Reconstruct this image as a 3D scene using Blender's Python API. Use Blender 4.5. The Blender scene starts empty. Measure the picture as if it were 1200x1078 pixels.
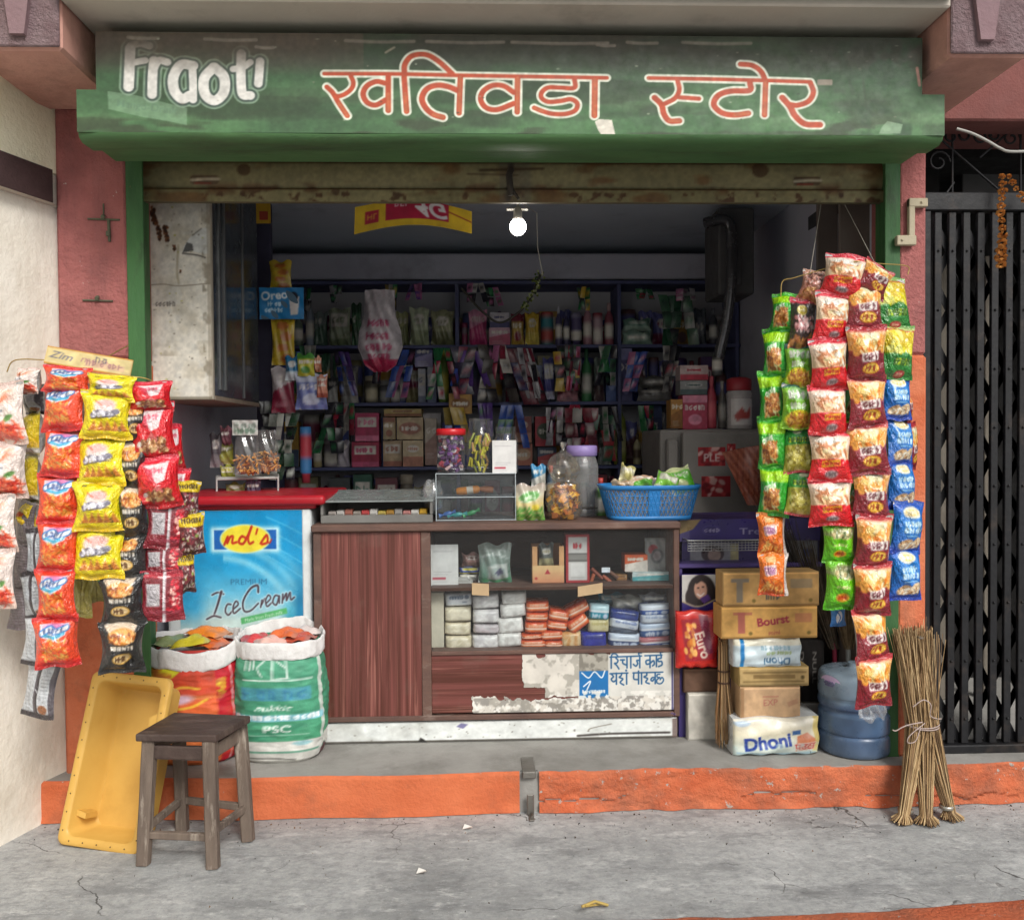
import bpy, bmesh, math, random
import numpy as np
from mathutils import Vector, Matrix, noise as mnoise
sc = bpy.context.scene
COL = sc.collection
rad = math.radians
# ------------------------------------------------------------------ camera
F = 1039.0
CAM = np.array([0.0, -3.87, 1.49])
TH, PH, RO = rad(1.9), rad(1.3), rad(0.42)
fw = np.array([math.sin(TH)*math.cos(PH), math.cos(TH)*math.cos(PH), -math.sin(PH)])
r0 = np.array([math.cos(TH), -math.sin(TH), 0.0])
u0 = np.cross(r0, fw)
RT = r0*math.cos(RO) - u0*math.sin(RO)
UP = u0*math.cos(RO) + r0*math.sin(RO)
cd = bpy.data.cameras.new('camera'); cam = bpy.data.objects.new('camera', cd); COL.objects.link(cam)
cam.matrix_world = Matrix(((RT[0], UP[0], -fw[0], CAM[0]), (RT[1], UP[1], -fw[1], CAM[1]), (RT[2], UP[2], -fw[2], CAM[2]), (0, 0, 0, 1)))
cd.sensor_fit = 'HORIZONTAL'; cd.sensor_width = 36; cd.lens = F/1200*36
cd.clip_start = 0.05; cd.clip_end = 500
sc.camera = cam
# ------------------------------------------------------------------ light
SUN_EL, SUN_AZ = 40, 156          # overcast: a wide, weak sun high behind the camera
w = bpy.data.worlds.new('World'); sc.world = w; w.use_nodes = True
nt = w.node_tree; bg = nt.nodes['Background']
sky = nt.nodes.new('ShaderNodeTexSky'); sky.sky_type = 'NISHITA'; sky.sun_disc = False
sky.sun_elevation = rad(SUN_EL); sky.sun_rotation = rad(SUN_AZ); sky.dust_density = 4.0; sky.air_density = 1.0
hs = nt.nodes.new('ShaderNodeHueSaturation'); hs.inputs['Saturation'].default_value = 0.25
nt.links.new(sky.outputs[0], hs.inputs['Color']); nt.links.new(hs.outputs[0], bg.inputs[0])
bg.inputs[1].default_value = 0.085
sd = bpy.data.lights.new('sun', 'SUN'); sun = bpy.data.objects.new('sun', sd); COL.objects.link(sun)
sd.energy = 1.5; sd.angle = rad(18); sd.color = (1.0, 0.97, 0.92)
_d = Vector((math.sin(rad(SUN_AZ))*math.cos(rad(SUN_EL)), math.cos(rad(SUN_AZ))*math.cos(rad(SUN_EL)), math.sin(rad(SUN_EL))))
sun.rotation_euler = _d.to_track_quat('Z', 'Y').to_euler(); sun.location = (0, -6, 8)
vs = sc.view_settings; vs.view_transform = 'Standard'; vs.look = 'None'; vs.gamma = 1; vs.use_curve_mapping = False
vs.exposure = 0.57
sc.cycles.use_denoising = True
sc.cycles.max_bounces = 8; sc.cycles.transparent_max_bounces = 24
sc.cycles.sample_clamp_indirect = 6

# ------------------------------------------------------------------ pixel -> world (photo is 1200 x 1078)
def ray(px, py): return fw + RT*((px-600)/F) - UP*((py-539)/F)
def P(px, py, Y): d = ray(px, py); return CAM + d*((Y-CAM[1])/d[1])
def G(px, py, z=0.0): d = ray(px, py); return CAM + d*((z-CAM[2])/d[2])
def SC(Y): return (Y-CAM[1])/F
PZ = 0.162                         # height of the shop step

# ------------------------------------------------------------------ colour
def hx(s):
    if not isinstance(s, str): return np.array(s, float)
    s = s.lstrip('#'); return np.array([int(s[i:i+2], 16)/255 for i in (0, 2, 4)])
def lin(c):
    c = np.clip(np.asarray(c, float), 0, 1); return np.where(c <= .04045, c/12.92, ((c+.055)/1.055)**2.4)

# ------------------------------------------------------------------ canvas: a small painter whose pixels become vertex colours
_TX = {}
def text_tris(s, bold, shear):
    k = (s, bold, shear)
    if k in _TX: return _TX[k]
    c = bpy.data.curves.new('t', 'FONT'); c.body = s; c.size = 1; c.offset = bold; c.shear = shear; c.resolution_u = 4
    c.align_x = 'CENTER'; c.align_y = 'BOTTOM_BASELINE'
    o = bpy.data.objects.new('t', c); m = bpy.data.meshes.new_from_object(o)
    m.calc_loop_triangles()
    v = np.array([x.co[:2] for x in m.vertices]) if len(m.vertices) else np.zeros((0, 2))
    t = [tuple(x.vertices) for x in m.loop_triangles]
    bpy.data.objects.remove(o); bpy.data.curves.remove(c); bpy.data.meshes.remove(m)
    _TX[k] = (v, t); return _TX[k]

def vnoise(h, w, cell, rng):
    gh, gw = int(h/cell)+3, int(w/cell)+3
    g = rng.random((gh, gw)); y = np.arange(h)/cell; x = np.arange(w)/cell
    yi, xi = y.astype(int), x.astype(int); fy, fx = (y-yi)[:, None], (x-xi)[None, :]
    fy = fy*fy*(3-2*fy); fx = fx*fx*(3-2*fx)
    a = g[np.ix_(yi, xi)]; b = g[np.ix_(yi, xi+1)]; c = g[np.ix_(yi+1, xi)]; d = g[np.ix_(yi+1, xi+1)]
    return (a*(1-fx)+b*fx)*(1-fy)+(c*(1-fx)+d*fx)*fy
def fnoise(h, w, cell, rng, o=3):
    r = 0; a = 1; t = 0
    for i in range(o):
        r = r+a*vnoise(h, w, max(cell/2**i, 1), rng); t += a; a *= .55
    return r/t

def smooth(p, n=6, closed=False):
    p = np.array(p, float)
    if len(p) < 3: return p
    q = np.vstack([2*p[0]-p[1], p, 2*p[-1]-p[-2]]) if not closed else np.vstack([p[-1], p, p[0], p[1]])
    out = []
    for i in range(1, len(q)-2):
        for k in range(n):
            t = k/n
            out.append(.5*((2*q[i])+(-q[i-1]+q[i+1])*t+(2*q[i-1]-5*q[i]+4*q[i+1]-q[i+2])*t*t+(-q[i-1]+3*q[i]-3*q[i+1]+q[i+2])*t**3))
    out.append(q[-2]); return np.array(out)

class Cv:
    def __init__(s, w, h, bg='#ffffff', seed=1):
        s.w, s.h = w, h; s.a = np.ones((h, w, 3))*hx(bg); s.rng = np.random.default_rng(seed)
        s.Y, s.X = np.mgrid[0:h, 0:w]+.5
    def mix(s, m, col, sl=None):
        c = hx(col); t = s.a if sl is None else s.a[sl]
        t += (c-t)*np.clip(m, 0, 1)[..., None]; return s
    def rect(s, x0, y0, x1, y1, col, r=0, rot=0, al=1, soft=1):
        cx, cy = (x0+x1)/2, (y0+y1)/2; X, Y = s.X-cx, s.Y-cy
        if rot: c, n = math.cos(rad(rot)), math.sin(rad(rot)); X, Y = X*c+Y*n, -X*n+Y*c
        qx, qy = abs(X)-(x1-x0)/2+r, abs(Y)-(y1-y0)/2+r
        d = np.hypot(np.maximum(qx, 0), np.maximum(qy, 0))+np.minimum(np.maximum(qx, qy), 0)-r
        return s.mix(np.clip(.5-d/soft, 0, 1)*al, col)
    def ell(s, cx, cy, rx, ry, col, rot=0, al=1, soft=1):
        X, Y = s.X-cx, s.Y-cy
        if rot: c, n = math.cos(rad(rot)), math.sin(rad(rot)); X, Y = X*c+Y*n, -X*n+Y*c
        d = (np.hypot(X/rx, Y/ry)-1)*min(rx, ry)
        return s.mix(np.clip(.5-d/soft, 0, 1)*al, col)
    def line(s, pts, wd, col, sm=True, al=1, soft=1, wd2=None):
        p = smooth(pts) if sm else np.array(pts, float)
        n = len(p)-1; ws = np.linspace(wd, wd if wd2 is None else wd2, n+1)
        R = max(wd, wd2 or 0)+2
        x0, y0 = max(int(p[:, 0].min()-R), 0), max(int(p[:, 1].min()-R), 0)
        x1, y1 = min(int(p[:, 0].max()+R)+1, s.w), min(int(p[:, 1].max()+R)+1, s.h)
        if x1 <= x0 or y1 <= y0: return s
        sl = (slice(y0, y1), slice(x0, x1)); X, Y = s.X[sl], s.Y[sl]; D = np.full(X.shape, 1e9)
        for i in range(n):
            a, b = p[i], p[i+1]; e = b-a; L = e@e
            t = np.clip(((X-a[0])*e[0]+(Y-a[1])*e[1])/L, 0, 1) if L > 1e-9 else 0
            D = np.minimum(D, np.hypot(X-a[0]-t*e[0], Y-a[1]-t*e[1])-ws[i]/2)
        return s.mix(np.clip(.5-D/soft, 0, 1)*al, col, sl)
    def poly(s, pts, col, al=1):
        acc = np.zeros((s.h, s.w)); pts = list(pts)
        for ox, oy in ((-.25, -.25), (.25, -.25), (-.25, .25), (.25, .25)):
            ins = np.zeros((s.h, s.w), bool); X, Y = s.X+ox, s.Y+oy; j = len(pts)-1
            for i in range(len(pts)):
                xi, yi = pts[i]; xj, yj = pts[j]
                if yi != yj: ins ^= ((yi > Y) != (yj > Y)) & (X < (xj-xi)*(Y-yi)/(yj-yi)+xi)
                j = i
            acc += ins/4
        return s.mix(acc*al, col)
    def text(s, t, cx, cy, size, col, bold=0, shear=0, rot=0, out=None, ow=0, sx=1, al=1, flipx=False, flipy=False):
        v, tr = text_tris(t, bold, shear)
        if not len(v): return s
        v = v*size; v = v*np.array([sx, -1.0]); v[:, 1] += size*.36
        if flipx: v[:, 0] *= -1
        if flipy: v[:, 1] *= -1
        c, n = math.cos(rad(rot)), math.sin(rad(rot)); v = np.stack([v[:, 0]*c-v[:, 1]*n+cx, v[:, 0]*n+v[:, 1]*c+cy], 1)
        S = 3; acc = np.zeros((s.h*S, s.w*S), bool)
        for a, b, d in tr:
            q = v[[a, b, d]]*S
            x0, y0 = np.maximum(np.floor(q.min(0)).astype(int), 0); x1, y1 = np.ceil(q.max(0)).astype(int)+1
            x1, y1 = min(x1, s.w*S), min(y1, s.h*S)
            if x1 <= x0 or y1 <= y0: continue
            Yg, Xg = np.mgrid[y0:y1, x0:x1]+.5
            def e(p, r): return (r[0]-p[0])*(Yg-p[1])-(r[1]-p[1])*(Xg-p[0])
            e0, e1, e2 = e(q[0], q[1]), e(q[1], q[2]), e(q[2], q[0])
            acc[y0:y1, x0:x1] |= ((e0 >= 0) & (e1 >= 0) & (e2 >= 0)) | ((e0 <= 0) & (e1 <= 0) & (e2 <= 0))
        cov = acc.reshape(s.h, S, s.w, S).mean((1, 3))
        if out is not None:
            o = cov.copy(); k = int(math.ceil(ow))
            for dy in range(-k, k+1):
                for dx in range(-k, k+1):
                    if dx*dx+dy*dy <= ow*ow+.3: o = np.maximum(o, np.roll(np.roll(cov, dy, 0), dx, 1))
            s.mix(o*al, out)
        return s.mix(cov*al, col)
    def scrib(s, x0, y, x1, h, col, wd=1.2, al=1, rot=0, step=None):
        """a run of small unreadable letter-like marks"""
        q = s.rng; x = x0; sl = math.tan(rad(rot))
        while x < x1-h*.2:
            g = h*q.uniform(.45, .75); yy = y+sl*(x-(x0+x1)/2); a, b = yy-h/2, yy+h/2; k = int(q.integers(6))
            if k in (0, 1, 4): s.line([(x, a), (x, b)], wd, col, al=al, sm=False)
            if k in (1, 3): s.line([(x, yy), (x+g*.7, yy-h*.1)], wd, col, al=al, sm=False)
            if k in (2, 3, 5): s.line([(x+g*.7, a+h*.15), (x, yy), (x+g*.35, b), (x+g*.7, yy+h*.2)], wd, col, al=al)
            if k in (0, 2): s.line([(x, a+h*.1), (x+g*.6, a+h*.25), (x+g*.6, b)], wd, col, al=al)
            if k == 4: s.line([(x, a), (x+g*.7, yy), (x, b)], wd, col, al=al)
            x += g+h*.22
            if q.random() < .12: x += h*.4
        return s
    def lines(s, x0, y0, x1, n, dy, col, wd=1, al=.7):
        for i in range(n):
            e = x1-(x1-x0)*s.rng.uniform(0, .35); s.rect(x0, y0+i*dy, e, y0+i*dy+wd, col, al=al)
        return s
    def blobs(s, x0, y0, x1, y1, n, rx, ry, cols, rot=(0, 180), al=1):
        for i in range(n):
            c = cols[s.rng.integers(len(cols))]
            s.ell(s.rng.uniform(x0, x1), s.rng.uniform(y0, y1), rx*s.rng.uniform(.7, 1.2), ry*s.rng.uniform(.7, 1.2), c, rot=s.rng.uniform(*rot), al=al)
        return s
    def noise(s, cell, amp, o=3):
        s.a *= (1+amp*2*(fnoise(s.h, s.w, cell, s.rng, o)-.5))[..., None]; np.clip(s.a, 0, 1, s.a); return s
    def stain(s, cell, lo, hi, col, al=1, mask=None, o=3, sx=1):
        f = fnoise(s.h, s.w if sx == 1 else max(int(s.w/sx), 4), cell, s.rng, o)
        if sx != 1: f = f[:, np.minimum((np.arange(s.w)/sx).astype(int), f.shape[1]-1)]
        m = np.clip((f-lo)/(hi-lo), 0, 1)*al
        if mask is not None: m = m*mask
        return s.mix(m, col)
    def vgrad(s, stops, x0=0, x1=None):
        ys = (np.arange(s.h)+.5)/s.h; k = [q[0] for q in stops]; cs = np.array([hx(q[1]) for q in stops])
        c = np.stack([np.interp(ys, k, cs[:, i]) for i in range(3)], 1)
        s.a[:, x0:x1] = c[:, None, :]; return s
    def sample(s, u, v):
        x = np.clip(u*s.w-.5, 0, s.w-1.001); y = np.clip((1-v)*s.h-.5, 0, s.h-1.001)
        xi, yi = x.astype(int), y.astype(int); fx, fy = (x-xi)[..., None], (y-yi)[..., None]
        xj, yj = np.minimum(xi+1, s.w-1), np.minimum(yi+1, s.h-1)
        c = (s.a[yi, xi]*(1-fx)+s.a[yi, xj]*fx)*(1-fy)+(s.a[yj, xi]*(1-fx)+s.a[yj, xj]*fx)*fy
        return lin(c)

# ------------------------------------------------------------------ materials
MATS = {}
def new_mat(name):
    m = bpy.data.materials.new(name); m.use_nodes = True
    return m, m.node_tree, m.node_tree.nodes['Principled BSDF']
def N(t, typ, **kw):
    n = t.nodes.new(typ)
    for k, v in kw.items():
        if k in n.inputs: n.inputs[k].default_value = v
        else: setattr(n, k, v)
    return n
def rgba(c): c = lin(hx(c)); return (c[0], c[1], c[2], 1)
def mixc(t, fac, a, b, blend='MIX'):
    n = t.nodes.new('ShaderNodeMix'); n.data_type = 'RGBA'; n.blend_type = blend
    for k, x in ((0, fac), (6, a), (7, b)):
        if hasattr(x, 'is_linked') or isinstance(x, bpy.types.NodeSocket): t.links.new(x, n.inputs[k])
        else: n.inputs[k].default_value = x
    return n.outputs[2]
def mapr(t, x, a, b, lo=0, hi=1):
    n = t.nodes.new('ShaderNodeMapRange'); t.links.new(x, n.inputs[0])
    for i, v in enumerate((a, b, lo, hi)): n.inputs[i+1].default_value = v
    return n.outputs[0]
def nz(t, co, scale, detail=4, rough=.6):
    n = N(t, 'ShaderNodeTexNoise', Scale=scale, Detail=detail, Roughness=rough); t.links.new(co, n.inputs['Vector']); return n.outputs['Fac']
def coords(t, sc_=(1, 1, 1)):
    tc = t.nodes.new('ShaderNodeTexCoord'); mp = t.nodes.new('ShaderNodeMapping'); mp.inputs['Scale'].default_value = sc_
    t.links.new(tc.outputs['Object'], mp.inputs['Vector']); return mp.outputs[0]
def bump(t, bs, h, strength, dist=.01):
    b = N(t, 'ShaderNodeBump', Strength=strength, Distance=dist); t.links.new(h, b.inputs['Height']); t.links.new(b.outputs[0], bs.inputs['Normal'])
def pm(name, col, rough=.7, col2=None, scale=6, dirt=None, dscale=2.5, damt=(.55, .7), dal=.8, bmp=.3, bscale=60, metal=0, stretch=(1, 1, 1), chips=None, cscale=9, camt=(.66, .68), spec=.4, bdist=.01, coat=0, drip=None, dripa=.5):
    if name in MATS: return MATS[name]
    m, t, b = new_mat(name); co = coords(t, stretch)
    c = rgba(col); c2 = rgba(col2) if col2 is not None else tuple(x*.75 for x in c[:3])+(1,)
    o = mixc(t, mapr(t, nz(t, co, scale, 6), .3, .7), c, c2)
    if dirt is not None: o = mixc(t, mapr(t, nz(t, co, dscale, 7, .65), damt[0], damt[1], 0, dal), o, rgba(dirt))
    if drip is not None: o = mixc(t, mapr(t, nz(t, coords(t, (9, 9, .55)), 1.0, 6, .7), .52, .72, 0, dripa), o, rgba(drip)); o = mixc(t, mapr(t, nz(t, coords(t, (3, 3, 1.4)), 1.3, 8, .7), .57, .66, 0, dripa*.8), o, rgba(drip))
    if chips is not None: o = mixc(t, mapr(t, nz(t, co, cscale, 5, .7), camt[0], camt[1]), o, rgba(chips))
    t.links.new(o, b.inputs['Base Color'])
    r = mapr(t, nz(t, co, scale*2.3, 3), .3, .7, max(rough-.12, .03), min(rough+.12, 1)); t.links.new(r, b.inputs['Roughness'])
    b.inputs['Metallic'].default_value = metal; b.inputs['Specular IOR Level'].default_value = spec
    if coat: b.inputs['Coat Weight'].default_value = coat; b.inputs['Coat Roughness'].default_value = .1
    if bmp: bump(t, b, nz(t, co, bscale, 5, .65), bmp, bdist)
    MATS[name] = m; return m
def printed(name, rough=.5, spec=.5, bmp=.12, bscale=40, metal=0, coat=0, jit=.0, bdist=.004):
    """colours come from the mesh's own painted vertex colours"""
    if name in MATS: return MATS[name]
    m, t, b = new_mat(name); a = N(t, 'ShaderNodeAttribute', attribute_name='Col'); co = coords(t)
    o = mixc(t, mapr(t, nz(t, co, 14, 4), .35, .7, 0, .22), a.outputs['Color'], (.03, .028, .025, 1))
    if jit:
        oi = t.nodes.new('ShaderNodeObjectInfo'); hsn = t.nodes.new('ShaderNodeHueSaturation')
        t.links.new(mapr(t, oi.outputs['Random'], 0, 1, 1-jit, 1+jit), hsn.inputs['Value']); t.links.new(o, hsn.inputs['Color']); o = hsn.outputs[0]
    t.links.new(o, b.inputs['Base Color'])
    r = mapr(t, nz(t, co, 22, 3), .3, .7, max(rough-.1, .03), min(rough+.1, 1)); t.links.new(r, b.inputs['Roughness'])
    b.inputs['Specular IOR Level'].default_value = spec; b.inputs['Metallic'].default_value = metal
    if coat: b.inputs['Coat Weight'].default_value = coat; b.inputs['Coat Roughness'].default_value = .15
    if bmp: bump(t, b, nz(t, co, bscale, 3), bmp, bdist)
    MATS[name] = m; return m
def film(name, tint='#ffffff', gloss=.16, haze=.1, rough=.15):
    """clear plastic or glass sheet: mostly see-through, some sheen, some milkiness"""
    if name in MATS: return MATS[name]
    m, t, b = new_mat(name); t.nodes.remove(b); out = t.nodes['Material Output']
    tr = N(t, 'ShaderNodeBsdfTransparent', Color=rgba(tint)); gl = N(t, 'ShaderNodeBsdfGlossy', Roughness=rough); df = N(t, 'ShaderNodeBsdfDiffuse', Color=(.75, .75, .75, 1))
    bp = N(t, 'ShaderNodeBump', Strength=.35, Distance=.01); t.links.new(nz(t, coords(t), 25, 3), bp.inputs['Height']); t.links.new(bp.outputs[0], gl.inputs['Normal'])
    lw = N(t, 'ShaderNodeLayerWeight', Blend=.25)
    m1 = t.nodes.new('ShaderNodeMixShader'); t.links.new(mapr(t, lw.outputs['Facing'], 0, 1, haze, min(haze*3+.1, .8)), m1.inputs[0]); t.links.new(tr.outputs[0], m1.inputs[1]); t.links.new(df.outputs[0], m1.inputs[2])
    m2 = t.nodes.new('ShaderNodeMixShader'); t.links.new(mapr(t, lw.outputs['Facing'], 0, 1, gloss*.5, min(gloss*3, .9)), m2.inputs[0]); t.links.new(m1.outputs[0], m2.inputs[1]); t.links.new(gl.outputs[0], m2.inputs[2])
    t.links.new(m2.outputs[0], out.inputs[0]); MATS[name] = m; return m
def emit(name, col, st):
    m, t, b = new_mat(name); b.inputs['Base Color'].default_value = rgba(col); b.inputs['Emission Color'].default_value = rgba(col); b.inputs['Emission Strength'].default_value = st
    co = coords(t); t.links.new(mapr(t, nz(t, co, 5), 0, 1, st*.95, st*1.05), b.inputs['Emission Strength']); MATS[name] = m; return m

# ------------------------------------------------------------------ mesh building
ORG = {}
def tag(o, label, cat, group=None, kind=None):
    if label: o['label'] = label
    if cat: o['category'] = cat
    if group: o['group'] = group
    if kind: o['kind'] = kind
    return o
def thing(name, loc, label, cat, group=None):
    o = bpy.data.objects.new(name, None); COL.objects.link(o); o.location = loc; ORG[o.name] = np.array(loc, float); o.empty_display_size = .05
    return tag(o, label, cat, group)
class MB:
    def __init__(s): s.c = []; s.n = 0
    def add(s, v, f, col=None, mi=0, sm=False):
        v = np.asarray(v, float).reshape(-1, 3); cc = np.ones((len(v), 3))*.5
        if col is not None: cc = lin(hx(col))*np.ones((len(v), 3)) if isinstance(col, str) or np.asarray(col).ndim == 1 else np.asarray(col, float).reshape(-1, 3)
        s.c.append((v, [tuple(int(i)+s.n for i in q) for q in f], cc, mi, sm)); s.n += len(v); return s
    def grid(s, V, col=None, mi=0, sm=True, flip=False, wrap=False):
        V = np.asarray(V, float); a, b = V.shape[:2]; f = []
        for i in range(a-1):
            for j in range(b if wrap else b-1):
                k = (j+1) % b; q = (i*b+j, i*b+k, (i+1)*b+k, (i+1)*b+j); f.append(q[::-1] if flip else q)
        return s.add(V.reshape(-1, 3), f, None if col is None else (col if isinstance(col, str) else np.asarray(col).reshape(-1, 3)), mi, sm)
    def box(s, x0, y0, z0, x1, y1, z1, b=.003, col=None, mi=0, M=None, seg=1):
        bm = bmesh.new(); bmesh.ops.create_cube(bm, size=1)
        for q in bm.verts: q.co = Vector(((x0+x1)/2+q.co.x*(x1-x0), (y0+y1)/2+q.co.y*(y1-y0), (z0+z1)/2+q.co.z*(z1-z0)))
        if b: bmesh.ops.bevel(bm, geom=list(bm.edges), offset=min(b, abs(x1-x0)/2.2, abs(y1-y0)/2.2, abs(z1-z0)/2.2), segments=seg, affect='EDGES', profile=.5)
        v = [M @ q.co if M else q.co for q in bm.verts]; bm.verts.index_update(); f = [[q.index for q in p.verts] for p in bm.faces]; bm.free()
        return s.add([tuple(q) for q in v], f, col, mi)
    def tube(s, pts, r, n=8, r2=None, col=None, mi=0, cap=True, sm=True):
        p = np.array(pts, float); k = len(p); rs = np.linspace(r, r if r2 is None else r2, k) if np.isscalar(r) else np.asarray(r); V = np.zeros((k, n, 3)); up = None
        for i in range(k):
            d = p[min(i+1, k-1)]-p[max(i-1, 0)]; d /= np.linalg.norm(d)+1e-12
            if up is None: up = np.array([0, 0, 1.0]) if abs(d[2]) < .9 else np.array([1.0, 0, 0])
            a = np.cross(d, up); a /= np.linalg.norm(a)+1e-12; up = np.cross(a, d)
            an = np.arange(n)*2*math.pi/n
            V[i] = p[i]+rs[i]*(np.cos(an)[:, None]*a+np.sin(an)[:, None]*up)
        b0 = s.n; s.grid(V, col, mi, sm, wrap=True)
        if cap: s.add(np.vstack([V[0], V[-1]]), [tuple(range(n))[::-1], tuple(range(n, 2*n))], col, mi)
        return s
    def lathe(s, prof, n, c, col=None, mi=0, ang=None, sm=True, flip=False, sq=0):
        an = np.arange(n)*2*math.pi/n; p = np.array(prof, float); V = np.zeros((len(p), n, 3))
        k = 1.0 if not sq else (np.abs(np.cos(an))**sq+np.abs(np.sin(an))**sq)**(-1/sq)
        V[..., 0] = c[0]+p[:, :1]*np.cos(an)*k; V[..., 1] = c[1]+p[:, :1]*np.sin(an)*k; V[..., 2] = c[2]+p[:, 1:2]
        return s.grid(V, col, mi, sm, wrap=True, flip=flip)
    def prism(s, pts, y0, y1, col=None, mi=0):
        """outline of (x, z) points, extruded from y0 to y1"""
        n = len(pts); v = [(x, y0, z) for x, z in pts]+[(x, y1, z) for x, z in pts]
        f = [tuple(range(n)), tuple(range(2*n-1, n-1, -1))]+[(i, i+n, (i+1) % n+n, (i+1) % n) for i in range(n)]
        return s.add(v, f, col, mi)
    def ball(s, c, r, n=10, col=None, mi=0, sc_=(1, 1, 1), amp=0, seed=0):
        a = np.linspace(.02, math.pi-.02, n//2+2); b = np.arange(n)*2*math.pi/n; V = np.zeros((len(a), n, 3))
        d = np.stack([np.sin(a)[:, None]*np.cos(b), np.sin(a)[:, None]*np.sin(b), np.cos(a)[:, None]*np.ones(n)], -1)
        q = 1 if not amp else 1+amp*np.random.default_rng(seed).uniform(-1, 1, d.shape[:2])[..., None]
        V = np.array(c)+d*q*r*np.array(sc_); return s.grid(V, col, mi, True, wrap=True, flip=True)
    def build(s, name, mats, parent=None, label=None, cat=None, group=None, kind=None, org=None):
        V = np.vstack([x[0] for x in s.c]); Fc = [q for x in s.c for q in x[1]]; C = np.vstack([x[2] for x in s.c])
        if parent is not None: o_ = ORG[parent.name]
        elif org is not None: o_ = np.array(org, float)
        else: lo, hi = V.min(0), V.max(0); o_ = np.array([(lo[0]+hi[0])/2, (lo[1]+hi[1])/2, lo[2]])
        me = bpy.data.meshes.new(name); me.from_pydata((V-o_).tolist(), [], Fc)
        if not isinstance(mats, (list, tuple)): mats = [mats]
        for m in mats: me.materials.append(m)
        me.polygons.foreach_set('material_index', np.concatenate([np.full(len(x[1]), x[3]) for x in s.c]).astype(np.int32))
        me.polygons.foreach_set('use_smooth', np.concatenate([np.full(len(x[1]), x[4]) for x in s.c]).astype(bool))
        at = me.color_attributes.new('Col', 'FLOAT_COLOR', 'POINT'); at.data.foreach_set('color', np.hstack([C, np.ones((len(C), 1))]).astype(np.float32).ravel())
        me.update(); o = bpy.data.objects.new(name, me); COL.objects.link(o)
        if parent is not None: o.parent = parent; ORG[o.name] = o_
        else: o.location = o_; ORG[o.name] = o_
        return tag(o, label, cat, group, kind)
def sheet(mb, x0, z0, x1, z1, y, cv, nu=None, nv=None, mi=0, wav=0, seed=0):
    """painted flat sheet facing the street"""
    nu = nu or cv.w; nv = nv or cv.h; u, v = np.meshgrid(np.linspace(0, 1, nu), np.linspace(0, 1, nv))
    yy = np.full(u.shape, float(y))
    if wav: yy = yy+wav*(np.sin(u*7+seed)*np.cos(v*5+seed*2)+.5*np.sin(u*17+v*11+seed))
    return mb.grid(np.stack([x0+u*(x1-x0), yy, z0+v*(z1-z0)], -1), cv.sample(u, v), mi)
def R(px0, py0, px1, py1, Y):
    mx, my = (px0+px1)/2, (py0+py1)/2
    return P(px0, my, Y)[0], P(mx, py1, Y)[2], P(px1, my, Y)[0], P(mx, py0, Y)[2]      # x0, z0, x1, z1
# =================================================================== SETTING
rng = random.Random(7)
# ---- ground
m, t, b = new_mat('concrete_ground'); co = coords(t)
o = mixc(t, mapr(t, nz(t, co, 1.3, 9, .65), .36, .62), rgba('#8d8f8e'), rgba('#b6b8b7'))
o = mixc(t, mapr(t, nz(t, coords(t, (1, 2.4, 1)), 2.6, 10, .72), .52, .62, 0, .6), o, rgba('#6f7172'))
o = mixc(t, mapr(t, nz(t, coords(t, (.8, 2.0, 1)), 5.5, 10, .75), .55, .63, 0, .7), o, rgba('#cacbc9'))
o = mixc(t, mapr(t, nz(t, co, 30, 8, .75), .42, .7, 0, .6), o, rgba('#76787a'))
o = mixc(t, mapr(t, nz(t, co, 70, 6, .8), .6, .68, 0, .8), o, rgba('#cfd0cd'))
o = mixc(t, mapr(t, nz(t, co, 95, 5, .8), .62, .68, 0, .8), o, rgba('#3f3d3b'))
o = mixc(t, mapr(t, nz(t, coords(t, (1, 1.5, 1)), 15, 12, .8), .5, .64, 0, .42), o, rgba('#5d5f60'))
o = mixc(t, mapr(t, nz(t, coords(t, (1, 1.6, 1)), 9, 12, .82), .57, .66, 0, .45), o, rgba('#d6d6d2'))
o = mixc(t, mapr(t, nz(t, coords(t, (.6, 1.5, 1)), 1.7, 10, .7), .6, .68, 0, .45), o, rgba('#4b4c4c'))
vo = N(t, 'ShaderNodeTexVoronoi', feature='DISTANCE_TO_EDGE', Scale=1.35)
wv = N(t, 'ShaderNodeTexNoise', Scale=3.0, Detail=6); t.links.new(co, wv.inputs['Vector'])
vm = t.nodes.new('ShaderNodeVectorMath'); vm.operation = 'MULTIPLY_ADD'; vm.inputs[1].default_value = (.35, .35, .35)
t.links.new(wv.outputs['Color'], vm.inputs[0]); t.links.new(co, vm.inputs[2]); t.links.new(vm.outputs[0], vo.inputs['Vector'])
ck = mapr(t, vo.outputs['Distance'], .0015, .005, 1, 0)
mk = mapr(t, nz(t, co, 1.9, 3), .5, .58, 0, .9)
mm = t.nodes.new('ShaderNodeMath'); mm.operation = 'MULTIPLY'; t.links.new(ck, mm.inputs[0]); t.links.new(mk, mm.inputs[1])
o = mixc(t, mm.outputs[0], o, rgba('#3d3b39'))
t.links.new(o, b.inputs['Base Color']); b.inputs['Roughness'].default_value = .85
hh = mixc(t, .4, nz(t, co, 7, 9, .7), nz(t, co, 60, 6, .7)); bump(t, b, hh, .55, .02)
MATS['concrete_ground'] = m
MB().grid(np.array([[[x, y, 0] for x in (-40, -8, -3, 3, 8, 40)] for y in (-40, -8, -3, 0, 40)], float), sm=False).build('ground', m, kind='structure', org=(0, 0, 0))
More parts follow.
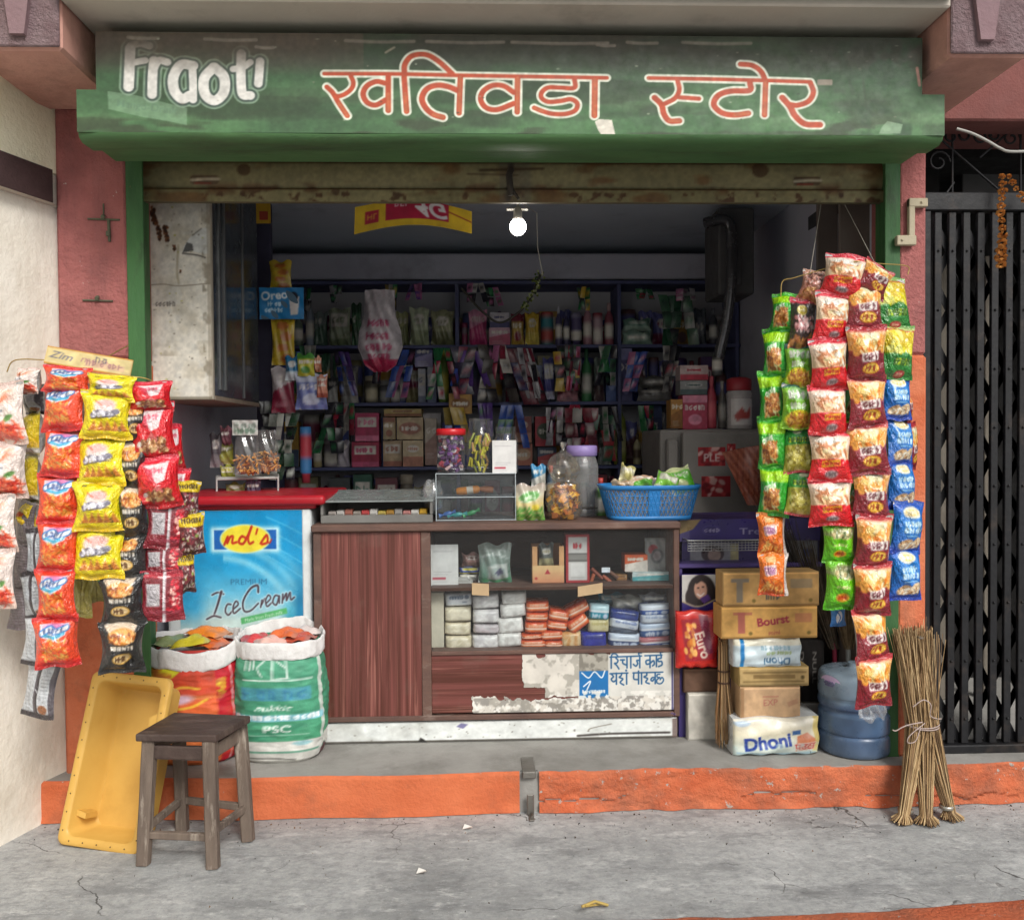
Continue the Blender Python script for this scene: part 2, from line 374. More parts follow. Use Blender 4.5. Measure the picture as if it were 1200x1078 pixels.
# ---- shop step: concrete top, orange painted riser with a broken, crumbly right half
def edgeY(x): return -.37+.008*math.sin(x*3.1)+.006*math.sin(x*9+1)
xs = np.linspace(-1.86, 2.9, 120)
mb = MB(); top = np.array([[[x, edgeY(x)+.012 if k == 0 else 2.4, PZ] for x in xs] for k in (0, 1)])
mb.grid(top, sm=False); mb.grid(np.array([[[x, edgeY(x)+.012, z] for x in xs] for z in (0, PZ)]), sm=False)
plat = pm('step_concrete', '#a3a19c', .85, col2='#84827d', scale=3, dirt='#6b6862', dscale=4, damt=(.5, .7), dal=.6, bmp=.35, bscale=40)
mb.build('step', plat, kind='structure', org=(0, 0, 0))
org_m = pm('orange_paint', '#d27c58', .85, drip='#93624c', dripa=.45, col2='#c4633f', scale=9, dirt='#86553f', dscale=7, damt=(.5, .72), dal=.7, bmp=.8, bscale=55, chips='#bdaea2', cscale=22, camt=(.67, .69))
xa, xb = P(609, 935, -.37)[0], P(632, 935, -.37)[0]
worn_m = pm('worn_orange_paint', '#cf7550', .9, col2='#bd5c38', scale=7, dirt='#7d5646', dscale=5, damt=(.46, .7), dal=.75, bmp=1.0, bscale=70, chips='#a9a29a', cscale=26, camt=(.635, .655))
def riser(x0, x1, rough, name, mt_=None):
    nu, nv = int((x1-x0)*110), 22; V = np.zeros((nv, nu, 3))
    for j in range(nv):
        for i in range(nu):
            x = x0+(x1-x0)*i/(nu-1); q = j/(nv-1); z = .003+q*(PZ+.001)
            n1 = mnoise.fractal(Vector((x*5, 3.3, z*9)), 1, 2, 4); n2 = mnoise.noise(Vector((x*2.3, 1.7, z*6)))
            y = edgeY(x)-.004+rough*(.015*n1+.008*abs(n2))
            cr = abs(z-(.05+.05*mnoise.noise(Vector((x*2.2, 9, 0)))+.03*mnoise.noise(Vector((x*9, 4, 0)))))
            if rough > .5 and cr < .0035 and mnoise.noise(Vector((x*1.9, 7, 1))) > -.1: y += .014
            if j == nv-1: y += .012; z -= rough*.012*abs(mnoise.noise(Vector((x*8, 0, 2))))
            if j < 3: y -= rough*.01*(3-j)*abs(mnoise.noise(Vector((x*6, 5, 0))))
            V[j, i] = (x, y, z)
    MB().grid(V).build(name, mt_ or worn_m, kind='structure', org=(0, 0, 0))
riser(-1.86, xa, .25, 'painted_riser', pm('clean_orange_paint', '#cd7048', .85, col2='#bd5f39', scale=5, dirt='#8a5640', dscale=6, damt=(.5, .72), dal=.6, bmp=.6, bscale=60, chips='#b5a89c', cscale=24, camt=(.68, .7))); riser(xb, 2.9, 1.0, 'painted_riser')
# kerb at the lower right, orange painted
kp = [G(x, y, .02) for x, y in ((560, 1083), (690, 1077), (800, 1073), (950, 1069), (1090, 1060), (1250, 1046))]
kp = smooth([(q[0], q[1]) for q in kp], 14); V = np.zeros((4, len(kp), 3))
for i, (x, y) in enumerate(kp):
    n = .012*mnoise.fractal(Vector((x*7, 2, 0)), 1, 2, 4)
    V[0, i] = (x, y-.5, .03); V[1, i] = (x, y-.03+n, .028); V[2, i] = (x, y-.012+n, .02); V[3, i] = (x, y+n, -.01)
MB().grid(V, flip=False).build('painted_kerb', worn_m, kind='structure', org=(0, 0, 0))
# ---- shop building
pink = pm('pink_plaster', '#ad6a66', .85, drip='#7a4f4e', dripa=.5, col2='#9a5b58', scale=7, dirt='#7d5250', dscale=3.5, damt=(.5, .75), dal=.5, bmp=1.0, bscale=45, chips='#c4b5ac', cscale=17, camt=(.675, .69), bdist=.015)
pinkb = pm('salmon_plaster', '#d3a294', .85, drip='#8f6a60', dripa=.4, col2='#c08f82', scale=4, dirt='#7d5a52', dscale=3.4, damt=(.48, .72), dal=.6, bmp=.3, bscale=60)
mauve = pm('mauve_roughcast', '#9a8588', .95, col2='#83696c', scale=14, dirt='#6d5a5c', dscale=5, dal=.5, bmp=1.0, bscale=75, bdist=.03)
beige = pm('beige_concrete', '#c4bcb0', .85, col2='#b5ada2', scale=2, dirt='#7e766b', dscale=3, dal=.4, bmp=.15)
dark = pm('dark_wall', '#4a4640', .9, col2='#3b3833', scale=2, bmp=.2)
brown = pm('brown_fascia', '#3f3029', .9, col2='#30251f', scale=5, bmp=.4)
wallp = pm('dim_wall_paint', '#b4b4be', .9, col2='#a1a1ad', scale=1.5, dirt='#6b6a70', dscale=1.8, dal=.5, bmp=.1)
ceilp = pm('ceiling_paint', '#bcc6d0', .9, col2='#a9b3be', scale=1.2, dirt='#70707e', dscale=1.5, dal=.5, bmp=.1)
bld = thing('shop_building', (0, 0, 0), 'pink and orange plastered shop front with a dim room behind the counter', 'building')
YP = -.27
zb = P(1070, 416, YP)[2]; ztop = 2.807
xl0, xl1 = P(66, 300, YP)[0], P(149, 300, YP)[0]; xr0, xr1 = P(1053, 300, YP)[0], P(1086, 300, YP)[0]
for a, c in ((xl0, xl1), (xr0, xr1)):
    mb = MB().box(a, YP, zb, c, -.005, 3.1, .012, mi=0).box(a-.002, YP-.003, PZ-.1 if a < 0 else PZ, c+.002, -.004, zb, .012, mi=1)
    mb.build('pillar', [pink, org_m], bld)
XL, XR, YB, ZC = -1.45, 1.72, 2.33, 2.785
mb = MB().box(XL-.15, .0, PZ-.05, XL, YB+.15, ZC+.2, 0); mb.build('side_wall', wallp, bld)
mb = MB().box(XR, .0, PZ-.05, XR+.15, YB+.15, ZC+.2, 0); mb.build('side_wall', wallp, bld)
MB().box(XL, YB, PZ-.05, XR, YB+.15, ZC, 0).build('back_wall', wallp, bld)
MB().box(XL, -.1, ZC, XR, YB, ZC+.2, 0).build('ceiling', ceilp, bld)
MB().box(XL, 2.0, P(600, 327, 2.0)[2], XR, YB, P(600, 297, 2.0)[2], .01).build('loft_beam', wallp, bld)
MB().box(xl0, -.1, 2.63, xr1, -.02, 2.96, 0).box(xl0-.3, -.02, ZC+.2, xr1+.3, YB+.3, 3.2, 0).build('lintel', dark, bld)
# canopy over the sign
xc0, xc1 = P(73, 60, -.82)[0], P(1111, 60, -.82)[0]
MB().box(xc0, -.84, 2.965, xc1, -.02, 3.16, .006).build('canopy', beige, bld)
MB().box(xc0+.002, -.90, 2.99, xc1-.002, -.842, 3.3, .01).build('canopy_fascia', brown, bld)
def bracket(xa, xb, tri):
    yf = -.82
    bk_ = MB().box(xa, yf, ztop, xb, YP-.002, 3.3, .012).build('bracket', pinkb, bld)
    cx, hw, zt = tri
    mb = MB().box(xa+.002, yf-.014, ztop+.006, xb-.002, yf-.001, 3.3, .004, mi=0)
    mb.prism([(cx-hw, 3.3), (cx-hw*.28, zt), (cx+hw*.28, zt), (cx+hw, 3.3)], yf-.034, yf-.0142, mi=1)
    mb.build('bracket_relief', [mauve, pm('mauve_plaster', '#8d7377', .9, col2='#7c6468', bmp=.5)], bk_)
bracket(P(-45, 60, -.82)[0], P(72, 60, -.82)[0], (P(20, 40, -.85)[0], .085, P(20, 40, -.85)[2]))
bracket(P(1112, 60, -.82)[0], P(1206, 60, -.82)[0], (P(1157, 45, -.85)[0], .085, P(1157, 47, -.85)[2]))
# ---- neighbouring entrance on the right: pink lintel, dark passage
nb = thing('neighbour_entrance', (2.2, -.2, PZ), 'dark passage under a pink lintel behind the black folding gate', 'building')
z0 = P(1150, 141, YP)[2]
MB().box(xr1+.003, YP+.004, z0, 3.4, .1, 3.3, .008).build('lintel', pm('dark_pink_plaster', '#80504b', .9, col2='#6b423e', scale=4, drip='#6d4541', dripa=.5, bmp=.5), nb)
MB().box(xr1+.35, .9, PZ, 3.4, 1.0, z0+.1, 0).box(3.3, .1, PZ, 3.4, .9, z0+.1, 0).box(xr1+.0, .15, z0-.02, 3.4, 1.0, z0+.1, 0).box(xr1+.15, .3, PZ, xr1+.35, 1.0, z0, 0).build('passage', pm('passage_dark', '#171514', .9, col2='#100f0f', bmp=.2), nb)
pl = MB()
for a, c in ((1100, 1112), (1154, 1166)):
    pl.box(P(a, 500, .5)[0], .5, PZ, P(c, 500, .5)[0], .54, P(1110, 300, .5)[2], .004)
pl.build('door_plank', pm('grey_plank', '#7a7368', .8, col2='#625b52', stretch=(8, 1, 1), bmp=.3), nb)
xg = P(1128, 190, .4); x1_ = P(1192, 240, .4)
MB().box(xg[0], .4, x1_[2], x1_[0]+.3, .43, xg[2], .004).build('transom_panel', pm('dark_panel', '#4b4a4a', .7, bmp=.2), nb)
# ---- cream wall on the left, running towards the street
lw = thing('neighbour_wall', (xl0-.2, -.8, 0), 'cream plastered side wall with a dark brown ledge left of the pink pillar', 'wall')
dv = np.array([-math.sin(rad(18)), -math.cos(rad(18))]); nv_ = np.array([math.cos(rad(18)), -math.sin(rad(18))]); A0 = np.array([xl0+.0, YP+.05])
def wallbox(z0, z1, off, th, mat, name, s1=3.2, s0=0):
    pts = [A0+nv_*off+dv*s0, A0+dv*s1+nv_*off, A0+dv*s1-nv_*th, A0-nv_*th]
    v = [(p[0], p[1], z) for z in (z0, z1) for p in pts]
    MB().add(v, [(0, 1, 2, 3), (7, 6, 5, 4)]+[(i, i+4, (i+1) % 4+4, (i+1) % 4) for i in range(4)]).build(name, mat, lw)
crm = pm('cream_plaster', '#f2ede2', .9, drip='#c4baa8', dripa=.4, col2='#e6dfd0', scale=2.5, dirt='#c4bbaa', dscale=3, damt=(.5, .75), dal=.6, bmp=.5, bscale=30, chips='#e2ddd0', cscale=5, camt=(.62, .7))
crm2 = pm('pale_yellow_plaster', '#f8f4da', .9, col2='#f2edcc', scale=2.5, dirt='#c9c29c', dscale=4, dal=.4, bmp=.6, bscale=40)
za, zc = P(63, 203, YP)[2], P(63, 242, YP)[2]
wallbox(0, za-.001, 0, .3, crm, 'lower_wall'); wallbox(za, 4.6, .012, .3, crm2, 'upper_wall'); wallbox(zc+.002, za-.002, .045, .2, pm('brown_ledge', '#4a3535', .85, col2='#3b2a2a', bmp=.4), 'ledge', 3.2, .09)
MB().add([(p[0], p[1], zc+.0005) for p in (A0+nv_*.002, A0+dv*3.2+nv_*.002, A0+dv*3.2+nv_*.043, A0+dv*.09+nv_*.043)], [(0, 1, 2, 3)]).build('ledge_underside', beige, lw)
# ---- signboard
YS = -.70
sx0, sx1 = P(90, 140, YS)[0], P(1107, 140, YS)[0]; ux0, ux1 = P(112, 70, YS)[0], P(1081, 70, YS)[0]
sz1 = P(600, 41, YS)[2]; sz0 = P(600, 157, YS)[2]; nz_ = P(600, 108, YS)[2]
W_, H_ = 1120, 140
cv = Cv(W_, H_, '#4d7a4d', 11)
def sp(px, py): q = P(px, py, YS); return ((q[0]-sx0)/(sx1-sx0)*W_, (sz1-q[2])/(sz1-sz0)*H_)
cv.vgrad([(0, '#4c4a3c'), (.12, '#484a3b'), (.3, '#42523c'), (.45, '#3f6840'), (.62, '#477548'), (.85, '#5d8f5a'), (1, '#568a52')])  # brownish top mixes grime with canopy shade painted into the colour
cv.stain(60, .42, .7, '#3f6640', .7, o=4, sx=3); cv.stain(30, .5, .72, '#78a26c', .55, np.clip((cv.Y/H_-.4)*3, 0, 1), o=4, sx=6)
cv.stain(46, .42, .62, '#4a4335', .8, np.clip(.62-cv.Y/H_*1.5, 0, 1), sx=2.5)  # uneven brown top edge: soot plus painted-in shade of the overhang
cv.a = (cv.a*.87+cv.a.mean(2, keepdims=True)*.13)*.88; cv.stain(34, .5, .66, '#2b3526', .55, sx=5); cv.stain(18, .54, .66, '#39412f', .7, np.clip((cv.Y/H_-.72)*6, 0, 1), sx=4)
pt = lambda l: [sp(*q) for q in l]
HW = W_/1017
strokes = [  # (points in the photo, stroke width)
 ([(380, 86.5), (460, 87), (540, 89), (620, 90.5), (711, 92)], 5.5), ([(411, 89), (414, 97), (412, 104), (405, 110), (397, 113), (392, 112)], 6), ([(383, 102), (390, 109), (397, 121), (407, 136)], 6.5),
 ([(452, 98), (441, 96), (430, 101), (425.5, 110.5), (430, 120), (440, 123.5), (452, 117.5)], 7), ([(455, 89), (455, 110), (455, 130)], 7), ([(473.5, 89), (475, 110), (476.5, 131)], 7),
 ([(474, 88), (474.5, 76), (483, 66), (499, 64.5), (514, 72.5), (530, 87)], 7), ([(537, 107), (526, 102.5), (512.5, 100.5), (500, 105), (494.5, 116), (499, 127), (508, 134.5), (519, 138)], 7.5), ([(539.5, 91), (538, 133)], 7),
 ([(602, 109), (590, 101.5), (577, 101), (566, 108), (563.5, 118), (570, 127), (583, 129), (602, 122)], 7), ([(606.5, 92), (606, 132)], 7),
 ([(673, 93), (673, 103.5), (657, 103.5), (642, 103.5), (634.5, 109.5), (635, 116), (643, 120), (657, 119), (669, 117), (676.5, 122), (674, 130), (663, 134), (648, 134), (636, 131), (626, 127)], 6.2), ([(697, 94), (696.5, 136)], 7.5),
 ([(760, 92), (830, 93), (900, 94.5), (950, 96)], 5.5), ([(794, 95), (796, 106), (791, 115.5), (779, 122)], 6.2), ([(767, 115), (775, 123), (778, 134), (784.5, 142), (796, 142)], 7.5), ([(796, 114.5), (819, 116)], 6),
 ([(879, 97), (878.5, 106), (857, 107), (842, 112), (836.5, 123), (846, 132.5), (861, 135), (877, 133)], 7.5), ([(897.5, 96), (896, 135)], 7), ([(868, 75.5), (882, 77), (892, 84), (897, 94)], 7),
 ([(950, 97), (953.5, 108), (948, 118.5), (935, 123.5), (926, 122.5)], 7), ([(917, 114.5), (926, 125), (932, 136), (943.5, 145.5), (961, 146.5)], 8)]
for p, wd in strokes: cv.line(pt(p), (wd+4.8)*HW, '#d9dccb', sm=len(p) > 2)
for p, wd in strokes: cv.line(pt(p), (wd-.6)*HW, '#b34a2c', sm=len(p) > 2)
for p, wd in strokes[:20]:
    if p[-1][1] > 126: cv.line(pt(p[-2:]), (wd-3.4)*HW, '#bd7b52', sm=False, al=.5)
# old drink lettering, rounded white letters with a dark outline
cv.poly(pt([(126, 107), (160, 112), (219, 127), (219, 147), (195, 142), (165, 137), (127, 128)]), '#86a587', .55)
cv.text('Mango-Drink', *sp(172, 125), 13*HW, '#5d7a63', bold=.01, rot=8, al=.7)
fro = [([(152.5, 57), (151.5, 80), (150.5, 102)], 13), ([(153, 54), (164, 51), (175, 54)], 10), ([(153, 74), (170, 71)], 9), ([(180, 71), (178.5, 90), (178, 111)], 12), ([(180, 80), (186, 71), (196, 73)], 10),
       ([(226, 77), (212, 76), (203, 90), (204, 106), (213, 116), (222, 112)], 13), ([(225, 77), (226, 100), (226, 117)], 10), ([(250, 79), (239, 92), (240, 110), (251, 118), (262, 108), (262, 90), (251, 79)], 13),
       ([(282.5, 63), (282, 90), (284, 110), (293, 112)], 12), ([(273, 81), (284, 79), (293, 73)], 9), ([(304.5, 72), (303.5, 86), (302.5, 98)], 11)]
for wd, c, al in ((10, '#8aa28c', .75), (5.5, '#3d4d45', .95), (0, '#d2d0ca', 1)):
    for p, q in fro: cv.line(pt(p), (q+wd-1)*HW, c, al=al)
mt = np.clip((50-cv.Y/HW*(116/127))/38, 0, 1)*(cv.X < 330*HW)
cv.mix(mt*.95*(fnoise(H_, W_, 25, cv.rng)*.6+.6), '#594e42')  # tops of the old letters browned by grime and painted canopy shade
# wear: peeled paint along the top, chips, drips, the torn white scrap
for a, c, y in ((150, 185, 44), (240, 300, 46), (300, 320, 55), (405, 485, 48), (500, 590, 49), (600, 712, 50), (735, 770, 50), (800, 880, 50), (700, 720, 53)):
    q0, q1 = sp(a, y), sp(c, y+1); cv.line([q0, ((q0[0]+q1[0])/2, q0[1]+1.5), q1], 4.5, '#857c70', al=.75)
for i in range(60):
    x, y = cv.rng.uniform(20, W_-20), cv.rng.uniform(8, H_-3); cv.ell(x, y, cv.rng.uniform(.6, 2.2), cv.rng.uniform(.5, 1.2), ['#a9b09a', '#2f3b2c', '#8b8272'][i % 3], al=.7)
cv.line([sp(930, 65), sp(948, 88)], 6, '#33402f', al=.6); cv.line([sp(985, 60), sp(1000, 110)], 5, '#3a4a38', al=.45); cv.line([sp(1010, 80), sp(1016, 128)], 3, '#33452f', al=.5)
cv.stain(26, .5, .66, '#2f4a31', .75, np.clip((cv.X-sp(960, 0)[0])/80, 0, 1))
cv.rect(*sp(958, 93), *sp(976, 100), '#8c8375', r=2); cv.poly(pt([(1033, 150), (1040, 142), (1058, 146), (1055, 157), (1030, 157)]), '#8ea88a', .8)
cv.poly(pt([(697, 143), (702, 140), (717, 141), (721, 158), (706, 160), (701, 153)]), '#d8d2c4')
cv.line([sp(452, 62), sp(462, 56)], 3, '#8d8674'); cv.line([sp(1075, 80), sp(1078, 100)], 4, '#b07a70', al=.8); cv.noise(5, .1, 2)
sgn = thing('shop_signboard', (0, YS, sz0), 'long weathered green shop signboard with red hand painted lettering under the canopy', 'signboard')
sgm = printed('sign_paint', .55, .4, .15, 30)
mb = MB()
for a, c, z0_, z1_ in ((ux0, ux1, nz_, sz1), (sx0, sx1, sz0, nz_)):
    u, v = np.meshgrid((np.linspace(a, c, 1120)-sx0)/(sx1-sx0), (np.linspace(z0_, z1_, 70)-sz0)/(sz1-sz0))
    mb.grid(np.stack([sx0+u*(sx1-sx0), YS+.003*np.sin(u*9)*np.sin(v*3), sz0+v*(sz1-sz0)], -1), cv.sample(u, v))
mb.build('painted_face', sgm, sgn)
grn = pm('sign_green', '#557c4d', .6, col2='#446840', scale=6, dirt='#39392c', dscale=4, damt=(.5, .7), dal=.7, bmp=.25, stretch=(.3, 1, 1))
zl = P(600, 187, -.3)[2]
pr = [(YS+.0, sz0), (YS+.004, sz0-.012), (YS+.03, sz0-.024), (YS+.12, sz0-.022), (-.36, zl+.012), (-.33, zl-.002), (-.315, zl-.002), (-.315, zl+.05)]
V = np.array([[[x+(0 if y < -.5 else (.16 if x < 0 else -.16)*max(0, (y+.5)/.2)), y+(0 if 0 < i < 39 else .01), z+.004*mnoise.noise(Vector((x*3, y*5, 0)))] for i, x in enumerate(np.linspace(sx0, sx1, 40))] for y, z in pr])
MB().grid(V, flip=True).build('underside', grn, sgn)
MB().box(ux0, YS+.006, nz_, ux1, -.36, sz1, .004).prism([(sx0, nz_), (sx0, sz0+.001), (sx1, sz0+.001), (sx1, nz_)], YS+.0065, -.37).build('casing', grn, sgn)
# ---- rolling shutter: green guide rails and the rolled-up yellowish curtain's bottom bar
sh = thing('rolling_shutter', (0, -.2, PZ), 'rolled up yellowish rusty shutter with green side rails framing the shop opening', 'shutter')
grail = pm('green_rail', '#3f6b3b', .6, col2='#2f5630', scale=10, dirt='#2c2d22', dscale=9, damt=(.55, .7), dal=.8, bmp=.3, stretch=(1, 1, .3), chips='#7b5a43', cscale=20, camt=(.72, .74))
for a, c in ((151, 171), (1036, 1054)):
    x0, x1 = P(a, 400, -.26)[0], P(c, 400, -.26)[0]; i0, i1 = (x0, x0+.03) if a < 600 else (x1-.03, x1)
    MB().box(x0, -.268, PZ, x1, -.258, 2.66, .002).box(i0, -.257, PZ, i1, -.1, 2.66, .002).build('guide_rail', grail, sh)
cw, ch = 880, 44; cv = Cv(cw, ch, '#8f8660', 5)
cv.stain(40, .4, .7, '#7a7350', .8, sx=3); cv.rect(0, 0, cw, 3, '#5b4a2f', al=.8); cv.rect(0, 29, cw, 31.5, '#5a4428', al=.9); cv.stain(14, .56, .68, '#5c3a22', .9, np.clip(1-abs(cv.Y-30)/9, 0, 1), sx=2); cv.stain(9, .6, .7, '#4f3320', .9, np.clip((cv.Y-31)/4, 0, 1))
cv.stain(20, .58, .7, '#6d4a2a', .7, sx=3)
for x, y, r in ((118, 10, 8), (730, 9, 10), (225, 33, 5), (440, 34, 4)): cv.ell(x, y, r, r*.8, '#4a3320', al=.75)
for x in (55, 770):
    cv.rect(x, 16, x+34, 25, '#5a4630', r=4); cv.line([(x+2, 21), (x+18, 20), (x+34, 20)], 3, '#c0b49a'); cv.line([(x+6, 24), (x+24, 24)], 2, '#7a2f1c')
cv.rect(418, 0, 455, 44, '#6d665a', al=.45); cv.line([(432, 4), (428, 40)], 7, '#4a4440', al=.8); cv.line([(395, 10), (470, 8)], 3, '#4c3b28', al=.8); cv.line([(380, 14), (440, 15)], 2, '#4c3b28', al=.6); cv.noise(4, .12, 2)
x0, z0, x1, z1 = R(168, 190, 1034, 238, -.16)
mb = MB(); u, v = np.meshgrid(np.linspace(0, 1, 440), np.linspace(0, 1, 40))
mb.grid(np.stack([x0+u*(x1-x0), -.16-.012*np.sin(np.clip((v-.36)/.64, 0, 1)*math.pi)**.5-.016*(v < .33), z0+v*(z1-z0)], -1), cv.sample(u, v))
mb.box(x0, -.155, z0+.003, x1, -.13, z1+.12, .003, col='#6a6248').build('bottom_bar', printed('shutter_paint', .6, .4, .2, 60), sh)
q = P(599, 213, -.2)
mb = MB().tube([q+np.array([0, 0, .05]), q+np.array([-.01, -.02, .02]), q+np.array([.0, -.01, -.06])], .014, 8).tube([q+np.array([-.005, -.012, -.02]), q+np.array([.03, -.012, -.075])], .006)
mb.build('hasp', pm('old_iron', '#57504a', .6, col2='#3f3a36', metal=.6, bmp=.3), sh)
# iron locking plate set into the step
q = P(617, 908, -.37)
mb = MB().box(xa+.004, -.35, .0, xb-.004, -.34, PZ+.003, .002, mi=0).box(xa+.012, -.374, PZ-.02, xb-.012, -.2, PZ+.006, .003, mi=1)
mb.box(xa+.028, -.392, -.0, xb-.022, -.382, .085, .004, mi=1).box(xa+.034, -.45, .002, xb-.024, -.385, .008, .003, mi=1).tube([(xa+.048, -.43, .012), (xa+.048, -.4, .012)], .006, 6, mi=1)
mb.build('locking_plate', [pm('wet_concrete', '#5b5b58', .8, bmp=.4), pm('worn_steel', '#8e8b84', .45, col2='#6b6761', metal=.7, bmp=.2)], None, 'worn metal shutter lock plate let into the orange step', 'lock plate')
# cream hasp on the right pillar
x0, z0, x1, z1 = R(1050, 233, 1086, 288, YP-.02); hb = MB()
hb.box(x0+.05, YP-.03, z0+.02, x0+.075, YP-.008, z1, .003).box(x0+.05, YP-.032, z1-.035, x1, YP-.006, z1, .003).box(x0, YP-.032, z0, x0+.08, YP-.006, z0+.04, .003)
for dx, dz in ((.1, -.018),): hb.ball((x0+dx, YP-.033, z1+dz), .006, 6)
hb.ball((x0+.02, YP-.033, z0+.02), .006, 6)
hb.build('gate_hasp', pm('cream_metal', '#b7ac93', .6, col2='#a0957c', bmp=.2, chips='#6e5a45', cscale=25, camt=(.68, .7)), None, 'cream painted metal hasp on the right pink pillar beside the gate', 'hasp')
# iron holdfasts on the left pillar
for px, py, wd in ((122, 257, 36), (115, 352, 34)):
    x, z = P(px, py, YP)[0], P(px, py, YP)[2]; h = wd*SC(YP)/2
    mb = MB().tube([(x-h, YP-.004, z), (x+h, YP-.004, z-.004)], .004, 6).tube([(x, YP-.004, z+.012), (x+.002, YP-.02, z+.004)], .008, 6)
    if py < 300: mb.tube([(x+.02, YP-.006, z), (x+.022, YP-.006, z-.09)], .006, 6).tube([(x, YP-.004, z+.06), (x, YP-.004, z)], .003, 6).box(x+.012, YP-.018, z-.07, x+.028, YP-.004, z-.05, .002)
    mb.build('iron_holdfast', pm('dark_iron', '#4a4038', .7, col2='#5f6b50', bmp=.3), None, 'upper rusty iron holdfast with drop bolt on left pink pillar' if py < 300 else 'lower plain rusty iron holdfast on the left pink pillar', 'holdfast')
# ---- black folding gate
blk = pm('black_iron', '#1b1b1e', .5, col2='#121214', scale=8, bmp=.15, dirt='#3d332c', dscale=9, damt=(.55, .72), dal=.7, spec=.35)
gt = thing('folding_gate', (2.1, -.2, PZ), 'black folding iron gate with riveted scissor bars at the right', 'gate')
gz0, gz1 = PZ+.02, P(1140, 248, -.22)[2]; gx0 = P(1089, 500, -.22)[0]
MB().box(gx0-.04, -.24, gz1, 3.0, -.18, gz1+.075, .004).box(gx0-.04, -.25, PZ, 3.0, -.17, PZ+.035, .004).box(gx0-.035, -.235, PZ+.036, gx0-.002, -.185, gz1-.001, .003).build('frame', blk, gt)
bars = [gx0+.018+.0605*i for i in range(10)]
for x in bars:
    mb = MB().box(x, -.226, gz0+.016, x+.030, -.206, gz1-.003, .002)
    for k in range(9): mb.ball((x+.015, -.229, gz0+.12+k*.245), .0055, 6)
    mb.build('bar', blk, gt)
mb = MB()
for k in range(9):
    for i in range(0, 9):
        z = gz0+.12+k*.245+(.12 if i % 2 else 0); a = bars[i]+.015; c = (bars[i+2] if i+2 < 10 else bars[i]+.121)+.015
        for s_, yo in ((1, -.2), (-1, -.196)):
            zA, zB = (z+.12, z-.12) if s_ > 0 else (z-.12, z+.12)
            if max(zA, zB) > gz1-.01: continue
            dx, dz = c-a, zB-zA; L = math.hypot(dx, dz); nx, nzz = -dz/L*.014, dx/L*.014
            mb.prism([(a+nx, zA+nzz), (a-nx, zA-nzz), (c-nx, zB-nzz), (c+nx, zB+nzz)], yo, yo+.003)
mb.build('scissor_lattice', blk, gt)
# scrollwork above the gate
sw = MB()
for px, py, r in ((1115, 160, 10), (1131, 158, 11), (1150, 160, 12), (1166, 158, 10), (1100, 190, 14), (1185, 162, 11)):
    c = P(px, py, -.1); rr = r*SC(-.1); sw.tube([c+np.array([rr*(1-k/26)*math.cos(k*.42), 0, rr*(1-k/26)*math.sin(k*.42)]) for k in range(20)], .005, 5)
for a, c in (((1104, 165), (1190, 240)), ((1148, 185), (1188, 150)), ((1116, 235), (1116, 150)), ((1196, 235), (1196, 150)), ((1094, 248), (1118, 214))): sw.tube([P(*a, -.1), P(*c, -.1)], .005, 5)
sw.build('scroll_grille', blk, None, 'dark scrolled iron grille above the folding gate', 'grille')
MB().tube(smooth([P(1121, 151, -.3), P(1140, 157, -.31), P(1158, 166, -.32), P(1172, 174, -.33), P(1186, 178, -.33), P(1230, 176, -.33)], 6), .006, 8).build('cable', pm('grey_cable', '#a5a49e', .5, bmp=.1), None, 'pale grey cable drooping under the lintel above the gate', 'cable')
gar = thing('marigold_garland', P(1174, 318, -.3), 'dried orange marigold garland hanging in front of the folding gate', 'garland')
marig = pm('dried_marigold', '#d99a4c', .8, col2='#a8642c', scale=60, bmp=.5, bscale=200)
fl = [(1174+1.2*math.sin(k), 207+k*8.6, 4.3+(k > 8)*1.6+(k % 3)*.7) for k in range(13)]+[(1182+k*4.5, 207+k*7, 3.6+(k % 2)) for k in range(5)]
for i, (px, py, r) in enumerate(fl):
    c = P(px, py, -.29); r = r*SC(-.29); mb = MB(); q = np.random.default_rng(i)
    for k in range(26):
        th, ph = q.uniform(0, 6.28), math.acos(q.uniform(-1, 1)); d = np.array([math.sin(ph)*math.cos(th), math.sin(ph)*math.sin(th), math.cos(ph)*.8])
        s1 = np.cross(d, (.3, .5, .8)); s1 /= np.linalg.norm(s1); s2 = np.cross(d, s1)
        mb.add([c+d*r*.3, c+d*r*.8+s1*r*.4, c+d*r*1.1+s2*r*.1, c+d*r*.8-s1*r*.4], [(0, 1, 2, 3)])
    mb.build('blossom', marig, gar)

# grit and dust gathered along the foot of the step
mb = MB(); q = np.random.default_rng(77)
for i in range(900):
    x = q.uniform(-1.9, 2.3); d = q.exponential(.09) if i % 3 else q.uniform(0, 1.0); y = edgeY(x)-.012-d; r_ = .0012+.0035*q.random()**3
    c_ = lin(hx(['#7d7a75', '#a8a49c', '#5c5955', '#8d8175', '#b9a58f'][i % 5])); p = np.array([x, y, r_*.5]); n_ = q.normal(0, 1, (4, 3)); n_ /= np.linalg.norm(n_, axis=1)[:, None]
    mb.add(p+n_*r_*1.3, [(0, 1, 2), (0, 2, 3), (0, 3, 1), (1, 3, 2)], c_)
mb.build('grit', printed('grit_print', .9, .2, 0), None, 'loose grit and crumbs scattered on the pavement along the orange step', 'grit', None, 'stuff')
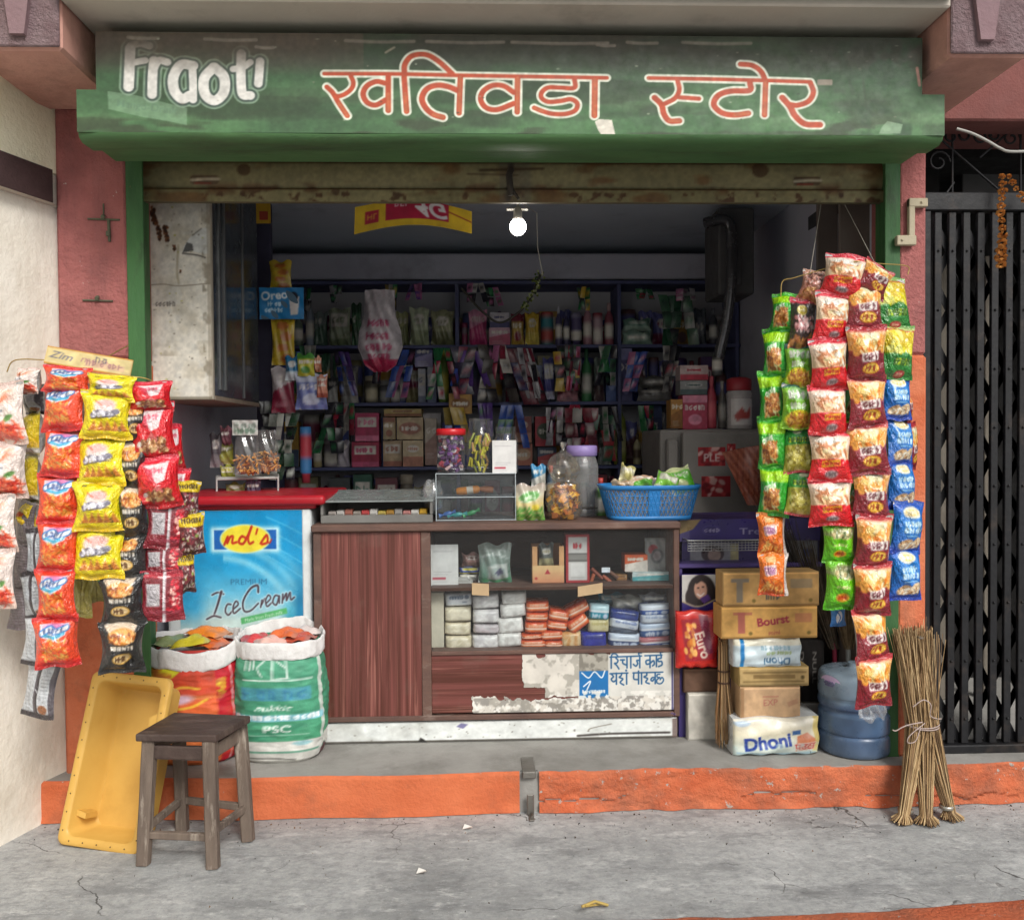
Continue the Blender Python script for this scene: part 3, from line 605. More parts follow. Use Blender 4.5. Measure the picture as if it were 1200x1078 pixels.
# =================================================================== BIG SHOP FITTINGS
def woodmat(name, horiz=False, a='#74403a', b_='#52291f', c_='#9a6458'):
    if name in MATS: return MATS[name]
    m, t, b = new_mat(name); s = (.9, 1, 46) if horiz else (46, 1, .9); co = coords(t, s)
    dn = N(t, 'ShaderNodeTexNoise', Scale=.6, Detail=3); t.links.new(co, dn.inputs['Vector'])
    vm = t.nodes.new('ShaderNodeVectorMath'); vm.operation = 'MULTIPLY_ADD'; vm.inputs[1].default_value = (1.2, 0, 1.2); t.links.new(dn.outputs['Color'], vm.inputs[0]); t.links.new(co, vm.inputs[2])
    o = mixc(t, mapr(t, nz(t, vm.outputs[0], 1.0, 5, .6), .38, .62), rgba(b_), rgba(a)); o = mixc(t, mapr(t, nz(t, vm.outputs[0], 2.3, 4, .6), .56, .68, 0, .7), o, rgba(c_))
    o = mixc(t, mapr(t, nz(t, coords(t), 5, 4), .55, .75, 0, .4), o, rgba('#6d5a50'))
    t.links.new(o, b.inputs['Base Color']); b.inputs['Roughness'].default_value = .42; bump(t, b, nz(t, co, 2, 3), .06); MATS[name] = m; return m
wv_, wh_ = woodmat('laminate_upright'), woodmat('laminate_level', True)
edge = pm('worn_wood_edge', '#6d5247', .6, col2='#54403a', scale=12, dirt='#94867c', dscale=9, damt=(.6, .75), dal=.6, bmp=.3, stretch=(.5, 1, 1), chips='#5b4a72', cscale=4, camt=(.7, .72))
gprint = printed('gloss_print', .35, .5, .05, 20); mprint = printed('card_print', .75, .3, .12, 50); pprint = printed('paper_print', .6, .3, .08, 40)
glass = film('clear_glass', '#e8eeee', .07, .03, .03); acry = film('clear_acrylic', '#f0f3f4', .09, .012, .06)
# ---- counter with a glass showcase
ct = thing('shop_counter', (0.1, .2, PZ), 'dark red wood grain shop counter with glass showcase and white plinth', 'counter')
cx0, cx1, cxm = P(369, 740, 0)[0], P(796, 740, 0)[0], P(502, 740, 0)[0]; CT = P(585, 613, 0)[2]; cb = .62
zq = lambda y: P(585, y, 0)[2]
MB().box(cx0-.01, -.015, CT-.032, cx1+.006, cb, CT, .006).build('counter_top', edge, ct)
MB().box(cx0, .006, zq(840), cxm-.03, .03, CT-.034, .002).build('door_panel', wv_, ct)
lpn = MB().box(cxm+.012, .006, zq(835), cx1-.02, .03, zq(767), .002).build('lower_panel', wh_, ct)
mb = MB()
for a, c in ((cx0-.004, cx0+.03), (cxm-.03, cxm+.012), (cx1-.024, cx1+.002)): mb.box(a, 0, zq(843), c, .035, CT-.033, .003)
for z, h in ((zq(840), .022), (zq(764.5), .018)): mb.box(cx0+.031 if h > .02 else cxm+.013, -.004, z-h/2, cx1-.025, .03, z+h/2, .003)
mb.box(cx1-.023, .036, PZ+.02, cx1, cb, CT-.034, 0).box(cx0, .036, PZ+.02, cx0+.02, cb, CT-.034, 0).box(cxm-.02, .036, PZ+.02, cxm, cb, CT-.034, 0)
mb.box(cxm+.001, cb-.02, PZ+.1, cx1-.024, cb, CT-.034, 0)
mb.build('carcass', edge, ct)
mb = MB(); mb.box(cxm+.013, .004, zq(690)-.008, cx1-.026, cb-.021, zq(690)+.008, .002).box(cxm+.013, .034, zq(766)-.01, cx1-.026, cb-.021, zq(766)+.011, .002); mb.build('shelf', edge, ct)
cv = Cv(430, 34, '#dfe3e0', 8); cv.stain(30, .5, .75, '#b9bab4', .7); cv.rect(0, 31, 430, 34, '#56524c'); cv.line([(310, 28), (345, 25.5), (400, 25), (420, 25)], 4, '#3c3634', al=.85); cv.line([(322, 20), (326, 15), (350, 8)], 1.5, '#8a8479'); cv.poly([(118, 34), (121, 26), (126, 30), (128, 34)], '#2c2a28')
cv.poly([(164, 8), (170, 2), (178, 4), (172, 12)], '#57518a', .7); cv.blobs(0, 4, 430, 30, 40, 1, .8, ['#8f8a80', '#6d675e']); cv.rect(424, 0, 430, 34, '#6d5a55', al=.8); cv.line([(120, 0), (120, 30)], 1, '#b0b2ae', al=.6); cv.noise(6, .08)
mb = MB().box(cx0+.01, .012, PZ+.002, cx1-.01, .05, zq(845), .002, col='#cfd3d0'); sheet(mb, cx0+.008, PZ+.004, cx1-.008, zq(846), .0105, cv); mb.build('plinth', pprint, ct)
MB().add([(cxm+.013, .004, zq(764)), (cx1-.026, .004, zq(764)), (cx1-.026, .004, CT-.034), (cxm+.013, .004, CT-.034)], [(0, 1, 2, 3)]).build('glass_pane', film('showcase_glass', '#eef2f2', .045, .02, .04), ct)
# stickers on the lower panel
K_ = 2; tz0, tz1 = zq(835), zq(766.5); fx = lambda px: (P(px, 800, 0)[0]-cxm)/(cx1-cxm)*290*K_
cv = Cv(290*K_, 66*K_, '#d5d0c6', 4); yq = lambda y: (y-766.5)/(835-766.5)*66*K_
cv.rect(fx(679), yq(766), fx(713), yq(796), '#a9a59a'); cv.stain(14, .45, .6, '#77736a', .8, (cv.X > fx(679))*(cv.X < fx(713))*1.0); cv.rect(fx(679), yq(788), fx(714), yq(820), '#1f6fae'); cv.line([(fx(682), yq(790)), (fx(690), yq(796)), (fx(697), yq(789)), (fx(705), yq(796)), (fx(709), yq(788))], 3, '#dfe6ea'); cv.line([(fx(684), yq(806)), (fx(692), yq(800)), (fx(688), yq(810))], 3, '#dfe6ea'); cv.scrib(fx(683), yq(812), fx(710), 6, '#dfe6ea', 1.8)
cv.rect(fx(713), yq(764), fx(787), yq(818), '#d3d2cb')
bl = '#255a86'; S_ = lambda l, wd=2.0, sm=True: cv.line([(fx(x), yq(y)) for x, y in l], wd*K_*.92, bl, sm=sm)
# 1st line
S_([(715, 772), (752, 771.2)], 1.8, False); S_([(756, 771), (776, 770.6)], 1.8, False)
S_([(716.5, 772), (716.5, 785)]); S_([(716.5, 772), (718, 768.5), (722, 768.5), (725, 772)], 1.7); S_([(722, 773), (724.5, 776), (723, 779), (720.5, 779.5), (723, 782), (725.5, 786)])
S_([(735, 772), (735, 785)]); S_([(727.5, 775.5), (732, 775.5)], 2, False); S_([(730, 775.5), (730.3, 779.5), (735, 782)]); S_([(739.5, 772), (739.5, 785)])
S_([(750, 772), (750, 785)]); S_([(750, 776.5), (746.5, 776.5), (747.5, 780), (745.5, 783), (742.5, 781)]); S_([(750, 771), (748.5, 768), (752, 767.5)], 1.6)
S_([(762, 771), (762, 785)]); S_([(762, 776), (757.5, 777), (758, 781), (762, 780), (766, 777), (767, 781), (765, 783)]); S_([(769.5, 771), (769.5, 784)])
S_([(775, 771), (775, 774), (771.5, 775), (772, 778), (775.5, 778), (776, 782), (772, 784)]); S_([(775, 770), (774, 767.5), (777, 767)], 1.6)
# 2nd line
S_([(715, 791.5), (736, 791)], 1.8, False); S_([(742, 791), (777, 790.6)], 1.8, False)
S_([(722.5, 791), (722.5, 804)]); S_([(716.5, 792), (719, 795), (716.5, 798), (719, 801), (722.5, 799)]); S_([(729, 791), (728, 794), (726, 796), (730, 798), (727, 802), (731, 805)]); S_([(734.5, 791), (734.5, 804)]); cv.ell(fx(734), yq(788), 2.4, 2.4, bl)
S_([(743, 791), (743, 798), (748, 799)]); S_([(748.5, 789), (748.5, 804)]); S_([(752, 791), (752, 804)]); S_([(758, 791), (758, 794), (755, 796), (759, 798), (757, 802), (761, 804)]); S_([(768, 797), (764.5, 797), (763, 799.5), (764.8, 801), (766.2, 799)]); S_([(768, 791), (768, 804)]); S_([(773.5, 793), (770.5, 793.5), (770.5, 796.5), (773.5, 797), (770, 799.5), (770.5, 803.5), (775, 804), (777.8, 800), (776, 796.8), (773.8, 799.5)], 1.7)
cv.stain(12, .45, .55, '#8b8781', .8, (cv.Y > yq(818))*1.0); cv.stain(10, .52, .6, '#e8e6df', .9, (cv.Y > yq(812))*1.0); cv.rect(fx(787), 0, fx(789.5), 140, '#3e3a6a', al=.8); cv.stain(18, .52, .62, '#9b978d', .7, (cv.X < fx(679))*1.0)
# torn outline: keep only the parts still stuck to the panel
def on(px, py, nq):
    if px > 713+nq*3: return True
    if px > 678+nq*5: return py > 766+nq*5
    if 612+nq*3 < px <= 679: return 768+nq*7 < py < 806+nq*2 or (px > 637+nq*2 and py < 818+nq*3) or (py > 820+nq*4 and px > 580)
    return (px > 552+nq*6) and py > 818+nq*6+abs(px-580)*.06
nu, nv = 290*K_, 66*K_; u, v = np.meshgrid(np.linspace(0, 1, nu), np.linspace(0, 1, nv)); Cc = cv.sample(u, v); fn_ = fnoise(nv, nu, 18, np.random.default_rng(3))
Vt = np.stack([cxm+u*(cx1-cxm), np.full(u.shape, .0035), tz0+v*(tz1-tz0)], -1); ff = []
for j in range(nv-1):
    for i in range(nu-1):
        px = 502+(796-502)*(i+.5)/(nu-1); py = 835-(68.5)*(j+.5)/(nv-1)
        if on(px, py, (fn_[j, i]-.5)*2.2) and px < 792: ff.append((j*nu+i, j*nu+i+1, (j+1)*nu+i+1, (j+1)*nu+i))
MB().add(Vt.reshape(-1, 3), ff, Cc.reshape(-1, 3)).build('torn_sticker', pprint, lpn, 'torn white and blue sticker with blue painted lettering')
# ---- ice cream freezer
fz = thing('ice_cream_freezer', (P(290, 700, .05)[0], .3, PZ), 'white chest freezer with red lid and blue ice cream poster', 'freezer')
f0, f1 = P(196, 700, .06)[0], P(366, 700, .06)[0]; FT = P(290, 597, .06)[2]
wh = pm('white_enamel', '#d5dadb', .35, col2='#c6cccd', bmp=.05, dirt='#a3a49e', dal=.4); rd = pm('red_plastic', '#b3202c', .4, col2='#9a1824', bmp=.08, dirt='#6d1a1c', dal=.4)
MB().box(f0, .06, PZ+.03, f1, .66, FT, .012, seg=2).build('body', wh, fz)
lx0, lx1 = f0-.02, P(381, 590, .03)[0]
MB().box(lx0+.03, .05, FT+.001, lx1-.045, .67, FT+.03, .006).box(lx0, .02, FT+.018, lx1, .69, FT+.062, .018, seg=3).build('lid', rd, fz)
cv = Cv(170, 190, '#1c93cf', 2); X, Y = cv.X, cv.Y
cv.vgrad([(0, '#128fc9'), (.35, '#1f9bd2'), (.52, '#5cb8dd'), (.72, '#c5dcd9'), (1, '#d8ddd2')])
for k, (dx, al) in enumerate(((0, .75), (16, .5), (30, .35))):
    r_ = np.hypot((X-52)/1.15, Y-150); cv.mix(np.exp(-((r_-92-dx)/5)**2)*al*(X > 60), '#8fd8f0')
cv.mix(np.clip((X-150+(Y-110)*.05)/14, 0, 1)*np.clip((Y-60)/50, 0, 1)*.9, '#0d78a8'); cv.mix(np.exp(-((X-150)/9)**2)*np.clip((Y-105)/30, 0, 1)*.7, '#0f86a0')
cv.mix(np.clip((42-X)/20, 0, 1)*np.clip((Y-60)/40, 0, 1)*np.clip((150-Y)/30, 0, 1)*.8, '#2596cc')
for a in range(4): cv.line([(120, 8+a*16), (145, 18+a*17), (170, 30+a*18)], 1.6, '#6cc7ea', al=.55)
qx, qy = 91, 36
cv.mix(np.exp(-(np.maximum(abs(X-qx)-44, 0)**2+np.maximum(abs(Y-qy)-12, 0)**2)/20), '#bfeaf5'); cv.rect(qx-43, qy-12, qx+43, qy+12, '#1f66b8'); cv.ell(qx, qy-1, 35, 18, '#d9efae'); cv.ell(qx, qy-1, 33, 16.5, '#f0de3e')
L_ = lambda l, wd=3: cv.line(l, wd, '#c1301f')
L_([(62, 42), (67, 32), (66, 40), (70, 33), (74, 32), (73, 40), (79, 39)]); L_([(92, 34), (86, 32), (82, 39), (88, 41), (94, 32), (100, 20)], 3.2); L_([(100, 20), (95, 34), (97, 41), (102, 39)]); L_([(108, 23), (106, 29)], 2.6); L_([(112, 41), (120, 31), (122, 34), (121, 40), (114, 42)]); L_([(121, 40), (125, 40), (127, 36)], 2)
cv.text('PREMIUM', 95, 88, 10, '#2d7299', bold=.0, sx=1.25)
D_ = lambda l, wd=2.6, w2=None: (cv.line(l, wd+3, '#d9eef4', al=.5), cv.line(l, wd, '#4a3a44', wd2=w2))
D_([(44, 104), (52, 101), (60, 103)], 2.2); D_([(57, 100), (52, 115), (46, 130)], 3.4, 2.4); D_([(36, 134), (46, 130), (56, 132)], 2.2); D_([(70, 116), (65, 116), (62, 124), (66, 129), (72, 124)], 2.2); D_([(73, 122), (80, 116), (77, 112), (73, 119), (74, 127), (83, 121)], 2.2)
D_([(108, 101), (107, 93), (97, 97), (87, 112), (88, 124), (97, 124), (108, 115)], 3, 2); D_([(111, 120), (113, 111), (112, 117), (117, 109)], 2.2); D_([(119, 115), (125, 109), (122, 105), (118, 112), (120, 119), (127, 114)], 2); D_([(136, 106), (131, 106), (128, 114), (133, 117), (137, 106), (137, 115)], 2.2); D_([(141, 115), (142, 104), (142, 111), (147, 103), (147, 112), (152, 102), (153, 111), (158, 108)], 2.2)
cv.poly([(83, 133), (147, 121), (148, 128), (84, 141)], '#56b06c'); cv.text('Made from Fresh milk', 115, 131, 6, '#dff0df', rot=-10.5)
cv.ell(56, 170, 26, 16, '#9b8a80', soft=3); cv.blobs(36, 160, 80, 185, 40, 6, 4, ['#5b4238', '#8d7466', '#c8b8aa', '#3f2c28']); cv.ell(104, 172, 9, 13, '#2f8a58', soft=2); cv.ell(106, 168, 4, 7, '#58ab74', soft=3); cv.ell(140, 174, 26, 15, '#cfdcc6', soft=4); cv.line([(134, 158), (141, 156)], 2.5, '#54605a'); cv.noise(30, .03)
mb = MB(); sheet(mb, P(211, 700, .055)[0], PZ+.35, P(355, 700, .055)[0], FT-.004, .0565, cv); mb.build('poster', printed('poster_print', .3, .5, .03, 10), fz)
mb = MB(); sheet(mb, P(356, 700, .055)[0], PZ+.04, P(364, 700, .055)[0], FT-.003, .055, Cv(8, 80, '#dfe4e4')); mb.build('edge_trim', pprint, fz)
# ---- hanging wall cabinet, left
cbx = thing('wall_cabinet', (P(210, 350, .0)[0], .3, P(210, 469, .0)[2]), 'tall stained white wall cabinet with rust spots inside the left of the opening', 'cabinet')
x0, z0, x1, z1 = R(172, 228, 248, 469, 0.0); x0 = XL+.001+.02
x0 = P(172, 350, 0)[0]
cv = Cv(76, 240, '#e2dccf', 21); cv.stain(26, .42, .72, '#c4bba9', .8); cv.stain(9, .56, .7, '#d6d2c8', .8)
for x, y, r in ((8, 20, 5), (10, 30, 5), (15, 42, 5), (23, 42, 5), (16, 50, 3.5), (25, 51, 4), (12, 34, 3), (33, 63, 3), (40, 90, 1.5)): cv.blobs(x-r*.5, y-r, x+r*.5, y+r, 14, r*.4, r*.35, ['#5b3520', '#3d2a20', '#7a4a2a'])
cv.poly([(44, 62), (52, 50), (66, 40), (74, 38), (74, 70), (60, 68)], '#d8d8d4'); cv.poly([(43, 68), (48, 56), (55, 58), (56, 66)], '#5e5d5c'); cv.line([(43, 69), (60, 71), (70, 74)], 1.5, '#4d4a47'); cv.line([(55, 48), (66, 40)], 1.2, '#7b776f')
cv.line([(0, 106), (20, 105), (38, 107), (76, 104)], 1.2, '#8b8271'); cv.line([(38, 60), (36, 90), (38, 104)], 3, '#a79a7d', al=.6)
for i in range(50): cv.ell(cv.rng.uniform(2, 74), cv.rng.uniform(5, 235), cv.rng.uniform(.4, 1.4), cv.rng.uniform(.4, 1), ['#7d7364', '#5c5145', '#94886f', '#a9a43f'][i % 4], al=.8)
cv.scrib(10, 128, 32, 5, '#77706a', 1.2); cv.stain(12, .5, .65, '#948b7b', .8, (cv.X > 66)*1.0); cv.stain(16, .5, .66, '#9c907a', .8, np.clip((cv.Y-150)/60, 0, 1)*(abs(cv.Y-180) < 9)); cv.noise(4, .1); cv.rect(72, 0, 76, 240, '#9b907f', al=.5); cv.rect(0, 237, 76, 240, '#6d6454', al=.7)
mb = MB().box(x0, .002, z0+.001, x1, .03, z1+.3, .004, col='#a49c8d'); sheet(mb, x0+.003, z0+.004, x1-.003, z1, -.0015, cv, 100, 240); mb.build('front_panel', mprint, cbx)
MB().box(x0, .031, z0, x1, .80, z0+.02, .002).build('bottom_panel', pm('raw_board', '#8d8070', .8, bmp=.2, stretch=(2, 8, 1)), cbx)
MB().box(x1-.02, .031, z0+.021, x1-.002, .80, ZC-.002, .002).build('sliding_door', pm('grey_glass', '#3d4247', .18, col2='#34383c', bmp=.03, dirt='#5f6468', dal=.5), cbx)
mb = MB().box(x1-.004, .5, z0+.03, x1+.004, .515, ZC-.1, .001)
for y in (.1, .18): mb.box(x1-.003, y, z0+.05, x1+.006, y+.02, ZC-.05, .001)
mb.build('door_frame', pm('alu', '#77797a', .4, metal=.6, bmp=.1), cbx)
MB().box(x0, .78, z0+.021, x1-.021, .8, ZC-.002, 0).build('back_panel', wallp, cbx)
# dark post and sloping beam at the back of the left wall
MB().box(P(301, 400, 1.0)[0], .98, PZ, P(319, 400, 1.0)[0], 1.04, ZC-.002, .004).build('upright_post', pm('purple_grey_paint', '#3d3b50', .7, col2='#312f42', bmp=.1), None, 'dark purple grey upright post beside the left shelves', 'post')
# ---- back shelving unit
su = thing('shelf_unit', (.1, 2.2, PZ), 'tall dark shelving unit filled with goods along the back wall', 'shelf unit')
YF, YBK = 1.98, 2.32; sx_0, sx_1 = P(322, 430, YF)[0], P(868, 430, YF)[0]
shm = pm('dark_shelf', '#565b80', .7, col2='#484c6e', bmp=.1, dirt='#6a6a70', dal=.4); shb = pm('shelf_back', '#bcbcc0', .85, col2='#a8a8ae', scale=2, bmp=.1)
SHZ = [P(600, y, YF)[2] for y in (404, 471, 546, 612)]
MB().box(sx_0, YBK-.012, PZ+.1, sx_1, YBK, P(600, 327, YF)[2]-.003, 0).build('back_board', shb, su)
for z in [P(600, 329, YF)[2]]+SHZ: MB().box(sx_0, YF, z-.022, sx_1, YBK-.014, z, .003).build('shelf', shm, su)
zt = P(600, 329, YF)[2]
for px in (322, 536, 726, 864):
    x = P(px, 430, YF)[0]; MB().box(x-.012, YF-.003, PZ+.05, x+.012, YBK-.015, zt-.024 if px in (536, 726) else zt+.02, .002).build('upright', shm, su)
# ---- old cream fridge on the right inside
fr = thing('old_refrigerator', (P(835, 500, 1.0)[0], 1.3, PZ), 'dull beige old refrigerator with stickers standing inside on the right', 'refrigerator')
YR = .95; a0, a1 = P(776, 550, YR)[0], P(902, 550, YR)[0]; zt = P(835, 503, YR)[2]; am = P(800, 550, YR)[0]
frm = pm('beige_enamel', '#8f8a84', .45, col2='#7f7a75', scale=3, bmp=.08, dirt='#5f5a54', dal=.5)
MB().box(a0, YR+.06, PZ, a1, YR+.62, zt, .015, seg=2).build('body', frm, fr); fdr = MB().box(am, YR, PZ+.1, a1, YR+.055, zt-.012, .015, seg=2).build('door', frm, fr)
MB().box(a0+.03, YR+.01, PZ+.3, am-.02, YR+.058, zt-.05, .01).build('side_rail', frm, fr)
def red_sticker(w, h, seed):
    c = Cv(w, h, '#a92b33', seed); c.blobs(0, 0, w, h, 18, 4, 2.5, ['#c9494a', '#7d1d24', '#e0b0a8']); return c
for (p0, p1, p2, p3), t_ in (((818, 524, 850, 546), 'PLE'), ((852, 520, 862, 540), ''), ((822, 558, 856, 582), '')):
    c = red_sticker(32, 22, p0); 
    if t_: c.text(t_, 16, 12, 13, '#e8d8d2', bold=.01)
    q = R(p0, p1, p2, p3, YR-.001); mb = MB(); sheet(mb, *q, YR-.0015, c); mb.build('sticker', pprint, fdr)
# ---- ceiling banner, folded card strip
cv = Cv(140, 34, '#c9a92c', 4); cv.rect(36, 0, 112, 25, '#a3203f'); cv.rect(12, 9, 28, 25, '#a3263a'); cv.text('HL', 20, 17, 10, '#d9b23a', rot=0, flipy=True); cv.text('4G', 88, 12, 30, '#d3cfd2', bold=.03, shear=.3, flipy=True, rot=0); cv.text('BEL', 55, 4, 12, '#d3cfd2', flipy=True); cv.line([(112, 10), (140, 17)], 2, '#8d3a2a'); cv.noise(20, .12)
u, v = np.meshgrid(np.linspace(0, 1, 140), np.linspace(0, 1, 34)); a, c, d, e = P(415, 275, .3), P(553, 274, .3), P(553, 248, .3), P(416, 243, .3)
bz = lambda q0, q1, q2, q3: ((1-u)*(1-v))[..., None]*q0+(u*(1-v))[..., None]*q1+(u*v)[..., None]*q2+((1-u)*v)[..., None]*q3
V = bz(a, c, d, e)+np.stack([0*u, .05*np.sin(u*3.1), .055*np.sin(u*math.pi)], -1)
mb = MB().grid(V, cv.sample(u, v)); mb.grid(V+np.array([0, .002, 0]), '#a98f3a', flip=True)
for k in (25, 112): mb.tube([V[33, k], V[33, k]+np.array([0, .02, .3])], .0015, 4, col='#8a8a86')
mb.build('hanging_banner', pprint, None, 'curved yellow and maroon paper banner reading 4G hung under the ceiling', 'banner')
# ---- bulb
bp = P(607, 266, .02); bb = thing('light_bulb', bp+np.array([0, 0, .12]), 'glowing white bulb hanging in its holder under the shutter bar', 'bulb')
MB().ball(bp, .036, 18, sc_=(1, 1, 1.05)).build('glass_globe', emit('lit_bulb', '#fff8ee', 20), bb)
MB().lathe([(.0, .085), (.018, .083), (.02, .04), (.024, .03), (.018, .028)], 14, bp).build('cap', pm('white_plastic', '#c9c6bd', .5, bmp=.1), bb)
MB().box(bp[0]-.05, bp[1]-.012, bp[2]+.072, bp[0]+.045, bp[1]+.012, bp[2]+.08, .003).tube([bp+np.array([0, 0, .08]), bp+np.array([.0, .01, .16]), bp+np.array([-.02, .0, .24])], .006, 6).build('holder', pm('white_plastic', '#c9c6bd'), bb)
MB().tube([P(629, 250, .6), P(630, 290, .6), P(636, 322, .6)], .0025, 5).tube(smooth([P(629, 250, .6), P(612, 238, .3), P(606, 226, .03)], 4), .002, 5).build('pull_cord', pm('pale_cord', '#a8a59b', .8), None, 'thin pale cord hanging behind the bulb', 'cord')
# ---- dark things top right inside: exhaust box, pipe, sloping beam
MB().box(P(842, 280, .9)[0], .9, P(860, 345, .9)[2], P(884, 280, .9)[0], 1.2, P(860, 243, .9)[2], .01).box(P(850, 280, .9)[0], .88, P(860, 335, .9)[2], P(868, 280, .9)[0], .899, P(860, 300, .9)[2], .004).build('fan_box', pm('dark_panel', '#4b4a4a'), None, 'dark box fixed high inside on the right wall', 'box')
mb = MB().tube(smooth([P(826, 262, .85), P(845, 258, .85), P(856, 268, .85), P(857, 320, .85), P(852, 372, .85), P(842, 420, .85)], 6), .03, 12)
mb.build('flue_pipe', pm('dark_shiny_pipe', '#4d4c4e', .25, metal=.5, bmp=.1), None, 'dark shiny bent pipe hanging down inside on the right', 'pipe')
a, c = P(985, 244, .25), P(905, 300, 1.5); mb = MB()
n_ = np.array([0, 0, .07]); mb.add([a, a+n_, c+n_, c, a+np.array([.08, .02, 0]), a+n_+np.array([.08, .02, 0]), c+n_+np.array([.08, 0, 0]), c+np.array([.08, 0, 0])], [(0, 1, 2, 3), (7, 6, 5, 4), (0, 4, 5, 1), (2, 6, 7, 3), (1, 5, 6, 2), (0, 3, 7, 4)])
mb.build('sloping_beam', pm('dark_wood', '#3b3a3c', .8, bmp=.2), None, 'dark sloping beam along the top of the right inner wall', 'beam')
mb = MB()
for a, c, y in ((984, 1035, .02), (958, 982, .3)): mb.box(P(a, 300, y)[0], y, PZ+.0, P(c, 300, y)[0], y+.02, ZC-.01, .003)
mb.build('folding_door_leaf', pm('dull_brown_board', '#6d625b', .8, col2='#5c524c', scale=3, bmp=.15), None, 'dull brown door leaf folded against the right side of the opening', 'door')

MB().box(P(300, 250, .6)[0], .6, P(309, 262, .6)[2], P(317, 250, .6)[0], .603, P(309, 237, .6)[2], .001, col='#b58f24').box(P(304, 250, .6)[0], .5975, P(309, 258, .6)[2], P(314, 250, .6)[0], .599, P(309, 248, .6)[2], 0, col='#a0402c').build('yellow_card', pprint, None, 'small yellow and red card stuck high at the left inside the shop', 'card')
# =================================================================== THINGS AT THE FRONT
def sack(name, label, px0, px1, ytop, ybot, cv, Yc, seed, rimz=.085, tilt=0.0):
    c = P((px0+px1)/2, ybot, Yc); Rr = (px1-px0)/2*SC(Yc-.12); zb = PZ; zt = P((px0+px1)/2, ytop, Yc-.1)[2]; H = zt-zb
    t_ = thing(name, (c[0], Yc, zb), label, 'sack'); q = np.random.default_rng(seed)
    nu, nv = 150, 100; an = np.linspace(-math.pi, math.pi, nu, endpoint=False)-math.pi/2; v = np.linspace(0, 1, nv)
    A, Vv = np.meshgrid(an, v); prof = np.interp(Vv, [0, .03, .1, .3, .55, .8, .92, 1], [.84, .97, 1.03, 1.08, 1.07, 1.02, .96, .93])
    W = np.zeros(A.shape)
    for j in range(nv):
        for i in range(nu):
            p = Vector((math.cos(an[i])*1.6+seed, math.sin(an[i])*1.6, v[j]*3.2)); W[j, i] = .06*mnoise.noise(p)+.03*mnoise.noise(Vector((p.x*2, p.y*2, p.z*4.5)))+.02*mnoise.ridged_multi_fractal(Vector((p.x*2, p.y*2, p.z*6)), 1, 2, 3, 1, 2)
    k = (np.abs(np.cos(A))**2.6+np.abs(np.sin(A))**2.6)**(-1/2.6)
    r = Rr*(prof+W*np.clip(Vv*6, .3, 1)*np.clip((.97-Vv)*5, .0, 1)-.05*np.clip((Vv-.88)*9, 0, 1))
    X = c[0]+r*k*np.cos(A)+tilt*Vv; Y = Yc+r*k*np.sin(A)*.78; Z = zb+Vv*(H-.03)
    a2 = A+math.pi/2; a2 = (a2+math.pi) % (2*math.pi)-math.pi; uu = a2/math.pi+.5      # front half carries the print
    C_ = cv.sample(np.clip(uu, 0, 1), Vv)
    mb = MB().grid(np.stack([X, Y, Z], -1), C_, wrap=True); mb.build('bag', printed('woven_sack', .6, .35, .25, 120), t_)
    # rolled-down rim
    kk = 9; V = np.zeros((kk+3, nu, 3))
    for i in range(nu):
        a = an[i]; w1 = .13*mnoise.noise(Vector((math.cos(a)*2+seed, math.sin(a)*2, 7)))+.05*mnoise.noise(Vector((math.cos(a)*5+seed, math.sin(a)*5, 3))); kx = (abs(math.cos(a))**2.6+abs(math.sin(a))**2.6)**(-1/2.6)
        for s in range(kk+3):
            th = -.55*math.pi+s/(kk-1)*1.25*math.pi if s < kk else 0
            if s < kk: ro, zo = 1.0+.03*math.cos(th)+.02, (rimz*.52)*math.sin(th)
            else: ro, zo = .93-.02*(s-kk), rimz*.3-(s-kk+1)*.03
            rr = Rr*(ro+w1*.5+.028*mnoise.noise(Vector((math.cos(a)*7, math.sin(a)*7, s*.5+seed)))+.02*mnoise.noise(Vector((math.cos(a)*16, math.sin(a)*16, s*.25+seed))))*kx
            V[s, i] = (c[0]+rr*math.cos(a)+tilt, Yc+rr*math.sin(a)*.78, zt-rimz*.55+zo+w1*.12+.008*math.sin(a*2+seed)+.024*math.sin(a))
    MB().grid(V, '#d4d3d1', wrap=True).build('rolled_rim', pm('white_weave', '#e0dfdd', .6, col2='#d2d0ce', scale=16, bmp=.35, bscale=60, dirt='#b5b1ab', dscale=9, damt=(.5, .7), dal=.5), t_)
    return c, Rr, zt
X_, Y_ = None, None
cv = Cv(130, 150, '#d94a2c', 3); X_, Y_ = cv.X, cv.Y
cv.vgrad([(0, '#b3202c'), (.16, '#c53a2a'), (.3, '#d3512f'), (.6, '#e2733c'), (1, '#e58447')]); cv.poly([(0, 20), (66, 20), (56, 34), (26, 44), (0, 46)], '#d8d32a'); cv.stain(12, .5, .62, '#a8402a', .7, (Y_ < 50)*1.0); cv.poly([(0, 22), (20, 22), (14, 30), (0, 32)], '#8a1c28')
cv.line([(0, 62), (40, 56), (90, 50)], 7, '#c8432f', al=.6); cv.line([(20, 72), (70, 60), (96, 60)], 4, '#f09a5a', al=.6); cv.ell(62, 62, 12, 6, '#d9b8c8', rot=-12, soft=4); cv.line([(52, 52), (64, 46), (78, 48)], 3, '#e6c23c', al=.8); cv.line([(50, 74), (70, 72), (84, 62)], 3, '#eccc40', al=.8)
cv.rect(8, 84, 74, 106, '#a81f28', r=9, rot=-6); cv.text('ex Clean', 46, 95, 13, '#efd9a8', bold=.03, rot=-6)
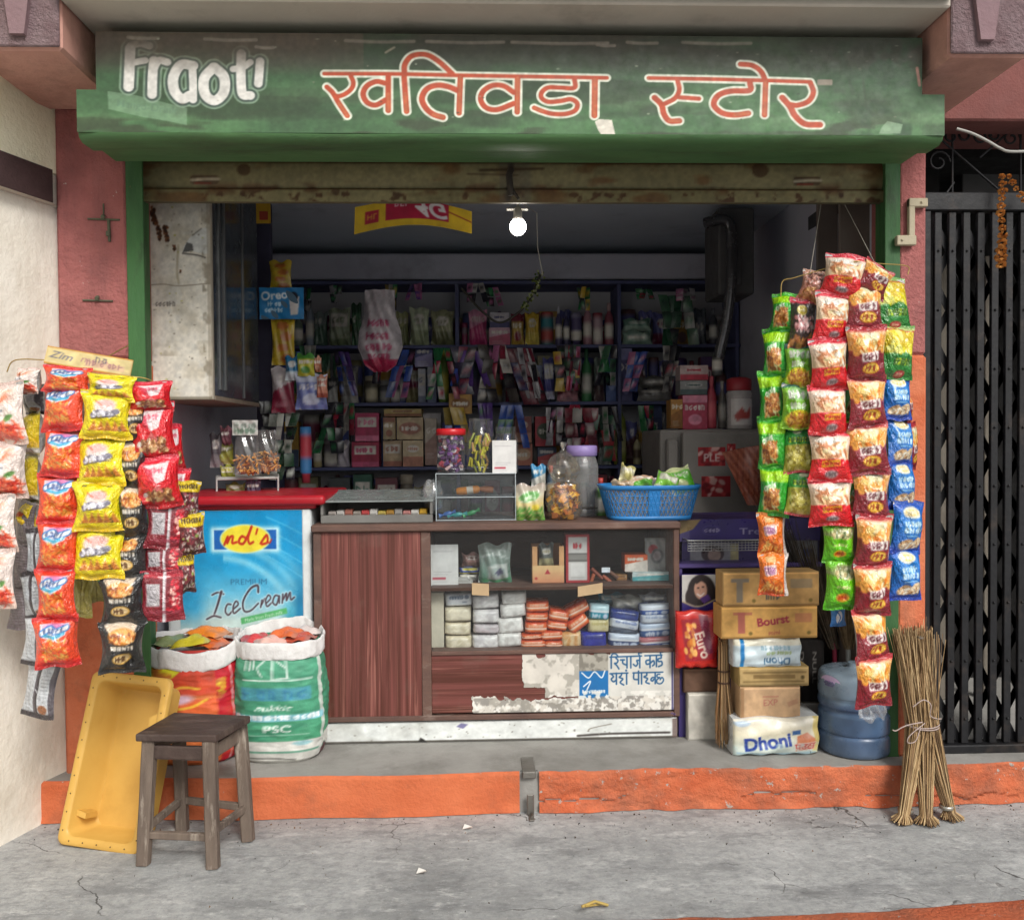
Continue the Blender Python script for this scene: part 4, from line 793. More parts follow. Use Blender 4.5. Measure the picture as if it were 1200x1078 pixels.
cv.poly([(92, 18), (130, 12), (130, 150), (98, 150), (93, 80)], '#bd1528'); cv.rect(106, 0, 109, 150, '#dfa6a8', al=.8); cv.blobs(94, 36, 99, 62, 20, 3, 2.5, ['#e6c93a', '#c88a2c']); cv.blobs(114, 30, 120, 60, 22, 3, 3, ['#e0c437', '#d29a2f']); cv.stain(8, .5, .68, '#8f1a22', .5, (X_ > 92)*1.0); cv.stain(9, .55, .7, '#c2562f', .5, sx=4); cv.noise(10, .12)
c1, R1, zt1 = sack('grain_sack', 'red orange printed sack with white rolled rim standing left of the green sack', 178, 282, 752, 892, cv, -.085, 1, rimz=.08)
cv = Cv(130, 170, '#4f9c7c', 6); cv.vgrad([(0, '#58a283'), (.5, '#4c9a78'), (.78, '#47946f')]); cv.stain(9, .48, .66, '#3a8467', .6, sx=3); cv.rect(0, 136, 130, 170, '#d3d2cb'); cv.rect(0, 150, 128, 153, '#4d8a72', al=.9); cv.ell(122, 160, 9, 9, '#5c2f35'); cv.line([(30, 163), (60, 161), (84, 164)], 1.6, '#4c4a46'); cv.rect(108, 0, 114, 170, '#d6d9d3', al=.9); cv.ell(90, 140, 9, 3, '#8fb8bd')
for l in ([(52, 14), (58, 10), (56, 22), (50, 32), (54, 44)], [(64, 8), (64, 48)], [(66, 20), (76, 32)], [(76, 8), (77, 46)], [(64, 48), (78, 46)], [(36, 50), (100, 49)], [(38, 22), (38, 36)], [(42, 22), (42, 36)], [(46, 22), (46, 34)]): cv.line(l, 1.8, '#d9e8e0', sm=len(l) > 2)
cv.rect(34, 60, 98, 78, '#4a93ae', al=.75); cv.scrib(38, 69, 94, 12, '#3f86a5', 2.5); cv.text('nukkic', 64, 88, 12, '#e8efe9', shear=.3, bold=.01); cv.rect(22, 98, 112, 107, '#7fb9cc', al=.85); cv.scrib(26, 102, 108, 6, '#e7f0f2', 1.8); cv.text('PSC', 68, 118, 14, '#e6ece6', bold=.02, sx=1.05); cv.lines(44, 126, 96, 1, 3, '#d5e5dc', 1.2); cv.noise(8, .12)
c2, R2, zt2 = sack('plastic_sack', 'green printed PSC sack with white rolled rim beside the counter', 281, 381, 745, 893, cv, -.085, 5, rimz=.07)
def lumpy(n, c, w, d, h, seed, col):
    mb = MB(); u, v = np.meshgrid(np.linspace(-1, 1, 14), np.linspace(-1, 1, 14)); e = (1-abs(u)**3)*(1-abs(v)**3)
    q = np.random.default_rng(seed); zz = h*e+.25*h*np.sin(u*5+seed)*np.sin(v*4+seed)
    a = q.uniform(-.6, .6); ca, sa = math.cos(a), math.sin(a); x, y = u*w, v*d
    cols = lin(hx(col))*np.ones(u.shape+(3,)); cols[np.abs(u) > .8] = lin(hx(col))*.6+.1
    mb.grid(np.stack([c[0]+x*ca-y*sa, c[1]+x*sa+y*ca, c[2]+zz+q.uniform(-.2, .2)*(x*.8)], -1), cols); mb.grid(np.stack([c[0]+x*ca-y*sa, c[1]+x*sa+y*ca, c[2]-zz*.3+q.uniform(-.2, .2)*0], -1), cols, flip=True); return mb
foil = printed('foil_print', .3, .5, .25, 30, coat=.15)
for i, (dx, dy, dz, col, w, lb) in enumerate([(-.085, .0, -.01, '#8f9a6a', 1, 'olive green packet at the left in the red sack mouth'), (.0, -.03, -.005, '#d8c833', 1, 'yellow packet lying in front in the red sack mouth'), (.05, .03, .02, '#e8862e', 1, 'orange packet on top in the red sack mouth'), (.07, -.02, -.01, '#d9692c', 1, 'dark orange packet at the right in the red sack mouth')]):
    lumpy(i, (c1[0]+dx, -.085+dy, zt1-.015+dz), .085, .06, .03, i, col).build('packet', foil, None, lb, 'packet', 'packets inside the red sack')
for i, (dx, dy, dz, col, lb) in enumerate([(-.09, -.02, -.02, '#c9474a', 'red wrapper packet leaning at the left in the green sack mouth'), (-.03, -.05, -.025, '#e7b8ac', 'pale pink packet in the front of the green sack mouth'), (.03, .0, .0, '#e07040', 'bright orange packet in the middle of the green sack mouth'), (.075, -.02, -.02, '#c95b44', 'brick red packet at the right in the green sack mouth'), (.08, .05, -.01, '#d8cbc6', 'whitish packet at the back of the green sack mouth')]):
    lumpy(i, (c2[0]+dx, -.085+dy, zt2-.015+dz), .07, .05, .028, i+9, col).build('packet', foil, None, lb, 'packet', 'packets inside the green sack')
# ---- yellow tub leaning on the step
tb = thing('yellow_crate', G(115, 990), 'empty yellow plastic tub tipped on edge against the step behind the stool', 'crate')
Lx, Lz, Dp = .335, .625, .135
al, be, ga = rad(-12), rad(17), rad(3.2)
wv = np.array([math.cos(al), math.sin(al), 0]); nh = np.array([-math.sin(al), math.cos(al), 0]); lv = math.cos(be)*np.array([0, 0, 1.])+math.sin(be)*nh; dn = np.cross(wv, lv)   # dn points to the street
wv, lv = wv*math.cos(ga)-lv*math.sin(ga), lv*math.cos(ga)+wv*math.sin(ga)
p0 = G(66, 992); O = p0+np.array([0, 0, .012])
def T(x, z, d): return O+wv*x+lv*z-dn*d          # d: depth away from the street
def ring(x0, z0, x1, z1, r, d, n=6):
    pts = []
    for cx, cz, a0 in ((x1-r, z0+r, -90), (x1-r, z1-r, 0), (x0+r, z1-r, 90), (x0+r, z0+r, 180)):
        for k in range(n+1): a = rad(a0+90*k/n); pts.append(T(cx+r*math.cos(a), cz+r*math.sin(a), d))
    return pts
yl = pm('yellow_plastic', '#d0a654', .45, col2='#c49848', scale=4, bmp=.06, dirt='#a97f35', dscale=5, damt=(.55, .75), dal=.45)
rg = [ring(-.0, 0, Lx, Lz, .03, .022), ring(0, 0, Lx, Lz, .03, .0), ring(.004, .004, Lx-.004, Lz-.004, .028, -.003), ring(.03, .03, Lx-.03, Lz-.03, .03, -.003), ring(.034, .034, Lx-.034, Lz-.034, .03, .004), ring(.05, .052, Lx-.05, Lz-.052, .03, Dp-.012), ring(.06, .062, Lx-.06, Lz-.062, .03, Dp)]
mb = MB().grid(np.array(rg), wrap=True); k = len(rg[-1]); mb.add(rg[-1], [tuple(range(k))])
rg2 = [ring(.022, .022, Lx-.022, Lz-.022, .03, .0), ring(.036, .038, Lx-.036, Lz-.038, .03, Dp+.012)]; mb.grid(np.array(rg2), wrap=True, flip=True); mb.add(rg2[-1], [tuple(range(k))[::-1]])
mb.build('tub', yl, tb)
mb = MB()
def wedge(pts, d0, d1): a = [T(x, z, d0) for x, z in pts]; c = [T(x, z, d1) for x, z in pts]; n = len(pts); mb.add(a+c, [tuple(range(n)), tuple(range(2*n-1, n-1, -1))]+[(i, i+n, (i+1) % n+n, (i+1) % n) for i in range(n)])
mb = MB(); wedge([(.034, .10), (.075, .092), (.075, .112), (.034, .120)], .03, .1); mb.build('inner_ledge', yl, tb); mb = MB(); wedge([(Lx-.065, Lz-.15), (Lx-.034, Lz-.13), (Lx-.034, Lz-.24), (Lx-.055, Lz-.24)], .006, .1)
mb.build('inner_ledge', yl, tb)
rv = pm('dark_rivet', '#5c4a2a', .6)
for x_, z_ in [(.016, .05+i*.064) for i in range(9)]+[(Lx-.016, .05+i*.064) for i in range(9)]+[(.05+i*.057, .016) for i in range(5)]+[(.05+i*.057, Lz-.016) for i in range(5)]: MB().ball(T(x_, z_, -.003), .003, 6).build('rivet', rv, tb)
# ---- wooden stool
st = thing('wooden_stool', (G(230, 1000)[0], G(230, 1000)[1], 0), 'small worn dark wooden stool on the pavement in front of the yellow tub', 'stool')
SW = pm('weathered_wood', '#7a6c60', .85, col2='#544840', scale=3, dirt='#a59a8d', dscale=7, damt=(.56, .7), dal=.8, bmp=.6, bscale=22, stretch=(4, 4, .6), chips='#3b302a', cscale=6, camt=(.66, .72))
SD = pm('dark_seat_wood', '#4b3c36', .6, col2='#382c28', scale=4, dirt='#6b5c53', dscale=6, damt=(.5, .7), dal=.7, bmp=.5, bscale=25, stretch=(1, 3, 1), chips='#b9b0a6', cscale=13, camt=(.7, .72))
zs = .455
feet = [G(168, 1013), G(250, 1017), G(291, 985), G(214, 973)]; tops = [G(176, 866, zs-.03), G(246, 868, zs-.03), G(281, 846, zs-.03), G(209, 843, zs-.03)]
seat = [G(158, 860, zs), G(253, 861, zs), G(294, 838, zs), G(204, 834, zs)]
def beam(mb, a, c, w, d, ux, w2=None):
    a, c = np.array(a), np.array(c); ax = c-a; ax /= np.linalg.norm(ax); u_ = np.array(ux, float); u_ -= ax*(u_@ax); u_ /= np.linalg.norm(u_); v_ = np.cross(ax, u_); w2 = w2 or w; n = 9; rgs = []
    for k in range(n):
        t_ = k/(n-1); p = a+(c-a)*t_; ww = (w+(w2-w)*t_)/2; dd = d/2*(ww/(w/2)); r_ = []
        for sx, sy in ((-1, -.75), (-.75, -1), (.75, -1), (1, -.75), (1, .75), (.75, 1), (-.75, 1), (-1, .75)):
            j = 1+.06*mnoise.noise(Vector((p[0]*20+sx, p[1]*20+sy, p[2]*14))); r_.append(p+u_*ww*sx*j+v_*dd*sy*j)
        rgs.append(r_)
    mb.grid(np.array(rgs), wrap=True, sm=False); mb.add(rgs[0], [tuple(range(8))[::-1]]); mb.add(rgs[-1], [tuple(range(8))]); return mb
ex = seat[1]-seat[0]; ey = seat[3]-seat[0]
bm = bmesh.new(); vs_ = [bm.verts.new(tuple(p)) for p in seat]+[bm.verts.new((p[0], p[1], p[2]-.028)) for p in seat]
for f in ((0, 1, 2, 3), (7, 6, 5, 4), (0, 4, 5, 1), (1, 5, 6, 2), (2, 6, 7, 3), (3, 7, 4, 0)): bm.faces.new([vs_[i] for i in f])
bmesh.ops.bevel(bm, geom=list(bm.edges), offset=.006, segments=2, affect='EDGES', profile=.5); bm.verts.index_update()
MB().add([tuple(q.co) for q in bm.verts], [[q.index for q in p.verts] for p in bm.faces]).build('seat', SD, st); bm.free()
for a, c in zip(feet, tops): beam(MB(), a+np.array([0, 0, .001]), c, .042, .040, ex, .046).build('leg', SW, st)
for i, j in ((0, 1), (1, 2), (2, 3), (3, 0)):
    a = tops[i]+(feet[i]-tops[i])*.10; c = tops[j]+(feet[j]-tops[j])*.10; beam(MB(), a, c, .05, .018, (0, 0, 1)).build('apron', SD if i == 0 else SW, st)
    h = .72 if i != 0 else .76; a = tops[i]+(feet[i]-tops[i])*h; c = tops[j]+(feet[j]-tops[j])*h; beam(MB(), a, c, .026, .02, (0, 0, 1)).build('stretcher', SW, st)
# ---- blue water jar
wj = thing('water_jar', (P(1001, 880, -.2)[0], -.17, PZ), 'big dusty blue water jar with pink round label at the step edge', 'water jar')
cj = np.array([P(1001, 880, -.17)[0], -.17, PZ]); rj = 41.5*SC(-.17); hj = P(1001, 783, -.17-.0)[2]-PZ
prof = [(.78, 0), (.93, .01), (.985, .04), (1, .09), (1, .2), (.985, .24), (.955, .26), (.985, .28), (1, .32), (1, .46), (.99, .5), (.95, .53), (.955, .56), (1, .59), (1, .64), (.975, .67), (.98, .70), (1, .73), (1, .88), (.975, .945), (.9, .985), (.7, 1.0), (.3, 1.01), (.19, 1.03), (.18, 1.07), (.17, 1.08), (.0, 1.08)]
prof = [(a*rj, c*hj) for a, c in smooth(prof, 4)]
pr_ = np.array(prof); q = np.clip(pr_[:, 1]/hj, 0, 1.14)
cl = np.stack([np.interp(q, [0, .3, .52, .58, .66, .75, 1], lin(np.array([hx(c)[k] for c in ('#52637a', '#435c7c', '#4c6684', '#3b5276', '#5c7288', '#74889a', '#7d8d9a')]))) for k in range(3)], -1)
cl = np.repeat(cl[:, None, :], 56, 1); nn = np.random.default_rng(4)
for i in range(cl.shape[0]):
    for j in range(56): cl[i, j] *= 1+.35*mnoise.noise(Vector((math.cos(j*.112)*3, math.sin(j*.112)*3, i*.14)))
jm = printed('dusty_blue_plastic', .32, .5, .12, 30, coat=.3)
jbt = MB().lathe(prof, 56, cj, cl).build('bottle', jm, wj)
a = np.linspace(0, 2*math.pi, 28, endpoint=False); ctr = P(979, 806, -.3); th0 = math.asin(max(-.99, min(.99, (ctr[0]-cj[0])/rj)))
V = [[(cj[0]+(rj*.985+.002)*math.sin(th0+k*.055*math.cos(x)/rj), cj[1]-(rj*.985+.002)*math.cos(th0+k*.055*math.cos(x)/rj), ctr[2]+k*.034*math.sin(x)) for x in a] for k in (0.001, .5, 1)]
cc = np.ones((3, 28, 3))*lin(hx('#c9b3d6')); cc[0] = lin(hx('#b39ac6'))
MB().grid(np.array(V), cc, wrap=True, flip=False).build('round_label', pprint, jbt)
lbm = MB()
for dz, w_ in ((.008, .022), (.0, .03), (-.008, .02)):
    lbm.tube([(cj[0]+(rj*.985+.0035)*math.sin(th0+s*w_/rj), cj[1]-(rj*.985+.0035)*math.cos(th0+s*w_/rj), ctr[2]+dz+.003*math.sin(s*17)) for s in np.linspace(-1, 1, 14)], .0014, 4, col='#7d64a0')
lbm.build('label_writing', pprint, jbt)
# crumpled clear bag hanging over the jar
bgm = MB(); u, v = np.meshgrid(np.linspace(-1, 1, 18), np.linspace(0, 1, 14)); c = P(1022, 822, -.36); q = np.random.default_rng(8)
bgm.grid(np.stack([c[0]+u*.06*(1-.4*v)+.006*np.sin(v*9+u*4), c[1]-.02*np.sin((u+1)*1.57)+.012*np.sin(u*9+v*7), c[2]-.07+.11*v+.01*np.sin(u*6)], -1)); bgm.build('clear_bag', film('crumpled_film', '#f0f4f6', .3, .16, .2), None, 'crumpled clear plastic bag draped against the blue water jar', 'plastic bag')
# ---- bundle of stick brooms
bn = thing('broom_bundle', G(1086, 968), 'tied bundle of straw stick brooms leaning on the right pillar by the gate', 'broom')
straw = pm('dry_straw', '#b89a70', .8, col2='#8a6d4a', scale=30, bmp=.3, stretch=(1, 1, .1))
straw2 = pm('dark_straw', '#8d7150', .8, col2='#5f4a34', scale=30, bmp=.3, stretch=(1, 1, .1)); straw3 = pm('pale_straw', '#cdb48a', .8, col2='#a98d64', scale=30, bmp=.3, stretch=(1, 1, .1))
tie = P(1081, 848, -.40); topc = P(1068, 738, -.30); q = np.random.default_rng(12)
for fx_, fy_, Yf, n, w_ in ((1057, 965, -.52, 130, .052), (1086, 966, -.50, 160, .056), (1116, 961, -.47, 130, .052)):
    mb = MB(); f0_ = G(fx_, fy_)
    for i in range(n):
        a, r_ = q.uniform(0, 6.28), math.sqrt(q.uniform(0, 1))
        fo = f0_+np.array([math.cos(a)*r_*w_*.85, math.sin(a)*r_*w_*.8, .004+q.uniform(0, .012)])
        bd = f0_+(tie-f0_)*.09+np.array([math.cos(a)*r_*w_*.42, math.sin(a)*r_*w_*.4, 0])
        a2, r2 = a+q.uniform(-.5, .5), math.sqrt(q.uniform(0, 1)); ti = tie+np.array([math.cos(a2)*r2*.05+(fx_-1088)*.0006, math.sin(a2)*r2*.045, 0])
        to = topc+np.array([math.cos(a2)*r2*.072+q.normal(0, .012), math.sin(a2)*r2*.05+q.normal(0, .01), q.normal(0, .016)-.01])
        if q.random() < .05: to += np.array([q.uniform(.02, .09), -.01, q.uniform(-.03, .02)])
        mid = (ti+to)/2+np.array([q.normal(0, .003), q.normal(0, .003), 0])
        mb.tube([fo, bd, (bd+ti)/2+np.array([q.normal(0, .002), 0, 0]), ti, mid, to], .0026, 4, r2=.0012, mi=int(q.integers(3)), cap=False)
    mb.build('straw_broom', [straw, straw2, straw3], bn)
tin = pm('tin_band', '#b7b3a8', .35, metal=.7, bmp=.1)
for px, py, w_ in ((1061, 949, .040), (1109, 945, .038)):
    c = P(px, py, -.50); MB().lathe([(w_*.6, 0), (w_*.7, .002), (w_*.7, .014), (w_*.6, .016)], 18, c-np.array([0, 0, .008])).build('metal_band', tin, bn)
c = P(1079, 748, -.345); MB().lathe([(.012, 0), (.013, .008)], 10, c).build('metal_band', tin, bn)
tw = pm('jute_twine', '#b9a7a0', .9, bmp=.3); mb = MB(); a = np.linspace(0, 6.4, 30)
for k in range(2): mb.tube([(tie[0]+.062*math.cos(x), tie[1]+.056*math.sin(x), tie[2]+.006*k-.004+.004*math.sin(x+k)) for x in a], .0025, 5)
mb.tube(smooth([P(1081, 846, -.47), P(1062, 850, -.47), P(1050, 856, -.47), P(1046, 855, -.47)], 5), .0025, 5).tube(smooth([P(1084, 847, -.47), P(1066, 862, -.475), P(1064, 870, -.475), P(1073, 868, -.475), P(1079, 852, -.47)], 5), .002, 5)
mb.tube(smooth([P(1070, 828, -.46), P(1082, 820, -.465), P(1091, 826, -.46), P(1090, 838, -.45), P(1098, 842, -.43), P(1103, 842, -.42)], 5), .0022, 5); mb.build('twine', tw, bn)
# ---- hand broom standing by the white block
hbn = thing('hand_broom', P(849, 880, -.12), 'short stick hand broom standing against the cardboard boxes', 'broom'); q = np.random.default_rng(2); mb = MB()
tp, mid, bt = P(848, 752, -.10), P(848, 800, -.11), P(850, 873, -.14); bt[2] = PZ+.01
for i in range(90):
    a, r_ = q.uniform(0, 6.28), math.sqrt(q.uniform(0, 1)); d = np.array([math.cos(a)*r_, math.sin(a)*r_, 0])
    mb.tube([tp+d*.022+np.array([0, 0, q.normal(0, .01)]), mid+d*.024, mid+(bt-mid)*.5+d*.042, bt+d*np.array([.04, .03, 0])+np.array([q.normal(0, .006), 0, abs(q.normal(0, .03))])], .0026, 4, r2=.001, mi=int(q.integers(3)), cap=False)
mb.build('straw', [straw, straw2, pm('brown_straw', '#9a7048', .8, bmp=.2)], hbn)
mb = MB()
for z in (.0, .05): MB().lathe([(.026, 0), (.028, .004), (.026, .008)], 14, mid+np.array([0, 0, .0+z])).build('binding', pm('dark_cord', '#4a3428', .9), hbn)
# ---- cartons and packs stacked on the right
crd = printed('cardboard', .85, .2, .15, 60)
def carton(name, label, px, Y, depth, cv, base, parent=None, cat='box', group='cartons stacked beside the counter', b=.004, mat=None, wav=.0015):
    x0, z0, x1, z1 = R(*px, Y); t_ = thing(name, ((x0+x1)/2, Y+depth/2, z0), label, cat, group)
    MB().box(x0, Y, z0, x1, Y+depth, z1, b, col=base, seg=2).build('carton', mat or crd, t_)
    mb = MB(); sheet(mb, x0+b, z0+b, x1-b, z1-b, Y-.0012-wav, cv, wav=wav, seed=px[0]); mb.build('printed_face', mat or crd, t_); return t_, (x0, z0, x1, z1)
def cbase(w, h, col, s):
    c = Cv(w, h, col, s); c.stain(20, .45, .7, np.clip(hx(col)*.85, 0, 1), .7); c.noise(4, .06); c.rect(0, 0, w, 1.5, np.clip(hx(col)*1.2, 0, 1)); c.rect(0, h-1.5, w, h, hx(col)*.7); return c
c = cbase(120, 42, '#cfa468', 1); c.rect(9, 7, 32, 12, '#8d8272'); c.rect(16, 7, 24, 38, '#8d8272'); c.scrib(54, 30, 72, 8, '#6d6459', 2); c.rect(84, 8, 112, 20, '#8f8676', al=.6); c.text('T', 20, 18, 1, '#8d8272'); c.ell(38, 36, 2.5, 2.5, '#7d6a3a'); c.ell(110, 36, 2.5, 2.5, '#7d6a3a')
carton('cardboard_carton', 'upper brown carton printed with a grey T, topmost of the carton stack', (847, 670, 960, 710), -.19, .12, c, '#c29c66', None)
c = cbase(120, 40, '#d4a560', 2); c.rect(14, 6, 38, 10, '#b06a58', al=.8); c.rect(20, 6, 29, 34, '#b0635a', al=.9); c.text('Bounty'.replace('unty', 'urst'), 64, 17, 15, '#9c3848', bold=.03, rot=-8, sx=1); c.text('mini', 66, 33, 9, '#a5464e', rot=-5); c.rect(92, 8, 114, 20, '#b5695a', al=.5); c.ell(110, 34, 2.5, 2.5, '#7d6a3a'); c.ell(36, 34, 2.5, 2.5, '#7d6a3a')
carton('cardboard_carton', 'tan carton with dark red slanted lettering directly under the T carton', (845, 710.5, 958, 748), -.195, .13, c, '#c69858')
c = cbase(72, 18, '#b59a68', 3); c.rect(3, 4, 70, 5.5, '#5f4c2c', al=.7); c.rect(3, 13, 68, 14.5, '#5f4c2c', al=.7); c.rect(14, 7, 58, 11, '#7b633d', al=.8); c.ell(66, 10, 2, 2, '#5a4a2a')
carton('flat_carton', 'flat khaki carton lying under the upper blue white pack', (866, 781, 948, 804), -.2, .14, c, '#b0955f')
c = cbase(76, 38, '#c9a680', 4); c.text('EXP', 38, 18, 11, '#a3625a', rot=-2); c.rect(28, 10, 49, 12, '#a86a5c', al=.6); c.rect(60, 16, 74, 22, '#a77d64', al=.7, rot=-20); c.rect(0, 0, 4, 38, '#9c7a58')
carton('cardboard_carton', 'plain brown carton stamped EXP standing on the lowest Dhoni pack', (867, 804.5, 938, 842.5), -.2, .14, c, '#bd9a74')
# soft printed packs
def softpack(name, label, px, Y, depth, cv, seed, amp=.012, cat='pack', group='printed packs in the carton stack', base='#d8dcdc'):
    x0, z0, x1, z1 = R(*px, Y); nu, nv = cv.w, cv.h; u, v = np.meshgrid(np.linspace(0, 1, nu), np.linspace(0, 1, nv)); q = seed
    e = (1-abs(2*u-1)**6)*(1-abs(2*v-1)**4); e = np.clip(e, 0, 1)**.4
    nn = amp*.35*(np.sin(u*19+q)*np.sin(v*7+q*2)+np.sin(u*7-v*13+q))
    x = x0+u*(x1-x0)+.004*np.sin(v*9+q)*(u > .9); z = z0+v*(z1-z0)+.004*np.sin(u*11+q)*(v > .95)*1+(.003*np.sin(u*23+q)*(v < .05))
    y = Y+.03-.03*e+nn*e; mb = MB().grid(np.stack([x, y, z], -1), cv.sample(u, v))
    mb.grid(np.stack([x, Y+depth-.03+.03*e, z], -1)[::4, ::4], base, flip=True)
    for ii in (slice(0, 1), slice(nv-1, nv)):
        A_ = np.stack([x, y, z], -1)[ii][0]; B_ = np.stack([x, Y+depth-.03+0*y, z], -1)[ii][0]; mb.grid(np.stack([A_, B_]), base, flip=(ii.start == 0))
    for jj in (0, nu-1):
        A_ = np.stack([x, y, z], -1)[:, jj]; B_ = np.stack([x, Y+depth-.03+0*y, z], -1)[:, jj]; mb.grid(np.stack([A_, B_]), base, flip=(jj != 0))
    return mb.build(name, printed('soft_pack', .3, .5, .2, 25, coat=.2), None, label, cat, group)
c = Cv(90, 40, '#cfe0e6', 5); c.rect(0, 0, 90, 9, '#e9e6d2'); c.rect(8, 0, 13, 40, '#1f7fc0'); c.text('Dhoni', 56, 31, 14, '#2a5f86', bold=.02, flipx=True, flipy=True); c.scrib(36, 12, 74, 5, '#7aa6b8', 1.2); c.scrib(42, 19, 74, 4, '#9cb56f', 1); c.rect(13, 34, 90, 37, '#6d7478', al=.35); c.noise(10, .06)
softpack('soap_pack', 'upper white blue Dhoni pack turned upside down under the cartons', (861, 749, 941, 783), -.21, .16, c, 2)
c = Cv(104, 46, '#e6e0c8', 6); c.vgrad([(0, '#ece8d8'), (.4, '#e6dfc4'), (1, '#cfe0dc')]); c.rect(96, 0, 104, 46, '#d8c47a'); c.text('Dhoni', 40, 28, 23, '#22409a', bold=.035, rot=-7); c.rect(70, 14, 80, 20, '#3f6da8', rot=-8); c.poly([(76, 22), (88, 17), (96, 24), (98, 38), (74, 41)], '#d8835a'); c.text('पउटा', 85, 34, 13, '#c33a30', bold=.02, rot=-6, out='#f2ebe2', ow=1); c.ell(10, 5, 10, 4, '#c3d6e6'); c.stain(9, .5, .7, '#c9dcd8', .7, (c.Y > 30)*1.0); c.line([(4, 42), (50, 44), (100, 43)], 2, '#a7c8d6'); c.noise(10, .05)
softpack('soap_pack', 'lower cream Dhoni pack with orange corner resting on the step', (861, 843, 962, 886), -.245, .25, c, 4)
# white block, brown box and red pack on the left of the stack
carton('white_block', 'dirty white block standing on the step right of the counter', (806, 812, 842, 868), -.02, .2, cbase(36, 56, '#c4c0b6', 7), '#bdb9ae', cat='block', group=None)
carton('brown_box', 'dark brown box under the hanging red wafer pack', (801, 783, 842, 811.5), .0, .2, cbase(36, 28, '#6b5142', 8), '#62493b', group=None)
c = Cv(54, 68, '#c9251f', 9); c.poly([(6, 10), (46, 8), (50, 58), (12, 60)], '#9e2430'); c.poly([(28, 4), (40, 6), (46, 50), (36, 52)], '#6d2f52', .7); c.blobs(12, 14, 24, 54, 26, 4, 2.2, ['#e08a3c', '#c96a2c', '#f0b565'], rot=(60, 100)); c.text('Euro', 33, 40, 17, '#f1dccb', bold=.03, rot=72); c.rect(0, 0, 54, 5, '#d43a33'); c.rect(0, 62, 54, 68, '#d8372e'); c.noise(9, .1)
softpack('wafer_pack', 'bright red hanging pack with slanted lettering beside the counter edge', (793, 716, 843, 783), -.07, .05, c, 3, amp=.008, group=None, base='#b82a24')
# ---- purple chocolate stand
ps = thing('chocolate_stand', (P(880, 650, .1)[0], .2, PZ), 'purple chocolate display stand with wire basket behind the cartons', 'display stand')
pur = pm('purple_board', '#3a2f66', .5, col2='#30275a', scale=3, bmp=.05, dirt='#55506e', dal=.3); w3 = 170
c = Cv(170, 40, '#3b3070', 4); c.text('Treat Yo', 104, 22, 16, '#9d97b4', bold=.005, sx=1.1); c.ell(38, 20, 11, 9, '#4c418a'); c.ell(38, 20, 9.5, 7.5, '#392e6d'); c.scrib(30, 20, 46, 6, '#aaa4c0', 1.3); c.rect(0, 0, 12, 40, '#6f6a8c', al=.5); c.poly([(0, 2), (26, 0), (16, 18), (0, 26)], '#a58b4a', .8); c.noise(20, .08)
x0, z0, x1, z1 = R(797, 608, 962, 634, .12); mb = MB().box(x0, .13, z0, x1, .5, z1, .004); mb.build('header_box', pur, ps); mb = MB(); sheet(mb, x0, z0, x1, z1, .1285, c); mb.build('header_print', gprint, ps)
x0, z0, x1, z1 = R(795, 660, 964, 665, .02); MB().box(x0, .02, z0, x1, .5, z1, .003).box(x0, .3, PZ, x1, .5, z0, .003).box(x0, .03, PZ, x0+.02, .3, z0, .002).build('tray', pm('purple_edge', '#54467e', .4, bmp=.05), ps)
c = Cv(170, 36, '#3a3260', 5); c.rect(10, 2, 60, 34, '#8a8a92'); c.ell(38, 20, 14, 14, '#4a4045'); c.ell(40, 22, 8, 10, '#9a857f'); c.rect(60, 4, 70, 34, '#9b9472'); c.rect(128, 0, 168, 34, '#7f8186'); c.rect(150, 14, 162, 26, '#3a4d8a'); c.noise(9, .15)
x0, z0, x1, z1 = R(799, 634, 960, 660, .14); mb = MB(); sheet(mb, x0, z0, x1, z1, .139, c); mb.build('back_print', gprint, ps)
mb = MB(); x0, z0, x1, z1 = R(806, 633, 905, 645, .04)
for k in range(26): x = x0+(x1-x0)*k/25; mb.tube([(x, .04, z0), (x, .04, z1)], .0012, 4)
for k in range(5): z = z0+(z1-z0)*k/4; mb.tube([(x0, .039, z), (x1, .039, z)], .0018 if k < 4 else .004, 5)
mb.tube([(x0, .04, z1), (x0, .13, z1)], .004, 5).tube([(x1, .04, z1), (x1, .13, z1)], .004, 5); mb.build('wire_basket', pm('silver_wire', '#a9aaa9', .35, metal=.6, bmp=.05), ps)
c = Cv(44, 42, '#c9c7c2', 6); c.ell(24, 18, 17, 18, '#2c2424'); c.ell(12, 26, 8, 12, '#332a2a'); c.ell(36, 24, 7, 14, '#2f2626'); c.ell(23, 17, 8, 11, '#d2a28b', rot=-8); c.ell(20, 15, 1.4, 1, '#3b2a26'); c.ell(26, 14, 1.4, 1, '#3b2a26'); c.line([(19, 22), (23, 24), (27, 21)], 1.6, '#f0e6e0'); c.line([(22, 17), (22.5, 19)], 1, '#b88672'); c.line([(18, 9), (24, 6), (30, 9)], 3, '#2c2424'); c.poly([(22, 27), (32, 22), (36, 28), (27, 33)], '#5b3a86'); c.poly([(0, 30), (20, 36), (44, 28), (44, 42), (0, 42)], '#32246e'); c.line([(0, 30), (20, 36), (44, 27)], 1.5, '#c9b88a')
x0, z0, x1, z1 = R(799, 674, 841, 712, .0); mb = MB().box(x0, .001, z0-.02, x1, .02, z1+.005, .002, col='#32246e'); sheet(mb, x0+.001, z0-.018, x1-.001, z1+.003, -.0008, c); mb.build('printed_portrait', gprint, ps)
MB().box(P(795, 700, .02)[0], .021, PZ, P(842, 700, .02)[0], .05, z0-.03, .002).build('front_panel', pur, ps)
